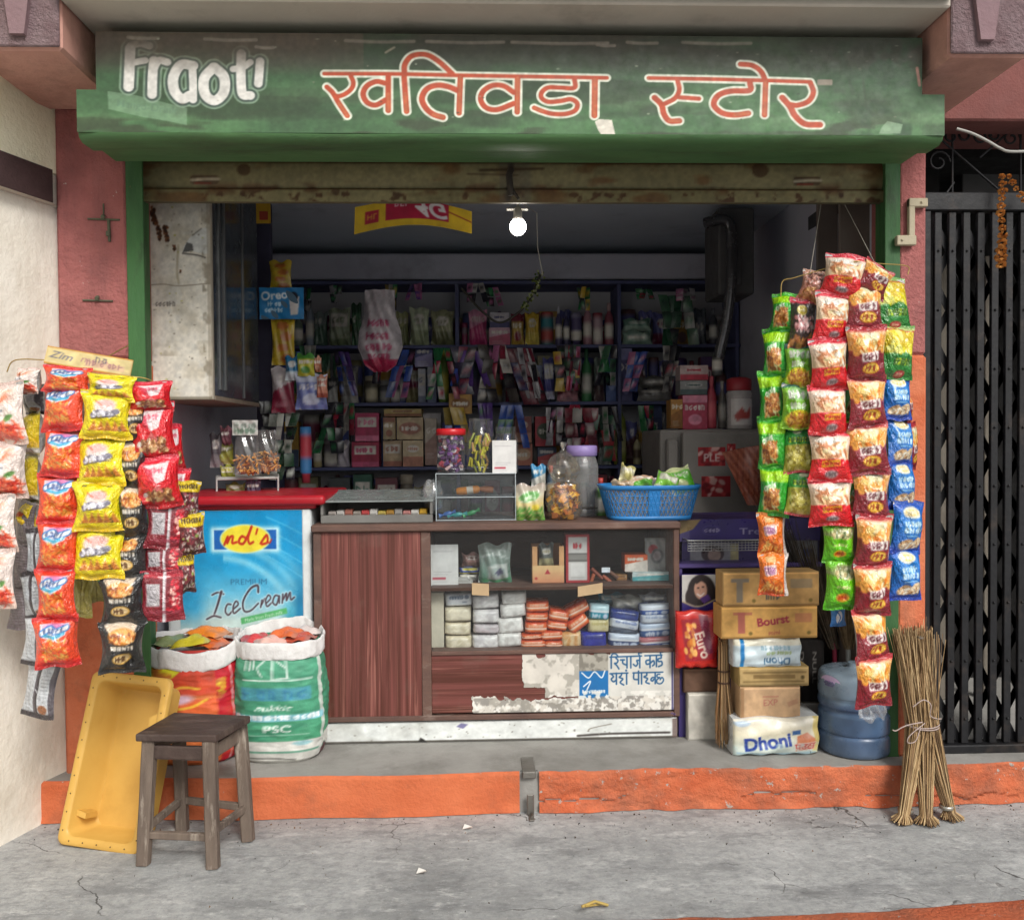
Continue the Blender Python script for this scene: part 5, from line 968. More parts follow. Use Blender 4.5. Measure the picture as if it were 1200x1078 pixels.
# dark cartons with pale lettering behind
c = Cv(60, 60, '#23201f', 7); c.text('DECO', 12, 28, 13, '#8a8680', rot=90, bold=.01); c.text('null'.upper(), 40, 26, 13, '#7d7a75', rot=90, bold=.01); c.noise(10, .2)
carton('black_carton', 'black carton with pale upright lettering behind the blue water jar', (932, 750, 966, 822), .02, .25, c, '#262322', group=None)
carton('grey_ledge_block', 'pale grey block behind the cartons left of the water jar', (930, 823, 968, 872), .03, .3, cbase(30, 40, '#a5a29b', 9), '#9a978f', cat='block', group=None)
# soft grass brooms standing behind, handles down
for i, (xt, yt, xb, yb, Y, col, hc, lb) in enumerate([(905, 596, 962, 770, .05, '#4a443e', '#3c342e', 'dark grass broom slanting behind the right hanging snack packets'), (945, 640, 978, 790, .0, '#5c5040', '#7c2238', 'grass broom with a wine red handle above the water jar'), (985, 690, 994, 790, -.05, '#7b6648', '#8a8a86', 'brown grass broom with a pale handle above the water jar'), (1052, 690, 1046, 790, -.2, '#3f6b3f', '#2f4f2f', 'green bristle broom behind the straw bundle by the pillar')]):
    t_ = thing('grass_broom', P(xb, yb+30, Y), lb, 'broom', 'grass brooms on the right'); q = np.random.default_rng(i+30); mb = MB(); a, c_ = P(xt, yt, Y), P(xb, yb-30, Y)
    for k in range(90):
        d = np.array([q.normal(0, .5), q.normal(0, .4), 0]); L_ = q.uniform(.8, 1.08)
        mb.tube([c_+d*.016, c_+(a-c_)*.5*L_+d*.04, c_+(a-c_)*L_+d*.075], .0022, 4, r2=.0008, cap=False)
    mb.build('bristles', pm('bristle_%d' % i, col, .8, col2=np.clip(hx(col)*.6, 0, 1), scale=40, bmp=.2), t_)
    MB().tube([c_+(a-c_)*.06, c_, P(xb, yb+28, Y)], .012, 10, r2=.009).build('handle', pm('handle_%d' % i, hc, .45, bmp=.1), t_)
# =================================================================== HANGING SNACK PACKETS
CW, CH = 60, 68
def art(kind):
    c = Cv(CW, CH, '#ffffff', sum(map(ord, kind))); q = c.rng; pe = ['#a8692c', '#c98a45', '#7d4a22', '#dba867']
    if kind == 'orange':
        c.vgrad([(0, '#c4282c'), (.08, '#cf3229'), (.12, '#e0502a'), (.8, '#dd4a26'), (.9, '#c8281f'), (1, '#b81f25')]); c.poly([(12, 9), (50, 9), (47, 24), (30, 32), (12, 24)], '#e9e2ea'); c.ell(32, 12, 14, 4, '#d789b4', soft=3)
        for a, w_, k in ((0, 9, '#2a6fb4'), (0, 5.5, '#eef2f6')): c.line([(14, 20), (26, 15), (34, 19), (48, 15)], w_, k)
        c.scrib(17, 17.5, 45, 6, '#3c4f7c', 1.6); c.line([(18, 23), (32, 26), (44, 22)], 4, '#4aa8c9', al=.9); c.blobs(13, 30, 47, 56, 120, 4.2, 1.2, ['#f39a4a', '#f6bd6a', '#e5702a', '#ee7f2e', '#d9531f'])
    elif kind == 'yellow':
        c.vgrad([(0, '#d8bd14'), (.07, '#f0d41a'), (.85, '#f0d218'), (1, '#d9b512')]); c.rect(12, 6, 18, 8, '#3a3420'); c.rect(41, 6, 47, 8, '#3a3420'); c.ell(30, 24, 15, 11, '#efdcd6', soft=4); c.ell(33, 20, 10, 6, '#f2b9b4', soft=4); c.line([(18, 16), (26, 22)], 2, '#c95b3a', al=.7)
        c.line([(14, 36), (24, 32), (34, 34), (46, 30)], 8, '#8a8794'); c.scrib(15, 34, 45, 8, '#e9e7ee', 2.6); c.line([(13, 40), (30, 38), (47, 36)], 1.6, '#4b4650')
        for i in range(5): x = 10+i*9; c.poly([(x, 56), (x+6, 43), (x+11, 56)], '#b9742a'); c.line([(x, 56), (x+6, 43), (x+11, 56)], 1.6, '#e8b04a', sm=False)
        c.text('5', 48, 53, 9, '#4a3a14', bold=.03)
    elif kind == 'black':
        c.vgrad([(0, '#1a1919'), (1, '#161515')]); c.poly([(8, 4), (50, 4), (46, 14), (12, 15)], '#e6d3bd'); c.ell(29, 18, 19, 9, '#d08a3c', soft=2); c.ell(29, 15, 14, 5, '#e9b26a', soft=3); c.blobs(12, 14, 46, 24, 40, 3, 1.6, ['#b86a28', '#eec084', '#8a4a1c']); c.scrib(13, 31, 46, 4, '#e7e0d4', 1.6); c.rect(14, 28, 46, 29, '#cfae7a', al=.6)
        c.ell(29, 45, 14, 7, '#e0b35e'); c.ell(29, 45, 12, 5.3, '#e8cfa0'); c.scrib(20, 45, 38, 6, '#4a2a12', 1.9); c.rect(0, 60, 60, 68, '#2a2a2a')
    elif kind == 'redpeanut':
        c.vgrad([(0, '#b11a2c'), (.08, '#d43348'), (.14, '#cf1f2e'), (.75, '#c01522'), (1, '#a8121e')]); c.poly([(12, 10), (48, 8), (42, 30), (30, 34)], '#ecd9da'); c.poly([(12, 10), (24, 16), (28, 34), (20, 30)], '#b8223a', .8); c.scrib(18, 17, 44, 6, '#c8435a', 1.6, al=.8); c.poly([(10, 56), (30, 34), (52, 56)], '#d9c9b8', .5); c.blobs(14, 42, 48, 57, 70, 3.2, 2.2, ['#b98452', '#8a5a34', '#d9b88a', '#6d3f26']); c.ell(12, 48, 3.5, 3.5, '#e9e2dc')
    elif kind == 'pink':
        c.vgrad([(0, '#d9bcb4'), (.1, '#efe3dd'), (.6, '#e9dcd4'), (1, '#dcc5ba')]); c.ell(30, 16, 20, 9, '#eab5a4', soft=6); c.blobs(14, 10, 46, 22, 30, 5, 1.3, ['#e98a6a', '#f2c0a4', '#f7ece6']); c.scrib(8, 32, 46, 9, '#4c5666', 2.4); c.scrib(9, 31.5, 46, 8, '#f2eff0', 1.2); c.ell(48, 39, 6, 3, '#5f8a4a', rot=-30); c.blobs(4, 46, 56, 62, 110, 6, 1.3, ['#d84a2e', '#c2361f', '#e8704c', '#b02a1a'])
    elif kind == 'silverback':
        c.vgrad([(0, '#2b2428'), (.09, '#2b2428'), (.1, '#c7c9cc'), (.9, '#bfc2c6'), (.91, '#2b2428'), (1, '#2b2428')]); c.rect(26, 0, 33, 68, '#2e262a'); c.rect(27.5, 6, 29, 62, '#8d8a90', al=.8); c.lines(6, 14, 23, 10, 4.2, '#83868a', 1, .7); c.lines(36, 14, 54, 9, 4, '#83868a', 1, .7); c.rect(52, 0, 60, 68, '#322a30', al=.8); c.ell(42, 57, 8, 5, '#8a5a3a')
    elif kind == 'greyback':
        c.vgrad([(0, '#7d767a'), (1, '#6d6468')]); [c.rect(0, y, 60, y+1.4, '#57474c', al=.8) for y in range(3, 66, 4)]; c.noise(8, .15)
    elif kind == 'redback':
        c.vgrad([(0, '#8f1626'), (.1, '#a81f33'), (.14, '#6d1322'), (1, '#7a1526')]); c.rect(6, 16, 26, 46, '#b9b4b6'); c.lines(8, 19, 24, 9, 3, '#86818a', 1, .8); c.rect(30, 0, 34, 68, '#d6d0d2'); c.blobs(38, 12, 54, 56, 34, 4, 2, ['#c9223a', '#e7b9ae', '#a01a2a']); c.rect(8, 52, 56, 57, '#8d3a48', al=.6)
    elif kind == 'goldback':
        c.vgrad([(0, '#a59a52'), (.5, '#c9bd72'), (1, '#8f8444')]); c.rect(28, 0, 32, 68, '#7d7338', al=.7); c.line([(6, 6), (24, 40), (10, 64)], 4, '#e6dfa4', al=.6); c.line([(50, 4), (38, 36), (54, 62)], 4, '#7f7434', al=.6)
    elif kind == 'pinkback':
        c.vgrad([(0, '#c9a9a2'), (.5, '#dcc8c0'), (1, '#b9928c')]); c.rect(28, 0, 32, 68, '#a97f7c'); c.lines(6, 10, 24, 12, 4, '#9d7a78', 1, .7)
    elif kind == 'yellowblack':
        c.vgrad([(0, '#8f8c86'), (.12, '#d8c222'), (.55, '#dcbf1e'), (.7, '#cfa91c'), (1, '#b8b2a6')]); c.ell(30, 24, 16, 9, '#b6a24a', soft=3); c.ell(30, 26, 9, 6, '#b5552a'); c.rect(0, 54, 60, 62, '#d9d3cc'); c.scrib(8, 58, 52, 5, '#7d4a4a', 1.4)
    elif kind == 'choco':
        c.vgrad([(0, '#cfb51e'), (.28, '#d9bf24'), (.3, '#5a2a2e'), (1, '#4a2226')]); c.scrib(10, 10, 50, 7, '#3a2c14', 2); c.blobs(8, 24, 54, 60, 60, 4, 2.2, ['#b9a6a0', '#8a3a44', '#d7c9c0', '#6d2c34', '#93a05a']); c.text('57', 40, 55, 11, '#d9cfc8', bold=.02)
    elif kind == 'green':
        c.vgrad([(0, '#4fb52c'), (.1, '#36a02a'), (.13, '#a8d81e'), (.3, '#9fd31e'), (.34, '#2f9a2c'), (1, '#2a8f2a')]); c.text('peanut'[:4].replace('pean', 'onis'), 24, 27, 15, '#e9efdc', bold=.04, rot=-14); c.ell(28, 45, 20, 15, '#c9c894', rot=-20, soft=2); c.blobs(12, 32, 44, 58, 90, 3.6, 2.1, pe); c.line([(6, 64), (30, 60), (56, 62)], 2, '#6fc048')
    elif kind == 'orangesmall':
        c.vgrad([(0, '#d98a3a'), (.06, '#ef7d26'), (.6, '#ec7420'), (.9, '#d9661f'), (1, '#b8431c')]); c.rect(14, 6, 34, 14, '#f3c08a'); c.rect(8, 18, 36, 34, '#e6cdc8', r=4, rot=-8); c.scrib(10, 24, 34, 6, '#a46a9a', 1.8); c.scrib(12, 30, 32, 4, '#a46a9a', 1.2); c.blobs(8, 42, 50, 62, 70, 6, 1.8, ['#d9883c', '#c66a26', '#f0b469', '#a8521c']); c.rect(53, 0, 60, 68, '#d9d2cc')
    elif kind == 'pinkbrown':
        c.vgrad([(0, '#b88a74'), (.3, '#c99a8c'), (1, '#a86a58')]); c.blobs(6, 6, 54, 40, 60, 4, 2, ['#e3c3bd', '#5a3a3a', '#d99a94', '#8a5a4a']); c.blobs(6, 44, 54, 64, 50, 5, 3, ['#b98452', '#94603a', '#d9ae7a'])
    elif kind == 'blackpink':
        c.vgrad([(0, '#b03a4c'), (.1, '#b8384a'), (.14, '#2b2526'), (.8, '#3a2a28'), (1, '#7a3a34')]); c.ell(24, 18, 13, 7, '#d9cf9a'); c.ell(24, 18, 11, 5.5, '#b5a02c'); c.scrib(16, 18, 32, 4, '#f0ead2', 1.2); c.blobs(8, 26, 54, 46, 70, 3, 2.4, ['#e3b9b8', '#c98a8a', '#f2e2de', '#8a5a5a']); c.blobs(4, 52, 56, 64, 30, 7, 3, ['#a8693c', '#c98f5a', '#7d4a2a'])
    elif kind == 'ltgreen':
        c.vgrad([(0, '#2e5d52'), (.09, '#31685c'), (.13, '#8cc23c'), (.6, '#79b534'), (1, '#93c93c')]); c.ell(26, 16, 20, 10, '#9fd08a', soft=4); c.scrib(10, 17, 50, 10, '#eef2e6', 3); c.scrib(14, 33, 44, 8, '#e3ecda', 2.4); c.ell(30, 52, 26, 13, '#e0d03a', soft=2); c.blobs(12, 46, 52, 62, 70, 6, 1.4, ['#c98a3a', '#a8652a', '#e3b25a'])
    elif kind == 'cashew':
        c.vgrad([(0, '#2a4a3a'), (.08, '#2f5a46'), (.13, '#2f7d3a'), (.4, '#2c8a3a'), (.44, '#b5ae4a'), (1, '#a39a3e')]); c.rect(10, 19, 52, 26, '#b9c92c', al=.9); c.scrib(11, 22, 50, 6, '#2f5a2a', 1.8); c.ell(30, 10, 9, 4, '#dfe3c4'); c.blobs(6, 32, 56, 62, 80, 5, 2.6, ['#d6cc70', '#b9ac4c', '#e6de92', '#8f8436']); c.rect(0, 64, 60, 68, '#a83038')
    elif kind == 'redwhite':
        c.vgrad([(0, '#b01428'), (.1, '#c72038'), (.14, '#e9d2c0'), (.55, '#e3c9a8'), (.58, '#cc1424'), (.93, '#c0101e'), (1, '#a80e1c')]); c.ell(28, 16, 20, 6, '#f4ece4', soft=5); c.blobs(8, 18, 54, 36, 60, 6, 2, ['#ecd8a8', '#f6eddd', '#d9a878', '#c98a62']); c.rect(15, 40, 42, 48, '#e6b02c', rot=-4); c.scrib(17, 44, 40, 4, '#b5301c', 1.6); c.ell(30, 57, 9, 4.5, '#b9a9a8', soft=2); c.scrib(22, 57, 38, 5, '#6a5a5c', 1.4)
    elif kind == 'maroon':
        c.vgrad([(0, '#8f1420'), (.08, '#a31c24'), (.13, '#dfb27a'), (.4, '#e0a65c'), (.45, '#7d1224'), (.95, '#741022'), (1, '#8d1824')]); c.ell(30, 13, 20, 6, '#f3e6d2', soft=5); c.blobs(6, 14, 54, 30, 46, 7, 3, ['#e9a24a', '#f2c67a', '#d9822c', '#f6e3b8']); c.rect(15, 31, 46, 42, '#e6dcd6', r=2, rot=-4); c.scrib(18, 36.5, 43, 7, '#5a1a24', 2); c.ell(32, 50, 14, 7, '#d9a02c'); c.ell(32, 50, 12, 5.5, '#e8c05a'); c.scrib(23, 50, 41, 6, '#9a3a1a', 1.8); c.line([(4, 60), (30, 58), (56, 62)], 1.2, '#a83a4a')
    elif kind == 'ylwgreen':
        c.vgrad([(0, '#5a9a4a'), (.08, '#b9c26a'), (.1, '#b02430'), (.13, '#e6d04a'), (.5, '#dcc52c'), (.56, '#2a7d2c'), (1, '#1f6d2a')]); c.ell(34, 16, 18, 6, '#f0ead0', soft=4); c.blobs(6, 12, 54, 36, 50, 7, 4, ['#e9d83a', '#f2e98a', '#cdb41f']); c.poly([(6, 42), (12, 36), (24, 38), (34, 34), (46, 38), (54, 40), (54, 68), (6, 68)], '#257a2c'); c.rect(14, 42, 48, 50, '#b8cc2c'); c.scrib(15, 46, 47, 7, '#2f5f1c', 2); c.ell(31, 60, 9, 4, '#a82c30'); c.scrib(26, 60, 36, 3, '#e9d0b0', 1); c.rect(0, 63, 60, 68, '#8d2430', al=.0)
    elif kind == 'blue':
        c.vgrad([(0, '#1d3f94'), (.1, '#1f58b0'), (.3, '#1f7ac0'), (.75, '#2468b4'), (1, '#1c3a92')]); c.ell(26, 14, 15, 7, '#e8e3d0'); c.ell(26, 14, 11, 4, '#d9b54a', al=.7); c.scrib(18, 14, 34, 3.5, '#f4efdf', 1.2); c.scrib(12, 28, 42, 6, '#cfe6f2', 2); c.scrib(12, 36, 48, 6, '#cfe6f2', 2); c.rect(14, 42, 42, 43.4, '#a9d2ea'); c.ell(20, 54, 13, 7, '#c9a882'); c.ell(40, 52, 13, 7, '#d8bd9a', rot=-15); c.blobs(8, 50, 52, 58, 14, 4, 2, ['#e9dcc4', '#b08a62', '#f3ebdc']); c.rect(0, 60, 60, 68, '#1f3f9a', al=.6)
    elif kind == 'lime':
        c.vgrad([(0, '#8fc83a'), (.14, '#6fbf1f'), (.3, '#8a9a6a'), (.36, '#74c21c'), (1, '#55ad18')]); c.ell(32, 18, 22, 9, '#b9c28a', soft=3); c.blobs(12, 12, 52, 24, 30, 4, 2.4, ['#e6e3c0', '#8a8a5a', '#c9b98a', '#5a6a3a']); c.scrib(16, 36, 40, 3, '#e6e6b0', 1.2); c.ell(28, 50, 12, 6, '#d9a83a'); c.scrib(20, 50, 36, 5, '#b5481c', 1.8)
    elif kind == 'bluesmall':
        c.vgrad([(0, '#9aa6b4'), (.3, '#2a7ab8'), (1, '#2468a4')]); c.ell(30, 36, 12, 20, '#e6e9ec', rot=15); c.line([(24, 20), (34, 36), (28, 54)], 4, '#2a6ab0')
    c.rect(0, 0, CW, 4, '#ffffff', al=.10); [c.rect(x, 0, x+.8, 4.5, '#000000', al=.10) for x in range(1, CW, 3)]; [c.rect(x, CH-4.5, x+.8, CH, '#000000', al=.10) for x in range(1, CW, 3)]
    g_ = c.a.mean(2, keepdims=True); c.a = np.clip(g_+(c.a-g_)*1.18, 0, .93); return c
BACK = {'orange': '#b8b4b4', 'yellow': '#bdb07a', 'black': '#3c6b2c', 'green': '#2c7a2a', 'redwhite': '#a8a4a4', 'maroon': '#9a948f'}
PK = {}
def pack_mesh(kind, var):
    if (kind, var) in PK: return PK[kind, var]
    c = art(kind) if (kind, 'art') not in PK else PK[kind, 'art']; PK[kind, 'art'] = c
    q = np.random.default_rng(hash_(kind)+var*77); nu, nv = 40, 50; u, v = np.meshgrid(np.linspace(0, 1, nu), np.linspace(0, 1, nv)); s = 2*u-1
    vv = np.clip((v-.075)/.85, 0, 1); e = np.sin(math.pi*vv)**.55*(1-np.abs(s)**2.6)**.8; pin = 1-(.13+.07*q.random())*np.sin(math.pi*vv)**.9
    x = s*.5*pin; z = v.copy(); ends = np.exp(-vv*5.5)+np.exp(-(1-vv)*5.5)
    cr = .0
    for k in range(5): f, p = q.uniform(5, 14), q.uniform(0, 6.3); cr = cr+np.sin(s*f+p+v*q.uniform(-3, 3))*.5
    y = -.5*e*(1+.10*cr*ends)+.05*cr*ends*np.sin(math.pi*vv)+.03*np.sin(u*7+v*9+q.uniform(0, 6))*e
    for k in range(7):          # sharp foil creases running from the seals
        a, b_, an_ = q.uniform(-.9, .9), (0 if k % 2 else 1), q.uniform(-.9, .9); dd = np.abs((s-a)-(vv-b_)*an_*1.5); y = y+q.uniform(-.09, .05)*np.exp(-dd/.055)*np.exp(-np.abs(vv-b_)*q.uniform(2, 4.5))*(e > .05)
    for k in range(4):          # soft dents
        a, b_ = q.uniform(-.7, .7), q.uniform(.15, .85); y = y+q.uniform(.05, .2)*np.exp(-((s-a)/.22)**2-((v-b_)/.10)**2)*(e > .1)
    y = y+(.05*np.sin(s*q.uniform(3, 7)+q.uniform(0, 6)))*(1-np.clip(e*3, 0, 1)); z = z+.018*np.sin(s*q.uniform(2, 5)+q.uniform(0, 6))*np.clip(1-vv*8, 0, 1)+.018*np.sin(s*4+q.uniform(0, 6))*np.clip(vv*8-7, 0, 1)
    # zig-zag cut seal
    z[0] += .008*(np.arange(nu) % 2); z[-1] += .008*(np.arange(nu) % 2)
    mb = MB().grid(np.stack([x, y, z], -1), c.sample(u, v)); yb = .5*e*.8; bk = Cv(20, 20, BACK.get(kind, '#b4b2b0'), 1); bk.rect(9, 0, 11, 20, hx(BACK.get(kind, '#b4b2b0'))*.6)
    ii = np.r_[0:nv:3, nv-1]; mb.grid(np.stack([x, np.where(e < .02, y, yb)+.002, z], -1)[ii], bk.sample(u, v)[ii], flip=True)
    o = mb.build('snack_packet', foilp, org=(0, 0, 0)); me = o.data; bpy.data.objects.remove(o); PK[kind, var] = me; return me
def hash_(s): return sum((i+1)*ord(ch) for i, ch in enumerate(s)) % 9973
foilp = printed('packet_foil', .18, .6, .45, 8, coat=.5, jit=.06, bdist=.06)
ORD = ['top', 'second', 'third', 'fourth', 'fifth', 'sixth', 'seventh', 'eighth', 'ninth']
prng = random.Random(3)
def strip(kind, look, side, Y, yaw, boxes, th=.092, grp=None, tops=None, kinds=None, roll=None, name='snack_packet', where=None):
    n = len(boxes)
    for i, (x0, y0, x1, y1) in enumerate(boxes):
        k = kinds[i] if kinds else kind; me = pack_mesh(k, (i*2+len(boxes)) % 5); o = bpy.data.objects.new(name, me); COL.objects.link(o)
        yw = yaw+prng.uniform(-12, 12); Yi = Y+prng.uniform(-.008, .008); a = P((x0+x1)/2, y1, Yi); c = P((x0+x1)/2, y0, Yi); w_ = (x1-x0)*SC(Yi)
        o.location = a; dx = (c-a)[0]; h = (c-a)[2]; o.rotation_euler = (rad(prng.uniform(-10, 6)), math.atan2(dx, h)+rad(prng.uniform(-4, 4)+(roll[i] if roll else 0)), rad(yw)); o.rotation_mode = 'XYZ'
        o.scale = (w_*(1.13 if side == 'right' else 1.07)/max(math.cos(rad(yaw)), .45), th*prng.uniform(.9, 1.15), h*1.06)
        pos = 'only' if n == 1 else ('top' if i == 0 else ('bottom' if i == n-1 else ORD[i]))
        lb = f'{look}, {side} rack' if n == 1 else f'{look}, {pos} of its {n}, {side} rack'
        tag(o, lb+(where or ''), 'snack packet', grp or f'snack packets hung on the {side} rack')
# ---- left rack
strip('pink', 'white packet of red shreds', 'left', -.80, -14, [(18, 433, 48, 462), (-24, 452, 40, 521), (-26, 520, 30, 583), (-28, 582, 26, 645), (-30, 645, 20, 712)])
strip('greyback', 'dull grey brown packet back', 'left', -.72, -25, [(12, 590, 46, 640), (10, 638, 44, 688), (8, 687, 40, 738)], th=.03)
strip('yellowblack', 'narrow yellow packet behind the orange strip', 'left', -.70, -35, [(30, 452, 54, 486), (28, 484, 52, 536), (24, 536, 50, 590), (26, 588, 52, 622)], kinds=['silverback', 'yellowblack', 'yellowblack', 'yellowblack'])
strip('silverback', 'silver white packet back with dark seam', 'left', -.76, -8, [(32, 622, 56, 674), (28, 672, 62, 726), (24, 724, 68, 780), (20, 778, 65, 841)], th=.04)
strip('orange', 'bright orange red packet with blue white band', 'left', -.87, -4, [(52, 431, 103, 462), (47, 452, 98, 506), (46, 504, 95, 560), (46, 558, 93, 615), (45, 613, 92, 671), (45, 669, 91, 728), (45, 725, 92, 782)])
strip('pinkback', 'pale pink packet back between orange and yellow strips', 'left', -.74, 5, [(84, 452, 108, 506)], th=.03)
strip('goldback', 'shiny gold packet back beside the orange strip', 'left', -.74, 12, [(80, 605, 106, 676), (82, 674, 106, 724)], th=.03)
strip('goldback', 'dull gold packet back under the yellow strip', 'left', -.72, 5, [(100, 640, 128, 706)], th=.03)
strip('yellow', 'yellow packet with brown triangle chips', 'left', -.88, 5, [(102, 441, 156, 470), (97, 460, 151, 515), (92, 512, 146, 570), (89, 567, 143, 623), (87, 619, 143, 679)], roll=[6, 0, 0, 0, 0])
strip('black', 'black packet with burger picture', 'left', -.84, 12, [(144, 470, 176, 522), (142, 518, 175, 577), (138, 572, 173, 632), (130, 626, 170, 682), (122, 676, 169, 733), (120, 728, 167, 789)])
strip('redpeanut', 'crimson peanut packet with white panel', 'left', -.83, 12, [(154, 449, 200, 483), (157, 476, 206, 541), (165, 538, 212, 596)], roll=[-6, -3, -2])
strip('redback', 'dark red packet back with white seam', 'left', -.81, 16, [(172, 590, 217, 644), (170, 640, 214, 676), (168, 672, 213, 728)], th=.035)
strip('choco', 'small dark packet with yellow top', 'left', -.77, 30, [(207, 566, 231, 608), (212, 604, 238, 650), (206, 648, 228, 695)])
strip('redpeanut', 'red packet turned sideways behind the crimson strip', 'left', -.74, 48, [(188, 500, 214, 552), (196, 552, 220, 602)], th=.05)
# ---- right rack
strip('green', 'green nut packet with lime band', 'right', -.42, -22, [(903, 345, 930, 390), (896, 386, 924, 443), (893, 438, 921, 497), (891, 492, 920, 551), (891, 548, 921, 606)])
strip('orangesmall', 'orange packet under the green nut strip', 'right', -.42, -12, [(890, 604, 920, 652), (890, 650, 921, 698)])
strip('pinkbrown', 'pinkish brown nut packet at the head of its strip', 'right', -.47, -14, [(934, 318, 966, 356)], roll=[16])
strip('blackpink', 'black and pink nut packet under the brown one', 'right', -.48, -14, [(925, 352, 953, 411)])
strip('ltgreen', 'light green packet of fried noodles', 'right', -.49, -14, [(920, 406, 951, 455), (917, 452, 950, 504)])
strip('cashew', 'dark green packet of pale cashews', 'right', -.48, -10, [(921, 501, 953, 555), (922, 551, 957, 605)])
strip('redwhite', 'red and cream packet with yellow banner', 'right', -.56, -4, [(962, 299, 1006, 350), (953, 345, 995, 403), (951, 399, 994, 458), (949, 454, 994, 511), (950, 507, 996, 566), (951, 562, 998, 617)], roll=[8, 2, 0, 0, 0, 0])
strip('lime', 'lime green packet under the red strip', 'right', -.52, 2, [(965, 612, 1000, 660), (967, 655, 1004, 715)])
strip('bluesmall', 'small blue white packet under the lime packets', 'right', -.46, 6, [(973, 710, 991, 734)], th=.03)
strip('maroon', 'maroon packet with white label and gold oval', 'right', -.57, 6, [(998, 308, 1036, 345), (991, 332, 1034, 390), (993, 386, 1037, 449), (995, 444, 1039, 503), (996, 499, 1041, 557), (998, 552, 1042, 611), (999, 606, 1043, 667), (1000, 662, 1044, 722), (1001, 717, 1046, 776), (1001, 770, 1045, 828)], roll=[28, 2, 0, 0, 0, 0, 0, 0, 0, 0])
strip('green', 'green packet showing between the red and maroon strips', 'right', -.46, 20, [(984, 430, 1006, 492), (986, 490, 1008, 552), (986, 550, 1008, 612)])
strip('ylwgreen', 'yellow and dark green packet of chips', 'right', -.50, 12, [(1022, 326, 1071, 390), (1029, 384, 1070, 446)])
strip('blue', 'bright blue nut packet with white oval', 'right', -.49, 13, [(1033, 441, 1070, 493), (1037, 489, 1074, 547), (1038, 541, 1075, 597), (1040, 590, 1080, 650), (1041, 643, 1082, 704)])
strip('maroon', 'dark red packet edge behind the blue strip', 'right', -.43, 55, [(1056, 452, 1076, 500), (1058, 498, 1078, 552)], th=.04)
# ---- racks: thin gold wire frames
wire = pm('gold_wire', '#b59a5a', .4, metal=.6, bmp=.05)
def wires(name, label, Y, paths, cat='hanger', mat=None, r=.0022):
    mb = MB()
    for p in paths: mb.tube(smooth([P(x, y, yy) for x, y, yy in p], 5) if len(p) > 2 else [P(*q) for q in p], r, 5)
    mb.build(name, mat or wire, None, label, cat)
wires('wire_rack', 'gold wire hanging rack carrying the left snack packets', -.8, [[(8, 436, -.78), (14, 424, -.78), (28, 421, -.79), (52, 422, -.82)], [(52, 425, -.82), (100, 436, -.85), (150, 441, -.82), (172, 444, -.80), (186, 452, -.78)], [(66, 428, -.82), (100, 430, -.6), (150, 405, -.28)]])
wires('wire_rack', 'gold wire hanging rack carrying the right snack packets', -.5, [[(915, 348, -.45), (917, 330, -.45), (930, 326, -.46), (950, 320, -.48), (985, 310, -.54), (1010, 306, -.56), (1030, 309, -.54), (1063, 312, -.5), (1064, 322, -.5)]])
sg_ = pm('thin_string', '#9a9488', .8)
wires('hanging_string', 'left pale string holding up the right snack rack', 0, [[(949, 322, -.47), (962, 240, -.18)]], 'string', sg_, .0014)
wires('hanging_string', 'right pale string holding up the right snack rack', 0, [[(1026, 310, -.53), (990, 240, -.18)]], 'string', sg_, .0014)
# price board over the left rack
c = Cv(104, 30, '#dcc48a', 5); c.rect(2, 3, 102, 27, '#e2cf96'); c.text('Zim', 18, 13, 17, '#7d7a86', bold=.01, shear=.3, rot=4); c.text('mega', 58, 12, 16, '#b98a8a', bold=.0, shear=.2); c.rect(48, 14, 96, 24, '#d9b59a', al=.7); c.scrib(50, 17, 94, 8, '#a77a7c', 1.4); c.scrib(60, 10, 78, 9, '#6d6670', 1.2); c.noise(10, .12); c.rect(0, 0, 104, 1.6, '#c9903f'); c.rect(0, 28, 104, 30, '#c9903f')
u, v = np.meshgrid(np.linspace(0, 1, 104), np.linspace(0, 1, 30)); a, b_, d, e = P(51, 425, -.84), P(152, 442, -.80), P(156, 422, -.80), P(56, 405, -.84)
V = ((1-u)*(1-v))[..., None]*a+(u*(1-v))[..., None]*b_+(u*v)[..., None]*d+((1-u)*v)[..., None]*e; mb = MB().grid(V, c.sample(u, v)); mb.grid(V+np.array([0, .006, 0]), '#b99a5a', flip=True); ed = np.array([0, .006, 0])
for A_ in (V[0], V[-1][::-1]): mb.grid(np.stack([A_+ed, A_]), '#b99a5a')
mb.build('card_sign', mprint, None, 'tilted cream card strip with faded lettering above the left snack rack', 'card')
# =================================================================== GOODS: COUNTER TOP, SHOWCASE, SHELVES
gp = printed('goods_print', .45, .4, .1, 30, jit=.05); gf = printed('goods_film', .3, .5, .2, 18, coat=.2)
def pouch_mb(x0, z0, x1, z1, Y, th, cv, seed, back='#8a8886', lie=0):
    q = np.random.default_rng(seed); nu, nv = 16, 20; u, v = np.meshgrid(np.linspace(0, 1, nu), np.linspace(0, 1, nv)); s = 2*u-1; vv = np.clip((v-.05)/.9, 0, 1)
    e = np.sin(math.pi*vv)**.5*(1-np.abs(s)**3)**.7; x = (x0+x1)/2+s*(x1-x0)/2*(1-.1*np.sin(math.pi*vv)); z = z0+v*(z1-z0)+.008*np.sin(s*5+seed)*(v > .9)
    y = Y-th/2*e+.12*th*np.sin(s*q.uniform(4, 9)+v*q.uniform(3, 9)+seed); mb = MB().grid(np.stack([x, y, z], -1), cv.sample(u, v)); mb.grid(np.stack([x, Y+th/2*e+.003, z], -1)[::3, ::3], back, flip=True); return mb
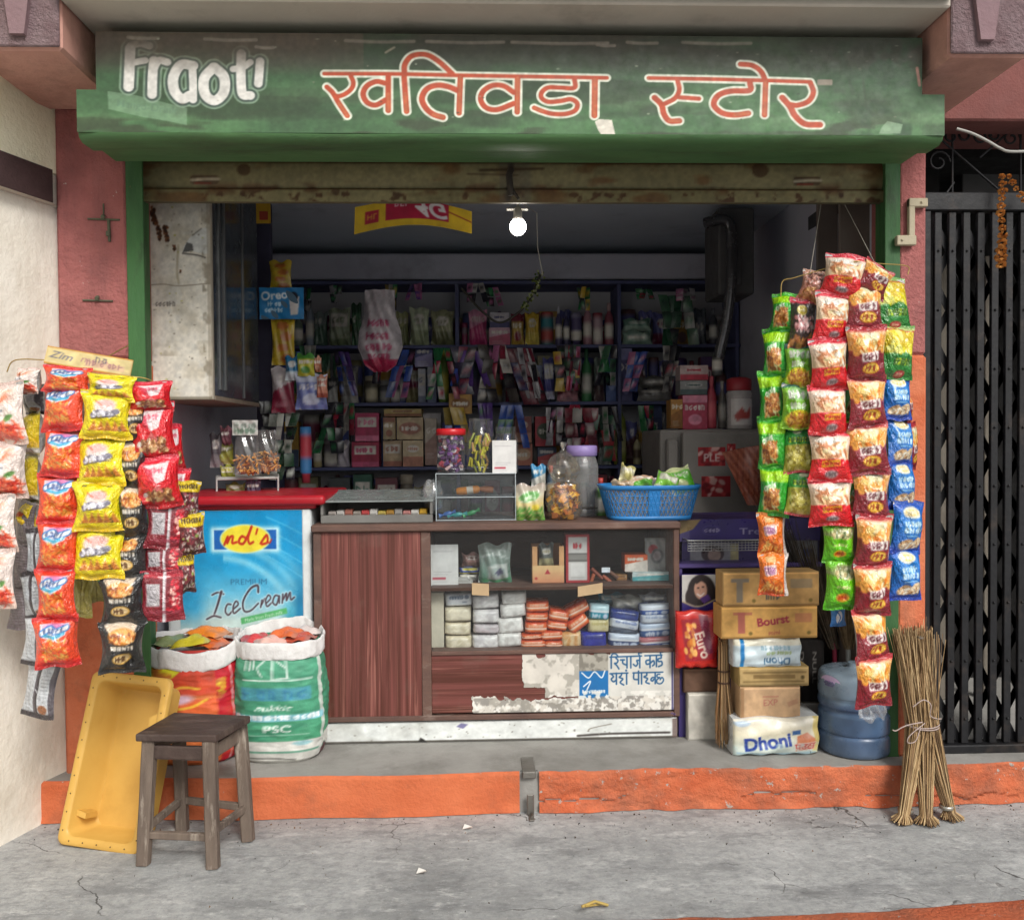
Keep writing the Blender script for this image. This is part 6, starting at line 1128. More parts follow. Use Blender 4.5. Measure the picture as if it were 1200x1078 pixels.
def face_art(w, h, col, acc, seed, style=0):
    c = Cv(w, h, col, seed); q = c.rng; a = hx(acc); st_ = style or int(q.integers(1, 6))
    if st_ == 1: c.rect(0, h*.62, w, h, a); c.ell(w*.5, h*.32, w*.3, h*.14, '#d9d4cc'); c.scrib(w*.25, h*.32, w*.75, h*.1, a, 1.2)
    elif st_ == 2: c.rect(0, 0, w, h*.22, a); c.scrib(w*.12, h*.36, w*.88, h*.14, '#e0dbd2', 1.8); c.ell(w*.5, h*.72, w*.28, h*.16, a)
    elif st_ == 3: c.poly([(0, h), (0, h*.55), (w, h*.3), (w, h)], acc); c.scrib(w*.15, h*.25, w*.85, h*.14, '#dad5cc', 1.8); c.lines(w*.15, h*.75, w*.8, 3, 3, '#d0ccc4', 1)
    elif st_ == 4: c.rect(w*.1, h*.15, w*.9, h*.5, '#d3cec4'); c.scrib(w*.18, h*.32, w*.82, h*.16, acc, 1.8); c.rect(0, h*.8, w, h, acc)
    else: c.ell(w*.5, h*.5, w*.42, h*.28, acc); c.scrib(w*.2, h*.5, w*.8, h*.15, '#e3ded4', 1.8)
    c.noise(6, .15); return c
GSEED = [100]
def good(kind, px, Y, col, acc, label, name=None, cat=None, group=None, style=0, th=None, rest=None):
    GSEED[0] += 1; s = GSEED[0]; x0, z0, x1, z1 = R(*px, Y); q = np.random.default_rng(s)
    if rest is not None: z0 = rest
    w, h = max(10, int((px[2]-px[0])*1.3)), max(10, int((px[3]-px[1])*1.3)); W = x1-x0; cxm_ = (x0+x1)/2
    if kind == 'pouch': mb = pouch_mb(x0, z0, x1, z1, Y, th or min(.09, W*.5), face_art(w, h, col, acc, s, style), s); mt = gf; nm = 'pouch'
    elif kind == 'flat': mb = pouch_mb(x0, z0, x1, z1, Y, th or min(.07, (z1-z0)*.9), face_art(w, h, col, acc, s, style), s); mt = gf; nm = 'flat_pack'
    elif kind == 'box':
        d = th or min(.2, W*.8); mb = MB().box(x0, Y, z0, x1, Y+d, z1, .002, col=np.clip(hx(col)*.9, 0, 1)); sheet(mb, x0+.001, z0+.001, x1-.001, z1-.001, Y-.001, face_art(w, h, col, acc, s, style)); mt = gp; nm = 'box'
    elif kind in ('bottle', 'jar', 'can', 'tube'):
        H = z1-z0; r = W/2; pf = {'bottle': [(0, 0), (.9, .0), (1, .03), (1, .55), (.85, .68), (.4, .78), (.34, .84), (.42, .85), (.42, .99), (.0, 1)], 'jar': [(0, 0), (.9, 0), (1, .04), (1, .72), (.86, .78), (.86, .8), (.96, .81), (.96, .99), (0, 1)], 'can': [(0, 0), (.96, 0), (1, .03), (1, .95), (.94, .99), (0, 1)], 'tube': [(0, 0), (.7, 0), (.7, .15), (.95, .18), (1, .4), (.98, .9), (.9, 1), (0, 1)]}[kind]
        n = 20; pf = [(a*r, b_*H) for a, b_ in pf]; ca = lin(hx(col)); cb_ = lin(hx(acc)); C_ = np.zeros((len(pf), n, 3)); mb = MB()
        pts = []; 
        for k in range(len(pf)-1):
            m_ = 5 if abs(pf[k+1][1]-pf[k][1]) > .2*H else 1
            for j in range(m_): pts.append((pf[k][0]+(pf[k+1][0]-pf[k][0])*j/m_, pf[k][1]+(pf[k+1][1]-pf[k][1])*j/m_))
        pts.append(pf[-1]); C_ = np.zeros((len(pts), n, 3)); lb = lin(hx(['#d8d3c8', acc][int(q.integers(2))]))
        for k, p in enumerate(pts): t_ = p[1]/H; C_[k] = cb_ if t_ > (.8 if kind != 'can' else .9) else (lb if .15 < t_ < .5 else ca)
        mb.lathe(pts, n, (cxm_, Y+r, z0), C_); mt = gp; nm = kind
    elif kind == 'sachets':      # a fan of hanging sachet strips pinned at the top
        mb = MB(); n = max(3, int((px[2]-px[0])/9)); cols = [col, acc, np.clip(hx(col)*.6+.12, 0, 1), '#2b2730', col, ['#a8a5a0', acc][s % 2]]
        for i in range(n):
            xa = x0+W*(i+.5)/n; a = q.uniform(-.35, .35); m_ = max(2, int((px[3]-px[1])/15)); hh = (z1-z0)/m_
            for k in range(m_):
                c = cols[int(q.integers(6))]; bx_, bz = xa+math.sin(a)*hh*k, z1-hh*(k+1); ww = W/n*.55; yy = Y-.02+q.uniform(-.03, .03); tw_ = q.uniform(-.02, .02)
                V = np.array([[(bx_+s_*ww+math.sin(a)*hh*(t_-1)*-1, yy+tw_*s_-.008*math.sin(math.pi*t_)*(1-s_*s_), bz+hh*t_*.97) for s_ in (-1, -.4, .4, 1)] for t_ in (0, .12, .5, .88, 1)]); cc = np.ones((5, 4, 3))*lin(hx(c)); cc[2, 1:3] = lin(hx(cols[int(q.integers(3))])); mb.grid(V, cc)
        mt = gf; nm = 'sachet_strips'
    o = mb.build(name or nm, mt, None, label, cat or nm.replace('_', ' '), group); return o
# ---------- back shelves.  (kind, px box, main colour, second colour, look)
G_ = 'goods crowded on the back shelves'
ROWS = {
 'top': (403, [('bottle', 342, 366, 354, '#6b7a6a', '#8a9a8a', 'slim grey green bottle'), ('bottle', 357, 348, 367, '#8d98a6', '#c9ced4', 'tall whitish bottle'), ('pouch', 368, 366, 384, '#7d8a86', '#4d6a5a', 'grey pouch'), ('pouch', 385, 362, 411, '#8f9a80', '#6a7a5a', 'wide pale olive pouch'), ('pouch', 412, 356, 424, '#3f6a4a', '#2c4a34', 'narrow dark green pouch'),
   ('pouch', 464, 366, 479, '#a8ab7c', '#7a8058', 'yellowish pouch'), ('pouch', 480, 361, 503, '#b9c2a4', '#8f9a7a', 'pale green pouch'), ('pouch', 505, 364, 532, '#9a9c7a', '#6d7050', 'olive pouch'),
   ('jar', 541, 378, 548, '#77666e', '#8d3a5a', 'tiny dark jar'), ('pouch', 549, 364, 571, '#c98aa4', '#a83a6a', 'bright pink pouch'), ('box', 573, 384, 598, '#c9a0ae', '#b34a6a', 'pink striped box'), ('box', 574, 366, 597, '#c4c0c8', '#4a4a7a', 'white and blue box on the pink one'), ('pouch', 599, 369, 614, '#a88a3a', '#7d2a3a', 'mustard pouch'), ('pouch', 615, 367, 632, '#c9a83a', '#d9c25a', 'yellow pouch'),
   ('can', 634, 365, 649, '#3f8a92', '#b5524a', 'teal and red can'), ('bottle', 651, 358, 659, '#4a4468', '#c4c4cc', 'slender violet bottle with white cap'), ('bottle', 660, 362, 668, '#3c3a5c', '#55557a', 'dark blue bottle'), ('tube', 669, 366, 683, '#5a527a', '#8f8aa4', 'purple tube'), ('bottle', 684, 352, 694, '#a87a84', '#a8323f', 'pink bottle with red cap'), ('can', 695, 366, 707, '#b59aa2', '#8a2a3a', 'pinkish can'), ('bottle', 709, 354, 720, '#8d4a58', '#c4a4a4', 'maroon bottle'),
   ('flat', 729, 388, 764, '#8aa696', '#b9c9bd', 'pale green flat pack, lowest of its pile'), ('flat', 729, 374, 763, '#6f9484', '#a4bcae', 'green flat pack on the pale green pile'), ('pouch', 812, 362, 828, '#5a6068', '#7d8288', 'grey pouch'), ('bottle', 832, 360, 842, '#4a4a52', '#6a6a70', 'dark bottle')]),
 'second': (470, [('pouch', 384, 442, 396, '#3d4244', '#c4c4c0', 'black and white pouch'), ('pouch', 399, 430, 420, '#8a8886', '#b9b6b0', 'grey white pouch'), ('jar', 427, 440, 442, '#6a6658', '#c9c0a4', 'dark jar with cream lid'), ('jar', 444, 446, 456, '#5a5a5e', '#a4a4a0', 'small grey jar'), ('jar', 457, 444, 468, '#63606a', '#b0aeb0', 'small grey purple jar'), ('box', 469, 420, 483, '#a8b4c4', '#5a7aa4', 'white and blue box'), ('box', 486, 406, 507, '#4a4f80', '#9a94c0', 'violet box'), ('box', 490, 432, 499, '#b9bcc6', '#7a84a0', 'white blister card'), ('box', 501, 430, 511, '#b0b6c2', '#6a7494', 'second white blister card'),
   ('bottle', 513, 404, 526, '#6f8a3a', '#c4b84a', 'green bottle with yellow cap'), ('pouch', 636, 420, 650, '#4a4a8a', '#c4c4d8', 'purple and white pouch'), ('box', 622, 428, 636, '#8a94b4', '#3a4a84', 'blue white box'), ('flat', 652, 452, 678, '#7a2038', '#c48a94', 'maroon flat pack'), ('pouch', 652, 424, 672, '#77746c', '#b5b0a4', 'grey pouch'), ('bottle', 682, 408, 694, '#3a7a4a', '#2a5a3a', 'green bottle'), ('pouch', 696, 420, 708, '#6d7a72', '#4a3a3c', 'grey green pouch'), ('box', 710, 412, 724, '#3f5a94', '#8a9ac4', 'blue box'), ('box', 726, 408, 741, '#4a4878', '#7a78a8', 'indigo box'),
   ('flat', 746, 455, 788, '#6a6866', '#8f8d8a', 'wide grey flat pack'), ('flat', 748, 441, 784, '#75736f', '#a4a19c', 'grey flat pack on the wide one'), ('pouch', 800, 436, 816, '#4f4d50', '#6f6d70', 'dark grey pouch'), ('pouch', 324, 436, 340, '#5f5a60', '#8f8a84', 'dim grey pouch')]),
 'third': (545, [('bottle', 366, 506, 376, '#a89a70', '#5a4a3a', 'cream bottle with brown cap'), ('jar', 378, 514, 394, '#8a8088', '#b5a8ac', 'greyish jar'), ('pouch', 395, 516, 410, '#8f8894', '#b9b2bc', 'pale grey pouch'), ('box', 412, 518, 444, '#a83050', '#c4567a', 'crimson box, lower of two'), ('box', 416, 484, 444, '#b03a60', '#d97a9a', 'rosy box on the crimson box'), ('box', 449, 516, 471, '#bfa888', '#a46a58', 'cream box with red print'), ('box', 472, 516, 496, '#c9b594', '#b07a64', 'second cream box with red print'), ('box', 449, 489, 463, '#b3a07f', '#94624f', 'tall cream box'), ('box', 465, 489, 496, '#c2ad8b', '#a87464', 'wide cream box'), ('box', 498, 490, 512, '#b5a898', '#9a7a70', 'slim whitish box'), ('box', 450, 479, 494, '#b09a58', '#8a5a3a', 'long tan box lying on the cream boxes'),
   ('box', 601, 520, 624, '#b5705a', '#c9a88a', 'orange striped box'), ('box', 603, 488, 623, '#8a4a44', '#c48a74', 'brick red box on the orange striped box'), ('box', 627, 488, 651, '#b02c3c', '#3c4a34', 'red box with dark middle'), ('box', 630, 524, 652, '#44506a', '#a83a3c', 'navy box under the red box'), ('bottle', 720, 466, 735, '#8a9440', '#c9c48a', 'yellow green bottle'), ('bottle', 743, 508, 752, '#b5ab84', '#5a4a3a', 'pale bottle'), ('box', 756, 474, 776, '#34406a', '#4a5a8a', 'dark blue box'), ('pouch', 700, 506, 716, '#4a5a50', '#b9c2ba', 'green white pouch'), ('pouch', 655, 510, 674, '#8a2c40', '#b9a4a8', 'maroon pouch'), ('pouch', 676, 512, 694, '#6f2a40', '#94808a', 'dark wine pouch')]),
 'bottom': (611, [('box', 385, 560, 410, '#4a4f50', '#6a6f70', 'dark grey box'), ('box', 414, 556, 436, '#2f5a4a', '#4a7a6a', 'dark green box'), ('box', 440, 560, 466, '#6a3a44', '#8a5a60', 'dull maroon box'), ('jar', 468, 556, 484, '#70685c', '#9a9080', 'brownish jar'), ('box', 690, 556, 712, '#3f4a6a', '#8a3a44', 'navy and red box'), ('pouch', 640, 560, 662, '#5a5a62', '#8f8f94', 'grey pouch')])}
for rn, (yb, row) in ROWS.items():
    zi = SHZ[['top', 'second', 'third', 'bottom'].index(rn)]
    for i, (k, x0, y0, x1, col, acc, look) in enumerate(sorted(row, key=lambda r: r[1])):
        on_other = any(w_ in look for w_ in (' on the ', 'lying on')); y1 = {'white and blue box on the pink one': 384, 'green flat pack on the pale green pile': 388, 'grey flat pack on the wide one': 455, 'rosy box on the crimson box': 517, 'tall cream box': 515, 'wide cream box': 515, 'slim whitish box': 545, 'long tan box lying on the cream boxes': 488, 'brick red box on the orange striped box': 519, 'red box with dark middle': 523, 'white and blue box': 437, 'violet box': 430, 'purple and white pouch': 468}.get(look, yb+1)
        good(k, (x0, y0, x1, y1), YF+.03+.03*(i % 3), col, acc, f'{look} on the {rn} back shelf', group=G_, rest=(zi+.001 if y1 > yb else None))
# deeper second row of dim goods behind, so the shelves read as crowded
fill = ['#6a4a4c', '#4f6078', '#8a8460', '#5a3f70', '#aaa69e', '#3f6a50', '#94404c', '#6a6aa4', '#b08a3c', '#3a4a8c', '#c4bfc0', '#7a2c4a']; nmn = ['dull brown', 'slate blue', 'khaki', 'plum', 'light grey', 'sage green', 'brick red', 'lilac', 'mustard', 'royal blue', 'off white', 'wine red']
frng = random.Random(5); NTH = ['', 'second ', 'third ', 'fourth ', 'fifth ', 'sixth ']
for rn, (yb, row) in ROWS.items():
    zi = SHZ[['top', 'second', 'third', 'bottom'].index(rn)]; x = 328; cnt = {}; lo, hi = {'top': (26, 42), 'second': (44, 58), 'third': (48, 62), 'bottom': (40, 56)}[rn]
    while x < 846:
        wpx = frng.randint(12, 23); i = frng.randrange(12); hpx = frng.randint(lo, hi); kd = frng.choice(['box', 'pouch', 'bottle', 'pouch', 'can', 'tube'])
        if not (rn in ('third', 'bottom') and x > 770):
            sec = 'left' if x < 520 else ('middle' if x < 715 else 'right'); key = (nmn[i], kd, sec); n_ = cnt.get(key, 0); cnt[key] = n_+1
            good(kd, (x, yb-hpx, x+wpx, yb), YF+.18+frng.uniform(0, .03), fill[i], fill[(i+frng.randint(2, 7)) % 12], f'{NTH[n_]}{nmn[i]} {kd} in the back row of the {rn} shelf, {sec} bay', group=G_, rest=zi+.001, th=.06 if kd == 'pouch' else None)
        x += wpx+frng.randint(-1, 3)
# strips of sachets pinned along the shelf edges, overlapping the goods
vv_ = [('#6a4a9a', 'violet'), ('#b0acb0', 'white'), ('#2f7a4a', 'green'), ('#b0304a', 'crimson'), ('#3a5ab0', 'blue'), ('#c4a43a', 'yellow'), ('#2b2a34', 'black'), ('#b56a94', 'mauve')]
hc_ = {}
for rn, y0, y1, xs_ in (('top', 336, 362, (352, 386, 452, 480, 548, 566, 676, 744, 792)), ('second', 408, 456, (336, 352, 392, 436, 466, 508, 540, 572, 606, 648, 666, 702, 738, 776)), ('third', 474, 524, (380, 398, 520, 560, 588, 640, 668, 706, 748))):
    for x in xs_:
        a_, c_ = frng.sample(range(8), 2); w_ = frng.randint(14, 24); key = (rn, a_, c_); n_ = hc_.get(key, 0); hc_[key] = n_+1
        good('sachets', (x, y0+frng.randint(-3, 4), x+w_, y1+frng.randint(-14, 12)), YF-.03-frng.uniform(0, .05), vv_[a_][0], vv_[c_][0], f'{NTH[n_]}{vv_[a_][1]} and {vv_[c_][1]} sachet strip hung along the {rn} back shelf near {"the left" if x < 470 else ("the middle" if x < 640 else "the right")}', group='sachet strips hanging inside')
# hanging sachet strips in front of the second and third shelves
for k, (px, col, acc, lb) in enumerate([((528, 406, 560, 462), '#3a3550', '#8a3a50', 'dark sachet strips hanging left of centre on the second shelf'), ((560, 404, 592, 472), '#4a4440', '#b9b2a8', 'grey and white sachet strips hanging at the middle of the second shelf'), ((592, 408, 622, 474), '#7a2438', '#4a4a70', 'maroon and blue sachet strips hanging right of centre on the second shelf'), ((652, 404, 680, 450), '#2f5a3a', '#3a3440', 'dark green sachet strips hanging beside the maroon pack'), ((652, 478, 700, 530), '#8a2a3c', '#c9c0b8', 'maroon sachet strips hanging over the third shelf'), ((692, 486, 722, 540), '#3a6a50', '#a83a40', 'green sachet strips hanging over the third shelf'), ((770, 346, 810, 405), '#2c5a40', '#4a7a5a', 'round bunch of dark green sachets hanging before the top shelf'), ((306, 470, 330, 560), '#2b2e30', '#6a7068', 'black sachet strips hanging behind the blue sign'), ((326, 484, 354, 562), '#23492f', '#c9cfc4', 'dark green and white sachet strips hanging at the left')]):
    good('sachets', px, [YF-.06, .9][px[0] < 360], col, acc, lb, group='sachet strips hanging inside')
# front small goods on second shelf edge, big pouch, garland
good('box', (526, 461, 553, 485), YF-.05, '#b98a3a', '#8a5a24', 'small mustard box on the front edge of the second shelf', th=.05)
cvp = Cv(50, 96, '#bfb8bc', 7); cvp.rect(0, 82, 50, 96, '#b03055'); [cvp.scrib(10, y, 40, 7, '#a83a60', 2) for y in (40, 55, 68, 79)]; cvp.lines(10, 14, 40, 6, 4, '#8f888e', 1); cvp.ell(25, 94, 24, 14, '#a8284c'); cvp.noise(6, .15)
x0, z0, x1, z1 = R(419, 340, 472, 436, 1.3); u, v = np.meshgrid(np.linspace(0, 1, 30), np.linspace(0, 1, 50)); s = 2*u-1; wd = np.interp(v, [0, .08, .3, .5, .68, .8, 1], [.3, .68, 1, .92, .7, .66, .66]); e = (1-abs(s)**2.5)*np.sin(math.pi*np.clip(v, 0, .97))**.6
V = np.stack([(x0+x1)/2+s*wd*(x1-x0)/2, 1.3-.07*e+.008*np.sin(s*8+v*14), z0+v*(z1-z0)], -1); mb = MB().grid(V, cvp.sample(u, v)); V2 = V.copy(); V2[..., 1] = 1.3+.06*e+.002; mb.grid(V2, '#a8a0a4', flip=True); mb.build('hanging_pouch', gf, None, 'big white hanging pouch with pink lettering and crimson bottom', 'pouch')
mb = MB(); p = smooth([P(541, 338, 1.75), P(562, 362, 1.72), P(585, 378, 1.72), P(608, 366, 1.72), P(622, 348, 1.72), P(633, 322, 1.75)], 8); mb.tube(p, .008, 6, col='#4a463e'); q = np.random.default_rng(5)
for c in p[-14:]:
    for k in range(5): d = q.normal(0, .014, 3); mb.ball(c+d, .008, 6, col=['#7a8a3a', '#c9cf9a', '#4f6a2c'][k % 3])
mb.build('dry_garland', gp, None, 'dark dried garland with pale green tips drooping before the top shelf', 'garland')
# ---- left inside: blue sign, yellow strips, bunch of packets, toothbrush
YL = .85
c = Cv(60, 42, '#1f7ab4', 3); c.text('OREO'.title().replace('Oreo', 'Oreo'), 20, 10, 16, '#dfe6ea', bold=.03, rot=-6); c.scrib(12, 22, 30, 5, '#c4dcea', 1.5); c.scrib(8, 30, 32, 5, '#c4dcea', 1.5); c.poly([(40, 14), (54, 12), (52, 36), (42, 37)], '#d9d6d2'); c.ell(46, 12, 6, 6, '#2b2a34'); c.noise(10, .08)
x0, z0, x1, z1 = R(304, 337, 356, 374, YL-.05); mb = MB(); sheet(mb, x0, z0, x1, z1, YL-.05, c, wav=.006); sheet(mb, x0, z0, x1, z1, YL-.046, Cv(8, 8, '#4a6a80')); mb.build('biscuit_sign', gp, None, 'small bright blue biscuit sign hanging inside on the left', 'sign')
for px, kd, lb in (((316, 306, 342, 340), 'ylo', 'yellow strip of packets above the blue sign'), ((318, 373, 346, 428), 'ylo2', 'yellow strip with brown rounds below the blue sign')):
    c = Cv(34, 60, '#b9a02c', px[1]); [c.ell(17+(k % 2)*5, 10+k*14, 9, 6, '#a8642c') or c.ell(17+(k % 2)*5, 10+k*14, 6, 3.6, '#d9b25a') for k in range(4)]; c.noise(8, .15); q4 = R(*px, YL); pouch_mb(*q4, YL, .03, c, px[1]).build('packet_strip', gf, None, lb, 'packet strip')
for px, col, acc, yy, lb in (((318, 430, 346, 484), '#b5aeb0', '#7a2038', YL, 'white and maroon pouch in the left hanging bunch'), ((334, 418, 352, 446), '#2f7aa8', '#c9d4da', YL-.03, 'small blue pouch in the left hanging bunch'), ((348, 415, 369, 441), '#b9b83a', '#4a8a3a', YL-.06, 'yellow green pouch in the left hanging bunch'), ((367, 418, 377, 436), '#c47a5a', '#d9a48a', YL-.03, 'little orange tube in the left hanging bunch'), ((346, 438, 384, 480), '#6a76b0', '#c4cbe0', YL-.05, 'big blue violet pouch in the left hanging bunch'), ((371, 440, 384, 466), '#c98a74', '#a85a4a', YL-.09, 'salmon pouch at the right of the left hanging bunch')):
    good('pouch', px, yy, col, acc, lb, group='bunch of pouches hanging on the left', th=.04)
good('tube', (350, 500, 364, 566), YL, '#b03a48', '#3f7ab0', 'thin red and blue tube hanging at the left')
# over the freezer: clear bags of orange snacks, small rack
clr = film('snack_bag_film', '#f8f8f6', .18, .05, .12)
rk = MB(); a = [P(254, 556, .5), P(326, 556, .42)]
for A_, B_ in (((254, 558, .5), (326, 556, .5)), ((254, 562, .42), (326, 560, .42)), ((254, 558, .5), (254, 582, .5)), ((326, 556, .5), (326, 582, .5)), ((290, 557, .5), (290, 582, .5)), ((254, 562, .42), (254, 584, .42)), ((326, 560, .42), (326, 584, .42)), ((254, 558, .5), (254, 562, .42)), ((326, 556, .5), (326, 560, .42))): rk.tube([P(*A_), P(*B_)], .005, 6)
q0, q1 = P(254, 560, .42), P(326, 558, .5); rk.box(q0[0], .42, q0[2]-.004, q1[0], .5, q0[2]+.004, .001); rk.build('small_rack', pm('white_wire', '#b9b8b4', .5, bmp=.05), None, 'small white metal rack standing on the freezer lid', 'rack')
def snackbag(name, label, px, Y, seed, tag_=True):
    x0, z0, x1, z1 = R(*px, Y); t_ = thing(name, ((x0+x1)/2, Y, z0), label, 'snack bag', 'clear snack bags above the freezer'); q = np.random.default_rng(seed); mb = MB(); W, H = x1-x0, z1-z0
    for k in range(46):
        c_ = np.array([x0+W*q.uniform(.12, .88), Y+q.uniform(-.02, .02), z0+H*(.04+.42*q.random()**1.3)]); d = q.normal(0, 1, 3); d /= np.linalg.norm(d); mb.tube([c_-d*.018, c_, c_+d*.018+q.normal(0, .003, 3)], .005, 5, col=['#c98a4a', '#d99a52', '#a8682c', '#e0ad6a'][k % 4])
    mb.build('fried_snack', gp, t_); u, v = np.meshgrid(np.linspace(-1, 1, 14), np.linspace(0, 1, 14)); e = np.clip((1-abs(u)**3), 0, 1)**.6*np.sin(math.pi*np.clip(v*.8+.1, 0, 1))
    V = np.stack([(x0+x1)/2+u*W/2*(1-.25*v), Y-.035*e+.006*np.sin(u*7+v*9), z0+v*H], -1); V2 = V.copy(); V2[..., 1] = Y+.03*e; MB().grid(V).grid(V2, flip=True).build('clear_film', clr, t_)
    if tag_: c = Cv(30, 14, '#c9c8c2', 3); c.scrib(3, 5, 27, 4, '#7d8a80', 1.2); c.scrib(3, 10, 27, 4, '#5f7a66', 1.4); mb = MB(); sheet(mb, x0+.05*W, z1-.02, x1-.05*W, z1+.05, Y-.03, c, wav=.003); mb.build('paper_header', gp, t_)
snackbag('snack_bag', 'clear bag of orange fried snacks with white paper header above the freezer', (273, 505, 306, 556), .35, 3); snackbag('snack_bag', 'clear bag of pale yellow snacks without header right of the orange one', (298, 504, 328, 553), .44, 4, False)
for px, col, acc, lb in (((246, 508, 262, 548), '#5a545a', '#8a8488', 'dark grey packet at the left above the freezer'), ((256, 520, 274, 544), '#6a6a2c', '#94943c', 'olive packet left of the clear snack bags'), ((258, 500, 272, 522), '#6a3a48', '#8a5a64', 'wine coloured packet above the olive packet'), ((258, 545, 276, 562), '#8a8a30', '#b5ae4a', 'small mustard packet on the white rack'), ((264, 566, 288, 580), '#77743c', '#b9b5a4', 'olive packet lying under the white rack'), ((288, 562, 306, 581), '#4f4458', '#7a6a84', 'purple packet under the white rack')):
    good('pouch', px, .46, col, acc, lb, group='packets heaped above the freezer', th=.04)
# ---- on the fridge
YG = 1.0
for k, px, col, acc, lb in (('box', (800, 463, 829, 503), '#b5405a', '#d98aa0', 'pink box with pale splash on the refrigerator'), ('box', (786, 468, 800, 502), '#b5803a', '#8a5a24', 'small orange box beside the pink box on the refrigerator'), ('box', (797, 446, 829, 462.5), '#8a8a88', '#4a5a5a', 'grey white box on top of the pink box'), ('box', (797, 428, 830, 445.5), '#c0a8a4', '#b02c40', 'red and white box topmost on the refrigerator'), ('bottle', (829, 440, 841, 502), '#a83848', '#c45a64', 'red bottle on the refrigerator'), ('bottle', (843, 446, 852, 502), '#4a4644', '#8a8680', 'dark slim bottle on the refrigerator'), ('bottle', (836, 404, 848, 440), '#4a4c4c', '#8f9290', 'grey hanging bottle above the refrigerator')):
    good(k, px, YG+.05, col, acc, lb, group='goods standing on the refrigerator', th=.12 if k == 'box' else None)
rj_ = thing('red_lid_jar', P(866, 500, YG), 'squat jar with red lid and white label on the refrigerator', 'jar'); c_ = P(866, 503, YG+.08); r_ = 15.5*SC(YG); h_ = 62*SC(YG)
MB().lathe([(0, 0), (r_*.95, 0), (r_, .006), (r_, h_*.68), (r_*.86, h_*.74)], 26, c_).build('glass_body', pm('milky_jar', '#b5aeac', .3, col2='#9d9694', bmp=.03), rj_); MB().lathe([(r_*.93, h_*.745), (r_*.95, h_*.76), (r_*.95, h_*.96), (r_*.6, h_), (0, h_)], 26, c_).build('lid', pm('red_jar_lid', '#a03038', .4, bmp=.05), rj_)
c = Cv(30, 36, '#cfc9c6', 3); c.poly([(4, 24), (14, 12), (20, 20), (26, 10), (26, 26), (8, 30)], '#b54a44'); V = np.array([[(c_[0]+(r_+.0015)*math.sin(a), c_[1]-(r_+.0015)*math.cos(a), c_[2]+h_*(.08+.5*t_)) for a in np.linspace(-.9, .9, 16)] for t_ in np.linspace(0, 1, 12)]); u, v = np.meshgrid(np.linspace(0, 1, 16), np.linspace(0, 1, 12)); MB().grid(V, c.sample(u, v)).build('label', gp, rj_)
c = Cv(60, 90, '#8f4a38', 4)
for k in range(-8, 14): c.line([(k*9, 0), (k*9+30, 90)], 3, '#b5745a', sm=False, al=.8); c.line([(k*9+30, 0), (k*9, 90)], 2, '#6a3024', sm=False, al=.7)
u, v = np.meshgrid(np.linspace(0, 1, 30), np.linspace(0, 1, 40)); a, b_, d, e = P(876, 592, .7), P(904, 592, .7), P(900, 520, .7), P(846, 530, .7)
V = ((1-u)*(1-v))[..., None]*a+(u*(1-v))[..., None]*b_+(u*v)[..., None]*d+((1-u)*v)[..., None]*e; V[..., 1] += .02*np.sin(u*9)*np.sin(v*4); mb = MB().grid(V, c.sample(u, v)); V2 = V.copy(); V2[..., 1] += .05*np.sin(u*math.pi)+.003; mb.grid(V2, '#7d4433', flip=True); mb.build('checked_bag', gf, None, 'brick red checked bag hanging beside the refrigerator', 'bag')
# =================================================================== ON THE COUNTER
YC = .12; ctz = CT+.001
cs = thing('display_case', (P(442, 600, YC)[0], .3, CT), 'low flat grey display case of small goods on the counter above the wood panel', 'display case'); gcase = pm('grey_case', '#7d7c78', .4, col2='#686764', bmp=.08, dirt='#55534f', dal=.5)
x0, x1 = P(376, 600, .06)[0], P(507, 600, .06)[0]; z1 = P(440, 588, .06)[2]
mb = MB().box(x0, .05, ctz, x1, .09, ctz+.035, .003).box(x0, .05, ctz+.036, x0+.012, .46, z1, .002).box(x1-.012, .05, ctz+.036, x1, .46, z1, .002).box(x0, .44, ctz, x1, .46, z1+.03, .002).box(x0+.013, .091, ctz, x1-.013, .439, ctz+.01, .001); mb.build('frame', gcase, cs)
zt1_ = P(440, 575, .46)[2]
MB().add([(x0-.004, .045, z1), (x1+.004, .045, z1), (x1-.004, .47, zt1_), (x0+.004, .47, zt1_), (x0-.004, .045, z1+.006), (x1+.004, .045, z1+.006), (x1-.004, .47, zt1_+.006), (x0+.004, .47, zt1_+.006)], [(0, 3, 2, 1), (4, 5, 6, 7), (0, 1, 5, 4), (1, 2, 6, 5), (2, 3, 7, 6), (3, 0, 4, 7)]).build('glass_lid', pm('frosted_lid', '#8b9290', .22, col2='#7b8280', bmp=.04, dirt='#64696a', dal=.5), cs)
for i in range(12):
    xx = x0+.025+i*(x1-x0-.05)/12; col = ['#b9b0a8', '#c9c6c0', '#b5705f', '#a89f95', '#c44a4a', '#d8d5cf', '#c9b45a', '#b5883a', '#a8a6a2', '#c98a84', '#dcd9d2', '#d3a52c'][i]
    good('box', (0, 0, 10, 10), 0, col, '#8a5a4a', '', name='small_item') if False else MB().box(xx, .1, ctz+.012, xx+.034, .16, ctz+.05+.004*(i % 3), .003, col=col).box(xx+.004, .0985, ctz+.02, xx+.03, .0998, ctz+.04, 0, col=np.clip(hx(col)*.7, 0, 1)).build('small_packet', gp, None, ['dull beige', 'off white', 'brick', 'taupe', 'bright red', 'white', 'pale yellow', 'ochre', 'grey', 'rose', 'ivory', 'golden'][i]+' small packet lying in the low grey display case', 'packet', 'small packets in the grey display case')
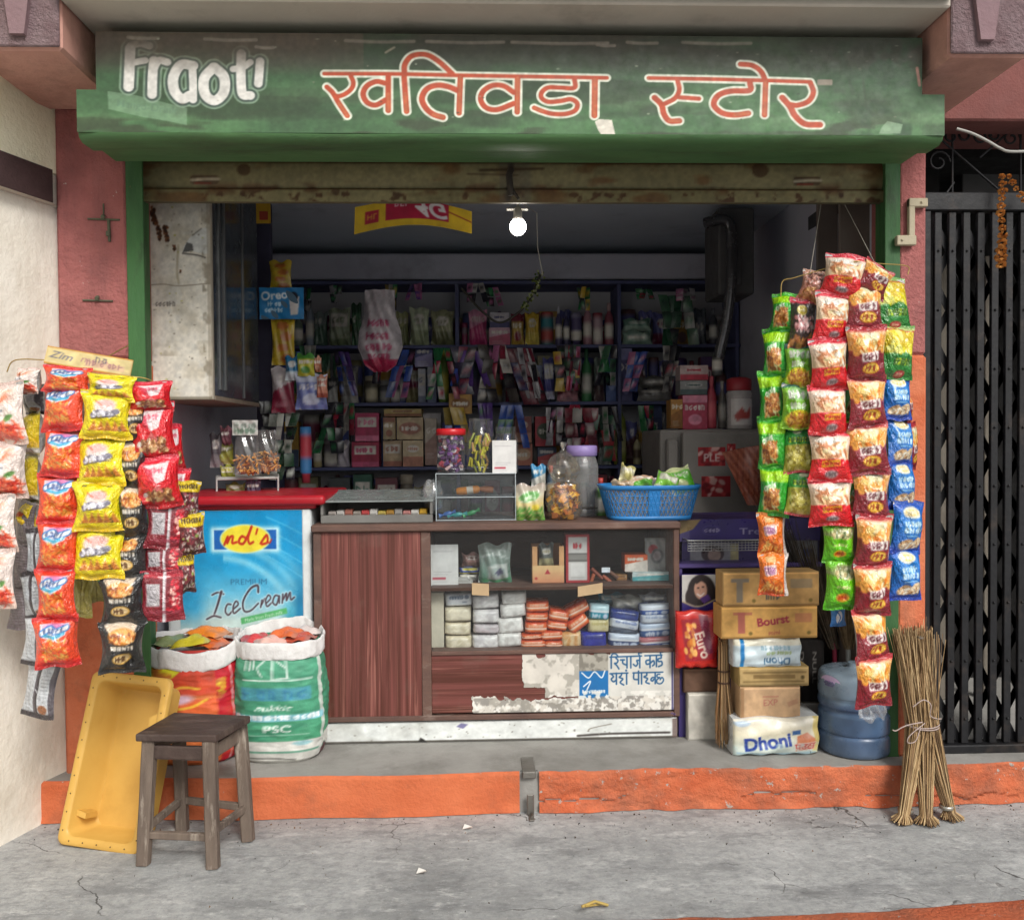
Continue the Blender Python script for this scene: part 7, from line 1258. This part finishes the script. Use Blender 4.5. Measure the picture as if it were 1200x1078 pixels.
# acrylic drawer box
ab = thing('acrylic_drawers', (P(557, 600, YC)[0], .2, CT), 'clear acrylic two drawer box on the counter carrying three jars', 'drawer box')
x0, z0, x1, z1 = R(511, 555, 604, 609, YC); mb = MB()
mb.box(x0, YC, ctz, x0+.006, YC+.24, z1, .001).box(x1-.006, YC, ctz, x1, YC+.24, z1, .001).box(x0+.007, YC+.004, z1-.006, x1-.007, YC+.24, z1, .001).box(x0+.007, YC+.004, ctz, x1-.007, YC+.24, ctz+.005, .001).box(x0+.007, YC+.004, (ctz+z1)/2-.003, x1-.007, YC+.24, (ctz+z1)/2+.003, .001).box(x0+.007, YC+.234, ctz+.006, x1-.007, YC+.24, z1-.007, .001); mb.build('case', acry, ab)
edg = pm('acrylic_edge', '#b9c2c6', .25, col2='#9aa4a8', bmp=.02)
e_ = YC-.006
for q_ in (((x0, ctz), (x0, z1)), ((x1, ctz), (x1, z1)), ((x0, z1), (x1, z1)), ((x0, (ctz+z1)/2), (x1, (ctz+z1)/2)), ((x0, ctz+.003), (x1, ctz+.003))): MB().tube([(q_[0][0], e_, q_[0][1]), (q_[1][0], e_, q_[1][1])], .0024, 4).build('polished_edge', edg, ab)
for a_ in (x0, x1): MB().tube([(a_, e_, z1+.001), (a_, YC+.24, z1+.001)], .0022, 4).build('polished_edge', edg, ab)
MB().box(x0+.003, YC-.004, z1-.001, x1-.003, YC+.24, z1+.001, 0).build('top_sheet', film('top_acrylic', '#dfe6e8', .25, .12, .1), ab)
for a, c_ in ((ctz+.007, (ctz+z1)/2-.004), ((ctz+z1)/2+.004, z1-.008)): MB().box(x0+.008, YC-.004, a, x1-.008, YC+.002, c_, .001).box(x0+.01, YC+.004, a+.001, x1-.01, YC+.008, a+.008, .001).build('drawer', acry, ab)
zm = (ctz+z1)/2+.012
ob = thing('small_orange_bottle', P(555, 573, YC+.07), 'small orange bottle with brown cap lying in the upper acrylic drawer', 'bottle'); p0_, p1_ = P(535, 576, YC+.07), P(562, 573, YC+.07)
MB().tube([p0_, p0_+(p1_-p0_)*.1, p1_-(p1_-p0_)*.1, p1_], np.array([.014, .0185, .0185, .012]), 14, col='#d98420').tube([p0_+(p1_-p0_)*.45, p0_+(p1_-p0_)*.72], .0188, 14, col='#d9cfc0', cap=False).build('body', gp, ob); p2_ = P(578, 574, YC+.07); MB().tube([p1_, p1_+(p2_-p1_)*.4, p2_], np.array([.01, .016, .015]), 12, col='#9a5a34').build('cap', gp, ob)
for i, (a, b_, col, lb) in enumerate((((517, 604), (532, 600), '#2f6ab8', 'blue twisted sweet in the lower acrylic drawer'), ((527, 604), (545, 602), '#2fa3a3', 'turquoise twisted sweet in the lower acrylic drawer'), ((545, 604), (560, 598), '#2f9a58', 'green twisted sweet in the lower acrylic drawer'))):
    A_, B_ = P(*a, YC+.06), P(*b_, YC+.06); d = B_-A_; MB().tube([A_-d*.15, A_+d*.15, A_+d*.3, A_+d*.7, A_+d*.85, B_+d*.15], np.array([.013, .004, .012, .012, .004, .013]), 10, col=col).build('twisted_sweet', gf, None, lb, 'sweet', 'sweets in the acrylic drawers')
# jars on the drawer box
def jar(name, label, px, Y, fillfn, lid=None, neck=.8, seed=1, fill_h=.75, glassm=None):
    x0, z0, x1, z1 = R(*px, Y); r = (x1-x0)/2; H = z1-z0; c = np.array([(x0+x1)/2, Y+r, z0]); t_ = thing(name, c, label, 'jar'); lh = .1*H if lid else 0
    pf = [(0, .002), (r*.9, .002), (r*.97, H*.02), (r*.98, H*.1), (r*.95, H*.13), (r*.98, H*.16), (r*.98, H*.62), (r*.96, H*.72), (r*neck, H*.84), (r*neck, H-lh)]
    MB().lathe(smooth(pf[1:], 3), 30, c).build('clear_body', glassm or acry, t_)
    if lid: MB().lathe([(r*neck*1.05, H-lh*1.5), (r*neck*1.12, H-lh*1.4), (r*neck*1.12, H-.004), (r*neck*1.0, H), (0, H)], 30, c).build('lid', lid, t_)
    q = np.random.default_rng(seed); fillfn(t_, c, r, H*fill_h, q); return t_, c, r, H
def fill_cubes(cols, s=.014, n=90):
    def f(t_, c, r, h, q):
        mb = MB()
        for k in range(n):
            a, rr = q.uniform(0, 6.28), r*.82*math.sqrt(q.random()); p = c+np.array([rr*math.cos(a), rr*math.sin(a), .012+h*q.random()]); M = Matrix.Translation(p) @ Matrix.Rotation(q.uniform(0, 3), 4, 'X') @ Matrix.Rotation(q.uniform(0, 3), 4, 'Z'); mb.box(-s, -s*.5, -s*.6, s, s*.5, s*.6, .003, col=cols[int(q.integers(len(cols)))], M=M)
        mb.build('sweets', gf, t_)
    return f
jz = z1
J1 = jar('sweet_jar', 'red lidded jar packed with purple wrapped sweets on the acrylic box', (511, 502, 545, 555), YC+.03, fill_cubes(['#6a3a7a', '#7a4a8a', '#e0d8dc', '#a83a4a', '#5a2f6a', '#d9b0b0'], .014, 110), pm('red_jar_cap', '#c02028', .35, bmp=.03), .93, 1, .8)
def fill_yel(t_, c, r, h, q):
    mb = MB()
    for k in range(46):
        a, rr = q.uniform(0, 6.28), r*.75*math.sqrt(q.random()); p = c+np.array([rr*math.cos(a), rr*math.sin(a), .02+h*.9*q.random()]); d = np.array([q.uniform(-.5, .5), q.uniform(-.3, .3), 1]); d /= np.linalg.norm(d); mb.tube([p-d*.02, p, p+d*.02], .006, 6, col=['#c9c02c', '#d8d048', '#b5a828', '#c99a5a', '#9aa03a'][k % 5])
    mb.build('sweets', gf, t_)
J2 = jar('sweet_jar', 'tall open jar of yellow and brown sweets between the two other jars', (546, 490, 578, 555), YC+.04, fill_yel, None, .78, 2, .66)
def fill_none(t_, c, r, h, q): pass
J3 = jar('glass_jar', 'empty clear jar with a white printed card leaning on it', (578, 500, 608, 555), YC+.06, fill_none, None, .8, 3)
c = Cv(36, 50, '#d9d8d6', 3); c.rect(3, 40, 20, 42.5, '#b5364a'); c.lines(4, 8, 30, 1, 3, '#a8a4a8', 1); c.lines(4, 33, 30, 2, 3, '#b0aeb0', 1); c.lines(4, 45, 26, 1, 3, '#b9b7b9', 1)
def qrcard(name, label, px, Y, extra=None):
    x0, z0, x1, z1 = R(*px, Y); mb = MB().box(x0, Y, z0, x1, Y+.003, z1, .0005, col='#c4c3c1'); sheet(mb, x0, z0, x1, z1, Y-.001, c); mb.build(name, pprint, None, label, 'card')
qrcard('white_card', 'white printed payment card leaning on the empty jar', (577, 516, 605, 555), YC+.02)
# soap pack, snack bag, violet lid jar
ck_ = Cv(46, 54, '#c9c2a0', 6); ck_.rect(0, 0, 46, 16, '#8d7a72'); ck_.vgrad([(0, '#a89a90'), (.25, '#c4bda8'), (.55, '#d9c88a'), (.65, '#c9b98a'), (1, '#b5b06a')]); ck_.ell(22, 18, 18, 8, '#e6efe0', rot=-12); ck_.ell(22, 18, 17, 7, '#6fae62', rot=-12); ck_.text('soap', 22, 18, 11, '#e6f0dc', bold=.02, shear=.3, rot=-14)
for j in range(5):
    for i in range(9): ck_.poly([(i*5.4+(j % 2)*2.7, 33+j*4.4), (i*5.4+2.7+(j % 2)*2.7, 36+j*4.4), (i*5.4+(j % 2)*2.7, 39+j*4.4), (i*5.4-2.7+(j % 2)*2.7, 36+j*4.4)], '#4f8f3a')
ck_.ell(32, 34, 6, 5, '#e6cf4a', soft=2)
x0, z0, x1, z1 = R(603, 568, 639, 609, YC-.02); pouch_mb(x0, ctz, x1, z1, YC, .06, ck_, 4).build('soap_packet', gf, None, 'green and cream chequered soap packet standing on the counter', 'packet')
sb = thing('snack_bag', P(660, 609, YC), 'tied clear bag of golden crisps on the counter before the violet lidded jar', 'snack bag'); q = np.random.default_rng(6); mb = MB(); x0, z0, x1, z1 = R(641, 560, 681, 609, YC); cc_ = np.array([(x0+x1)/2, YC+.03, ctz])
for k in range(150):
    a, t_ = q.uniform(0, 6.28), q.random(); rr = (x1-x0)*.44*math.sin(math.pi*(.18+.72*t_))**.5*math.sqrt(q.random()); p = cc_+np.array([rr*math.cos(a), rr*math.sin(a)*.8, .012+.145*t_]); d1, d2 = q.normal(0, 1, 3), q.normal(0, 1, 3); d1 /= np.linalg.norm(d1); d2 = np.cross(d1, d2); d2 /= np.linalg.norm(d2); s = .019; mb.add([p+d1*s, p+d2*s, p-d1*s, p-d2*s], [(0, 1, 2, 3)], ['#e6b52c', '#dba022', '#efcb50', '#cf8f22', '#a8642c'][k % 5])
mb.build('crisps', gp, sb); pf = smooth([(.001, 0), (.055, .0), (.075, .03), (.08, .08), (.074, .13), (.07, .16), (.05, .18), (.064, .205), (.07, .24), (.055, .28), (.02, .305), (.008, .318), (.012, .335), (.016, .35)], 3); V = []
for r_, z_ in pf: V.append([(cc_[0]+r_*1.0*math.cos(a)*(1+.1*math.sin(a*5+z_*40)), cc_[1]+r_*.85*math.sin(a)*(1+.1*math.sin(a*4+z_*30)), cc_[2]+z_) for a in np.arange(28)*2*math.pi/28])
MB().grid(np.array(V), wrap=True).build('clear_film', film('bag_film', '#fbf4e6', .2, .03, .1), sb)
V = lambda t_, c, r, h, q: MB().ball(c+np.array([0, 0, .03]), r*.7, 10, sc_=(1, 1, .5), amp=.1, col='#55504a').build('small_sweets', gp, t_)
jar('sweet_jar', 'big clear ribbed jar with violet lid, nearly empty, on the counter', (664, 522, 704, 607), YC+.14, V, pm('violet_lid', '#9a86c0', .45, bmp=.03), .82, 5, glassm=film('grey_plastic', '#d6dad9', .2, .14, .15))
cj3, r3 = P(684, 606, YC+.14), 19.5*SC(YC+.2); mb = MB()
# blue plastic basket
bk = thing('blue_basket', P(766, 610, .1), 'blue plastic lattice basket of snack packets on the counter corner', 'basket'); bx0, bz0, bx1, bz1 = R(707, 569, 826, 610, .02); bz0 = ctz; blu = pm('blue_plastic', '#2f7fc0', .38, col2='#2872b0', bmp=.04, dirt='#27628f', dal=.3)
BW, BD, BH = bx1-bx0, .28, bz1-bz0; bc = np.array([(bx0+bx1)/2, .02+BD/2, bz0])
def bpt(s, t_, o=0):          # s along the rounded outline 0..1, t_ height
    a = s*2*math.pi; k = (abs(math.cos(a))**4+abs(math.sin(a))**4)**-.25; sc_ = (.82+.18*t_)
    return bc+np.array([(BW/2-o)*sc_*k*math.cos(a), (BD/2-o)*sc_*k*math.sin(a), BH*t_])
NS = 132; mb = MB(); mb.grid(np.array([[bpt(i/NS, t_, o) for i in range(NS)] for t_, o in ((.86, .006), (.86, -.001), (.97, -.006), (1.0, -.002), (1.0, .006), (.86, .006))]), wrap=True); mb.grid(np.array([[bpt(i/NS, t_, o) for i in range(NS)] for t_, o in ((.12, .004), (.12, 0), (.0, 0), (.0, .004))]), wrap=True, flip=True); mb.add([bpt(i/NS, .01, .004) for i in range(NS)], [tuple(range(NS))]); mb.build('rim_and_base', blu, bk)
mb = MB()
for i in range(NS):
    a = (i/NS) % 1
    if min(abs((a*8) % 2-1), 1) > .86: mb.grid(np.array([[bpt(i/NS, .1, .002), bpt((i+1)/NS, .1, .002)], [bpt(i/NS, .9, .002), bpt((i+1)/NS, .9, .002)]]), sm=False, flip=True)
    for sgn in (1, -1): mb.tube([bpt((i+sgn*4*k/6)/NS, .1+.78*k/6, .002) for k in range(7)], .0022, 4, cap=False) if i % 2 == 0 else None
for t_ in (.1, .3, .5, .7, .88): mb.tube([bpt(i/48, t_, .002) for i in range(49)], .002, 4, cap=False)
mb.build('lattice_wall', blu, bk)
MB().grid(np.array([[bpt(i/60, t_, .012) for i in range(60)] for t_ in (.1, .85)]), wrap=True, flip=True).build('liner', film('white_liner', '#e6e8ea', .1, .3, .3), bk)
for i, (px, Yi, col, acc, rot, lb) in enumerate((((716, 562, 745, 576), .1, '#c9b59a', '#a8845f', 0, 'tan packet at the left in the blue basket'), ((724, 543, 742, 566), .14, '#d8d2a8', '#b0a86a', 15, 'cream paper corner sticking out of the blue basket'), ((738, 556, 768, 574), .12, '#c9a48a', '#5aa03a', 0, 'brownish packet in the middle of the blue basket'), ((764, 552, 792, 576), .1, '#7fc244', '#e6ead0', 20, 'light green packet in the blue basket'), ((782, 545, 818, 578), .13, '#58b52c', '#d8dfa8', -14, 'bright green packet with raised tip at the right of the blue basket'), ((748, 558, 770, 572), .2, '#e3e1dc', '#c9a8a8', 10, 'white packet at the back of the blue basket'))):
    o = good('pouch', px, Yi, col, acc, lb, name='snack_packet', cat='snack packet', group='packets in the blue basket', th=.07); o.rotation_euler = (rad(-25), rad(rot), rad(8*(i % 3-1)))
mb = MB(); c_ = P(507, 576, YC+.06)
u, v = np.meshgrid(np.linspace(0, 2*math.pi, 24, endpoint=False), np.linspace(.05, math.pi-.05, 14)); nn = np.array([[1+.28*mnoise.noise(Vector((math.sin(b_)*math.cos(a)*3, math.sin(b_)*math.sin(a)*3, math.cos(b_)*3))) for a in u[0]] for b_ in v[:, 0]]); V = np.stack([c_[0]+.05*nn*np.sin(v)*np.cos(u), c_[1]+.05*nn*np.sin(v)*np.sin(u), c_[2]-.02+.075*nn*np.cos(v)], -1); mb.grid(V, wrap=True, flip=True); mb.build('clear_bag', film('crumpled_film', '#f0f4f6', .3, .16, .2), None, 'crumpled empty clear bag between the low display case and the acrylic box', 'plastic bag')
good('bottle', (640, 545, 652, 590), YC+.22, '#3a4a5a', '#b03a34', 'dark bottle with red cap behind the snack bag'); good('pouch', (622, 545, 640, 575), YC+.2, '#3f8ab8', '#d9dcd8', 'blue and white pouch behind the soap packet', th=.04); good('bottle', (698, 560, 712, 608), YC+.2, '#5f8a4a', '#b5403a', 'green red bottle between the violet lidded jar and the basket')
# =================================================================== IN THE SHOWCASE
SY = .08; s1z = zq(690)+.009; s2z = zq(766)+.012
qz = c; qrcard('white_card', 'white printed payment card standing at the left in the showcase', (504, 638, 537, 686), SY)
mb = MB()
for i in range(5): mb.box(P(508, 686, SY)[0]+.004*i, SY+.02, s1z+.004*i, P(554, 686, SY)[0]-.006*i, SY+.16, s1z+.004*i+.003, .001, col=['#c9c7c3', '#d6d4d0', '#b9b6b2'][i % 3])
mb.build('paper_stack', pprint, None, 'small stack of white papers lying behind the showcase card', 'paper')
gb = Cv(44, 50, '#5f7a72', 7); gb.vgrad([(0, '#9aa39c'), (.45, '#7f8f88'), (1, '#4f7d66')]); gb.rect(12, 26, 40, 46, '#c9cfcc', r=3, rot=-4); gb.rect(15, 30, 37, 42, '#a8b5b0', r=2); gb.poly([(22, 36), (30, 31), (34, 36), (26, 42)], '#5a5a78'); gb.line([(4, 16), (20, 12), (40, 18)], 2, '#dfe4e2', al=.8); gb.line([(6, 46), (24, 48), (42, 44)], 3, '#3f9a5a', al=.8); gb.line([(8, 6), (24, 10), (36, 4)], 3, '#c4cbc8', al=.7)
x0, z0, x1, z1 = R(560, 638, 600, 688, SY+.02); pouch_mb(x0, s1z, x1, z1, SY+.05, .07, gb, 4).build('mesh_pouch', gf, None, 'greenish see-through pouch standing in the upper showcase shelf', 'pouch')
good('pouch', (541, 648, 566, 664), SY+.1, '#a8807a', '#7d5a54', 'small brown pouch leaning behind the greenish pouch', th=.04); good('flat', (538, 664, 564, 672), SY+.1, '#4a5aa0', '#c4b84a', 'blue flat pack under the small brown pouch', th=.03); good('flat', (536, 672, 562, 681), SY+.1, '#4b4a48', '#8a8884', 'dark flat pack low behind the white card', th=.03)
ox = thing('open_box', P(643, 684, SY), 'open peach cardboard counter box with small red triangle in the showcase', 'box'); x0, z0, x1, z1 = R(624, 640, 661, 684, SY); z0 = s1z; c = Cv(44, 52, '#d6a878', 8); c.vgrad([(0, '#cf9a70'), (.6, '#dfba86'), (1, '#cf8a66')]); c.poly([(21, 32), (25, 39), (17, 39)], '#b02c3c'); c.ell(5, 45, 2, 2, '#b5403c'); zh = z0+(z1-z0)*.48
mb = MB().box(x0, SY, z0, x1, SY+.12, z0+.004, .001, col='#b98a64'); cu, cvv = np.meshgrid(np.linspace(0, 1, 44), np.linspace(0, 1, 52)); sheet(mb, x0, z0, x1, zh, SY, type('C', (), {'w': 44, 'h': 30, 'sample': lambda s_, u, v: c.sample(u, v*.48)})()); sheet(mb, x0, zh, x0+.022, z1, SY, Cv(4, 20, '#d3a070')); sheet(mb, x1-.022, zh, x1, z1, SY, Cv(4, 20, '#d3a070'))
mb.box(x0, SY+.001, z0+.005, x0+.003, SY+.12, z1, 0, col='#b98a64').box(x1-.003, SY+.001, z0+.005, x1, SY+.12, z1, 0, col='#b98a64').box(x0+.004, SY+.117, z0+.005, x1-.004, SY+.12, z1, 0, col='#a87a58'); mb.build('card_shell', mprint, ox)
good('pouch', (631, 637, 649, 664), SY+.05, '#5a5f5c', '#a8a07a', 'grey green sachet inside the open peach box', th=.03)
c = Cv(40, 60, '#a8242c', 5); c.rect(4, 3, 36, 57, '#cfccca'); c.ell(20, 14, 9, 6, '#d9d6d4'); c.ell(20, 14, 8.5, 5.5, '#b9b5b3'); c.scrib(13, 14, 27, 5, '#b5303c', 2); c.rect(4, 23, 36, 34, '#6f6d6a'); c.rect(4, 25, 36, 31, '#8a8783'); c.rect(8, 36, 32, 52, '#dddbd9'); c.lines(9, 53, 31, 1, 2, '#a8a5a2', 1); c.rect(36, 0, 40, 60, '#a8242c')
x0, z0, x1, z1 = R(663, 626, 691, 686, SY); mb = MB().box(x0, SY, s1z, x1, SY+.09, z1, .002, col='#9a2029'); sheet(mb, x0+.001, s1z+.001, x1-.001, z1-.001, SY-.001, c, 40, 60); mb.build('red_white_box', gp, None, 'tall red bordered white box standing in the upper showcase shelf', 'box')
for i, (a, b_, col, lb) in enumerate((((692, 684), (696, 672), '#a85a3c', 'short reddish stick leaning on the tall white box'), ((693, 666), (706, 678), '#7d4030', 'dark red brown stick lying in the showcase'), ((706, 674), (718, 684), '#9a5038', 'rust coloured stick lying in the showcase'), ((712, 668), (724, 677), '#6a4636', 'brown stick under the ochre block'))):
    A_, B_ = P(*a, SY+.05), P(*b_, SY+.05); MB().tube([A_, A_+(B_-A_)*.1, B_], .009, 8, col=col).build('round_stick', gp, None, lb, 'stick', 'small sticks in the showcase')
good('box', (722, 673, 735, 680), SY+.06, '#9a6c3c', '#7a5028', 'small ochre block in the showcase', th=.05); good('box', (705, 665, 715, 671), SY+.03, '#dfe6ee', '#c9d4e0', 'tiny bright white label block in the showcase', th=.01)
good('box', (732, 650, 759, 670), SY+.05, '#c9582c', '#d9cfc6', 'orange and white box above the teal cartons', th=.1, style=3); bz_ = good('box', (741, 670, 785, 687), SY+.03, '#b5c4c4', '#4f9aa0', 'teal and white carton on the upper showcase shelf', th=.12, style=3, rest=s1z)
pb = Cv(30, 40, '#9a9a98', 3); pb.rect(2, 2, 28, 38, '#a8a8a6', r=4); pb.ell(10, 14, 6, 6, '#b5444c'); pb.ell(15, 22, 8, 9, '#77767a'); pb.ell(15, 22, 5, 6, '#b0a4a6'); x0, z0, x1, z1 = R(757, 631, 785, 669, SY+.08); mb = MB(); sheet(mb, x0, z0, x1, z1, SY+.1, pb, wav=.004); mb.box(x0, SY+.106, z0, x1, SY+.112, z1, .001, col='#8a8a88'); mb.build('blister_pack', gf, None, 'grey blister pack with red spot at the top right of the showcase', 'blister pack')
for px0, py0, px1, py1, lb in ((553, 683, 573, 697, 'left tan paper tag stuck over the showcase shelf edge'), (677, 686, 706, 698, 'right tan paper tag stuck aslant over the showcase shelf edge')):
    x0, z0, x1, z1 = R(px0, py0, px1, py1, -.001); sl_ = .012 if px0 > 600 else -.004; mb = MB(); mb.add([(x0, -.004, z0-sl_*.3), (x1, -.004, z0+sl_), (x1, -.005, z1+sl_), (x0, -.005, z1-sl_*.3)], [(0, 1, 2, 3)], '#b99f7c'); mb.add([(x0, -.003, z0-sl_*.3), (x1, -.003, z0+sl_), (x1, -.004, z1+sl_), (x0, -.004, z1-sl_*.3)], [(3, 2, 1, 0)], '#b99f7c'); mb.build('paper_tag', pprint, None, lb, 'tag')
# lower shelf: soap bars, orange packs, blue packs
def bar(px, col, acc, lb, name, group, rot=0, stripe=0, Y=SY):
    GSEED[0] += 1; s = GSEED[0]; x0, z0, x1, z1 = R(*px, Y); W, H = x1-x0, z1-z0; cx_, cz_ = (x0+x1)/2+.0025*math.sin(s*2.3), (z0+z1)/2; rot += 2.2*math.sin(s*1.7); Y += .006*math.sin(s*3.1); c = Cv(34, 18, col, s)
    if stripe == 1: c.rect(0, 9, 34, 11.5, '#f2d8c4'); c.rect(0, 0, 34, 3, acc); c.rect(0, 14, 34, 18, acc, al=.6); c.scrib(6, 6, 28, 3, '#f3e3d6', 1, al=.7)
    elif stripe == 2: c.rect(0, 0, 34, 7, acc); c.rect(0, 7, 34, 9, '#e6eaf0'); c.scrib(6, 13, 20, 4, '#d9dfee', 1.4); c.ell(27, 13, 4, 3, '#c9d4ea')
    elif stripe == 3: c.scrib(6, 5, 26, 4, acc, 1.4); c.ell(28, 5, 3, 3, acc); c.rect(22, 11, 28, 13, acc, al=.6)
    else: c.stain(6, .45, .65, acc, .8); c.blobs(3, 3, 31, 15, 5, 5, .8, [np.clip(hx(col)*1.12, 0, 1), np.clip(hx(col)*.86, 0, 1)], rot=(-50, 50), al=.6)
    u, v = np.meshgrid(np.linspace(0, 1, 30), np.linspace(0, 1, 16)); su, sv = 2*u-1, 2*v-1; e = np.clip((1-abs(su)**6)*(1-abs(sv)**5), 0, 1)**.5; q = np.random.default_rng(s)
    X, Z = su*W/2*(1-.03*abs(sv)**3), sv*H/2*(1-.06*abs(su)**4); Yv = Y+.03-.03*e+.0012*np.sin(su*q.uniform(2, 7)+s)*np.sin(sv*q.uniform(1, 4)+s*2); a = rad(rot); mb = MB()
    def rt(X, Z, Yv): return np.stack([cx_+X*math.cos(a)+Z*math.sin(a), Yv, cz_-X*math.sin(a)+Z*math.cos(a)], -1)
    A_ = rt(X, Z, Yv); mb.grid(A_, c.sample(u, v)); B_ = rt(X, Z, Y+.11+0*Yv); mb.grid(B_[::5, ::5], col, flip=True)
    for r_, f in ((np.stack([A_[0], B_[0]]), True), (np.stack([A_[-1], B_[-1]]), False), (np.stack([A_[:, 0], B_[:, 0]]), False), (np.stack([A_[:, -1], B_[:, -1]]), True)): mb.grid(r_, col, flip=f)
    mb.build(name, gf, None, lb, 'soap bar' if 'bar' in name else 'pack', group)
gs = 'soap bars stacked in the showcase'
colw = [('#e8dec6', '#cfc3a4'), ('#e6e3e2', '#c4bfc2'), ('#e6e4e1', '#c2bebb')]
bar((521, 696, 552, 711), '#e6e9ee', '#5f6e84', 'white boxed soap bar with blue print, top of the left soap column', 'soap_bar', gs, stripe=3)
for i, (y0, y1) in enumerate(((712, 729), (730, 745), (746, 761))): bar((521, y0, 552, y1), *colw[0], f'cream wrapped soap bar, {["second", "third", "lowest"][i]} in the left soap column', 'soap_bar', gs)
for i, (y0, y1) in enumerate(((697, 714), (715, 731), (732, 743), (745, 761))): bar((554, y0, 585, y1), colw[1][0] if i != 2 else '#c9bcc0', colw[1][1], f'pale wrapped soap bar, {["top", "second", "third", "lowest"][i]} in the middle soap column', 'soap_bar', gs)
for i, (px, r_) in enumerate((((588, 694, 617, 709), 0), ((586, 708, 616, 724), 6), ((584, 724, 614, 743), 6), ((582, 742, 611, 759), 2))): bar(px, *colw[2], f'white wrapped soap bar, {["top", "second", "third", "lowest"][i]} in the right soap column', 'soap_bar', gs, rot=-r_)
x0, z0, x1, z1 = R(505, 694, 520, 762, SY); mb = MB().box(x0, SY, s2z, x1, SY+.1, z1, .003, col='#cbc3b0'); mb.build('cream_box', mprint, None, 'upright cream box at the left end of the lower showcase shelf', 'box')
go = 'orange packs heaped in the showcase'; oc = ('#dd6a34', '#c94a28')
for i, (px, r_, lb) in enumerate((((617, 705, 644, 718), 0, 'top left orange pack of the heap beside the white soap bars'), ((617, 718, 643, 729), 0, 'orange pack second in the left stack of the heap'), ((615, 729, 641, 743), 0, 'orange pack third in the left stack of the heap'), ((612, 743, 636, 750), 0, 'thin red orange pack fourth in the left stack of the heap'), ((610, 750, 640, 760), 0, 'orange pack at the bottom left of the heap'), ((643, 715, 667, 729), 8, 'orange pack tilted at the top middle of the heap'), ((642, 728, 666, 739), 8, 'orange pack in the middle of the heap'), ((633, 739, 660, 751), 0, 'orange pack above the bottom middle one'), ((638, 751, 660, 760), 0, 'orange pack at the bottom middle of the heap'), ((664, 708, 692, 722), -28, 'orange pack steeply tilted at the top right of the heap'), ((664, 723, 690, 739), -34, 'bright orange pack slanting beside the cream blue packs'))): bar(px, *oc, lb, 'orange_pack', go, rot=r_, stripe=1, Y=SY+(.0 if i != 7 else -.0))
bar((658, 741, 682, 760), '#dcbf94', '#c98a4a', 'cream orange pack at the foot of the orange heap', 'soap_bar', None)
for px, col, acc, r_, st_, lb in (((691, 708, 715, 727), '#1f8fa8', '#b9d8e2', 3, 2, 'turquoise and pale blue pack left of the blue packs'), ((689, 726, 714, 742), '#cfc498', '#b5a86a', 0, 3, 'cream pack under the turquoise pack'), ((682, 741, 712, 760), '#26309a', '#1c2478', 0, 3, 'deep royal blue pack at the bottom of the blue heap'), ((716, 716, 750, 728), '#2a3f8a', '#1f2f6a', 8, 3, 'navy blue pack, top of the middle blue stack'), ((715, 726, 749, 738), '#c9d0dc', '#7a8ab4', 8, 3, 'white blue pack, second in the middle blue stack'), ((715, 733, 750, 744), '#4a5568', '#2f3848', 6, 0, 'slate grey pack, third in the middle blue stack'), ((713, 742, 750, 760), '#28406f', '#c4cfe0', 6, 2, 'dark blue pack with white wave, lowest of the middle blue stack'), ((751, 708, 786, 722), '#2f56a4', '#dbe3f0', -3, 2, 'blue and white pack, top of the right blue stack'), ((752, 720, 786, 731), '#c4ccd8', '#8a98b8', -3, 3, 'pale pack, second in the right blue stack'), ((750, 729, 787, 748), '#355a94', '#b9c9e0', -2, 2, 'steel blue pack with round emblem, third in the right blue stack'), ((750, 746, 787, 761), '#3a4f94', '#b56a70', -2, 2, 'blue and pinkish pack, lowest of the right blue stack')): bar(px, col, acc, lb, 'wrapped_pack', 'blue packs stacked in the showcase', rot=r_, stripe=st_)
good('flat', (700, 695, 735, 708), SY+.12, '#3f6f80', '#8aa4ac', 'dull teal bag crumpled above the blue packs', th=.06); good('flat', (716, 698, 755, 714), SY+.08, '#8d8b84', '#a8a69e', 'grey bag slanting above the blue packs', th=.05); good('flat', (748, 695, 784, 706), SY+.08, '#7d7d82', '#9a9aa0', 'grey flat bag at the top right of the lower shelf', th=.04)
# small litter on the ground
for px, py, col, w_, lb in ((548, 971, '#d9d6d0', .02, 'small white paper scrap near the lock plate'), (494, 1023, '#d6d3cc', .018, 'white paper scrap on the pavement left of centre')):
    g_ = G(px, py); mb = MB(); mb.add([(g_[0]-w_, g_[1]-.01, .004), (g_[0]+w_, g_[1]-.014, .012), (g_[0]+w_*.8, g_[1]+.012, .005), (g_[0]-w_*.6, g_[1]+.014, .014)], [(0, 1, 2, 3)], col); mb.build('paper_scrap', pprint, None, lb, 'litter')
a, b_ = G(682, 1075), G(712, 1063); MB().tube([a+np.array([0, 0, .035]), (a+b_)/2+np.array([0, 0, .036]), b_+np.array([0, 0, .008])], .005, 5, col='#b9a05a').tube([a+np.array([.01, 0, .036]), b_+np.array([-.02, 0, .012])], .004, 5, col='#a88f4c').build('straw_stick', gp, None, 'dry yellow stick lying on the pavement by the orange kerb', 'litter')
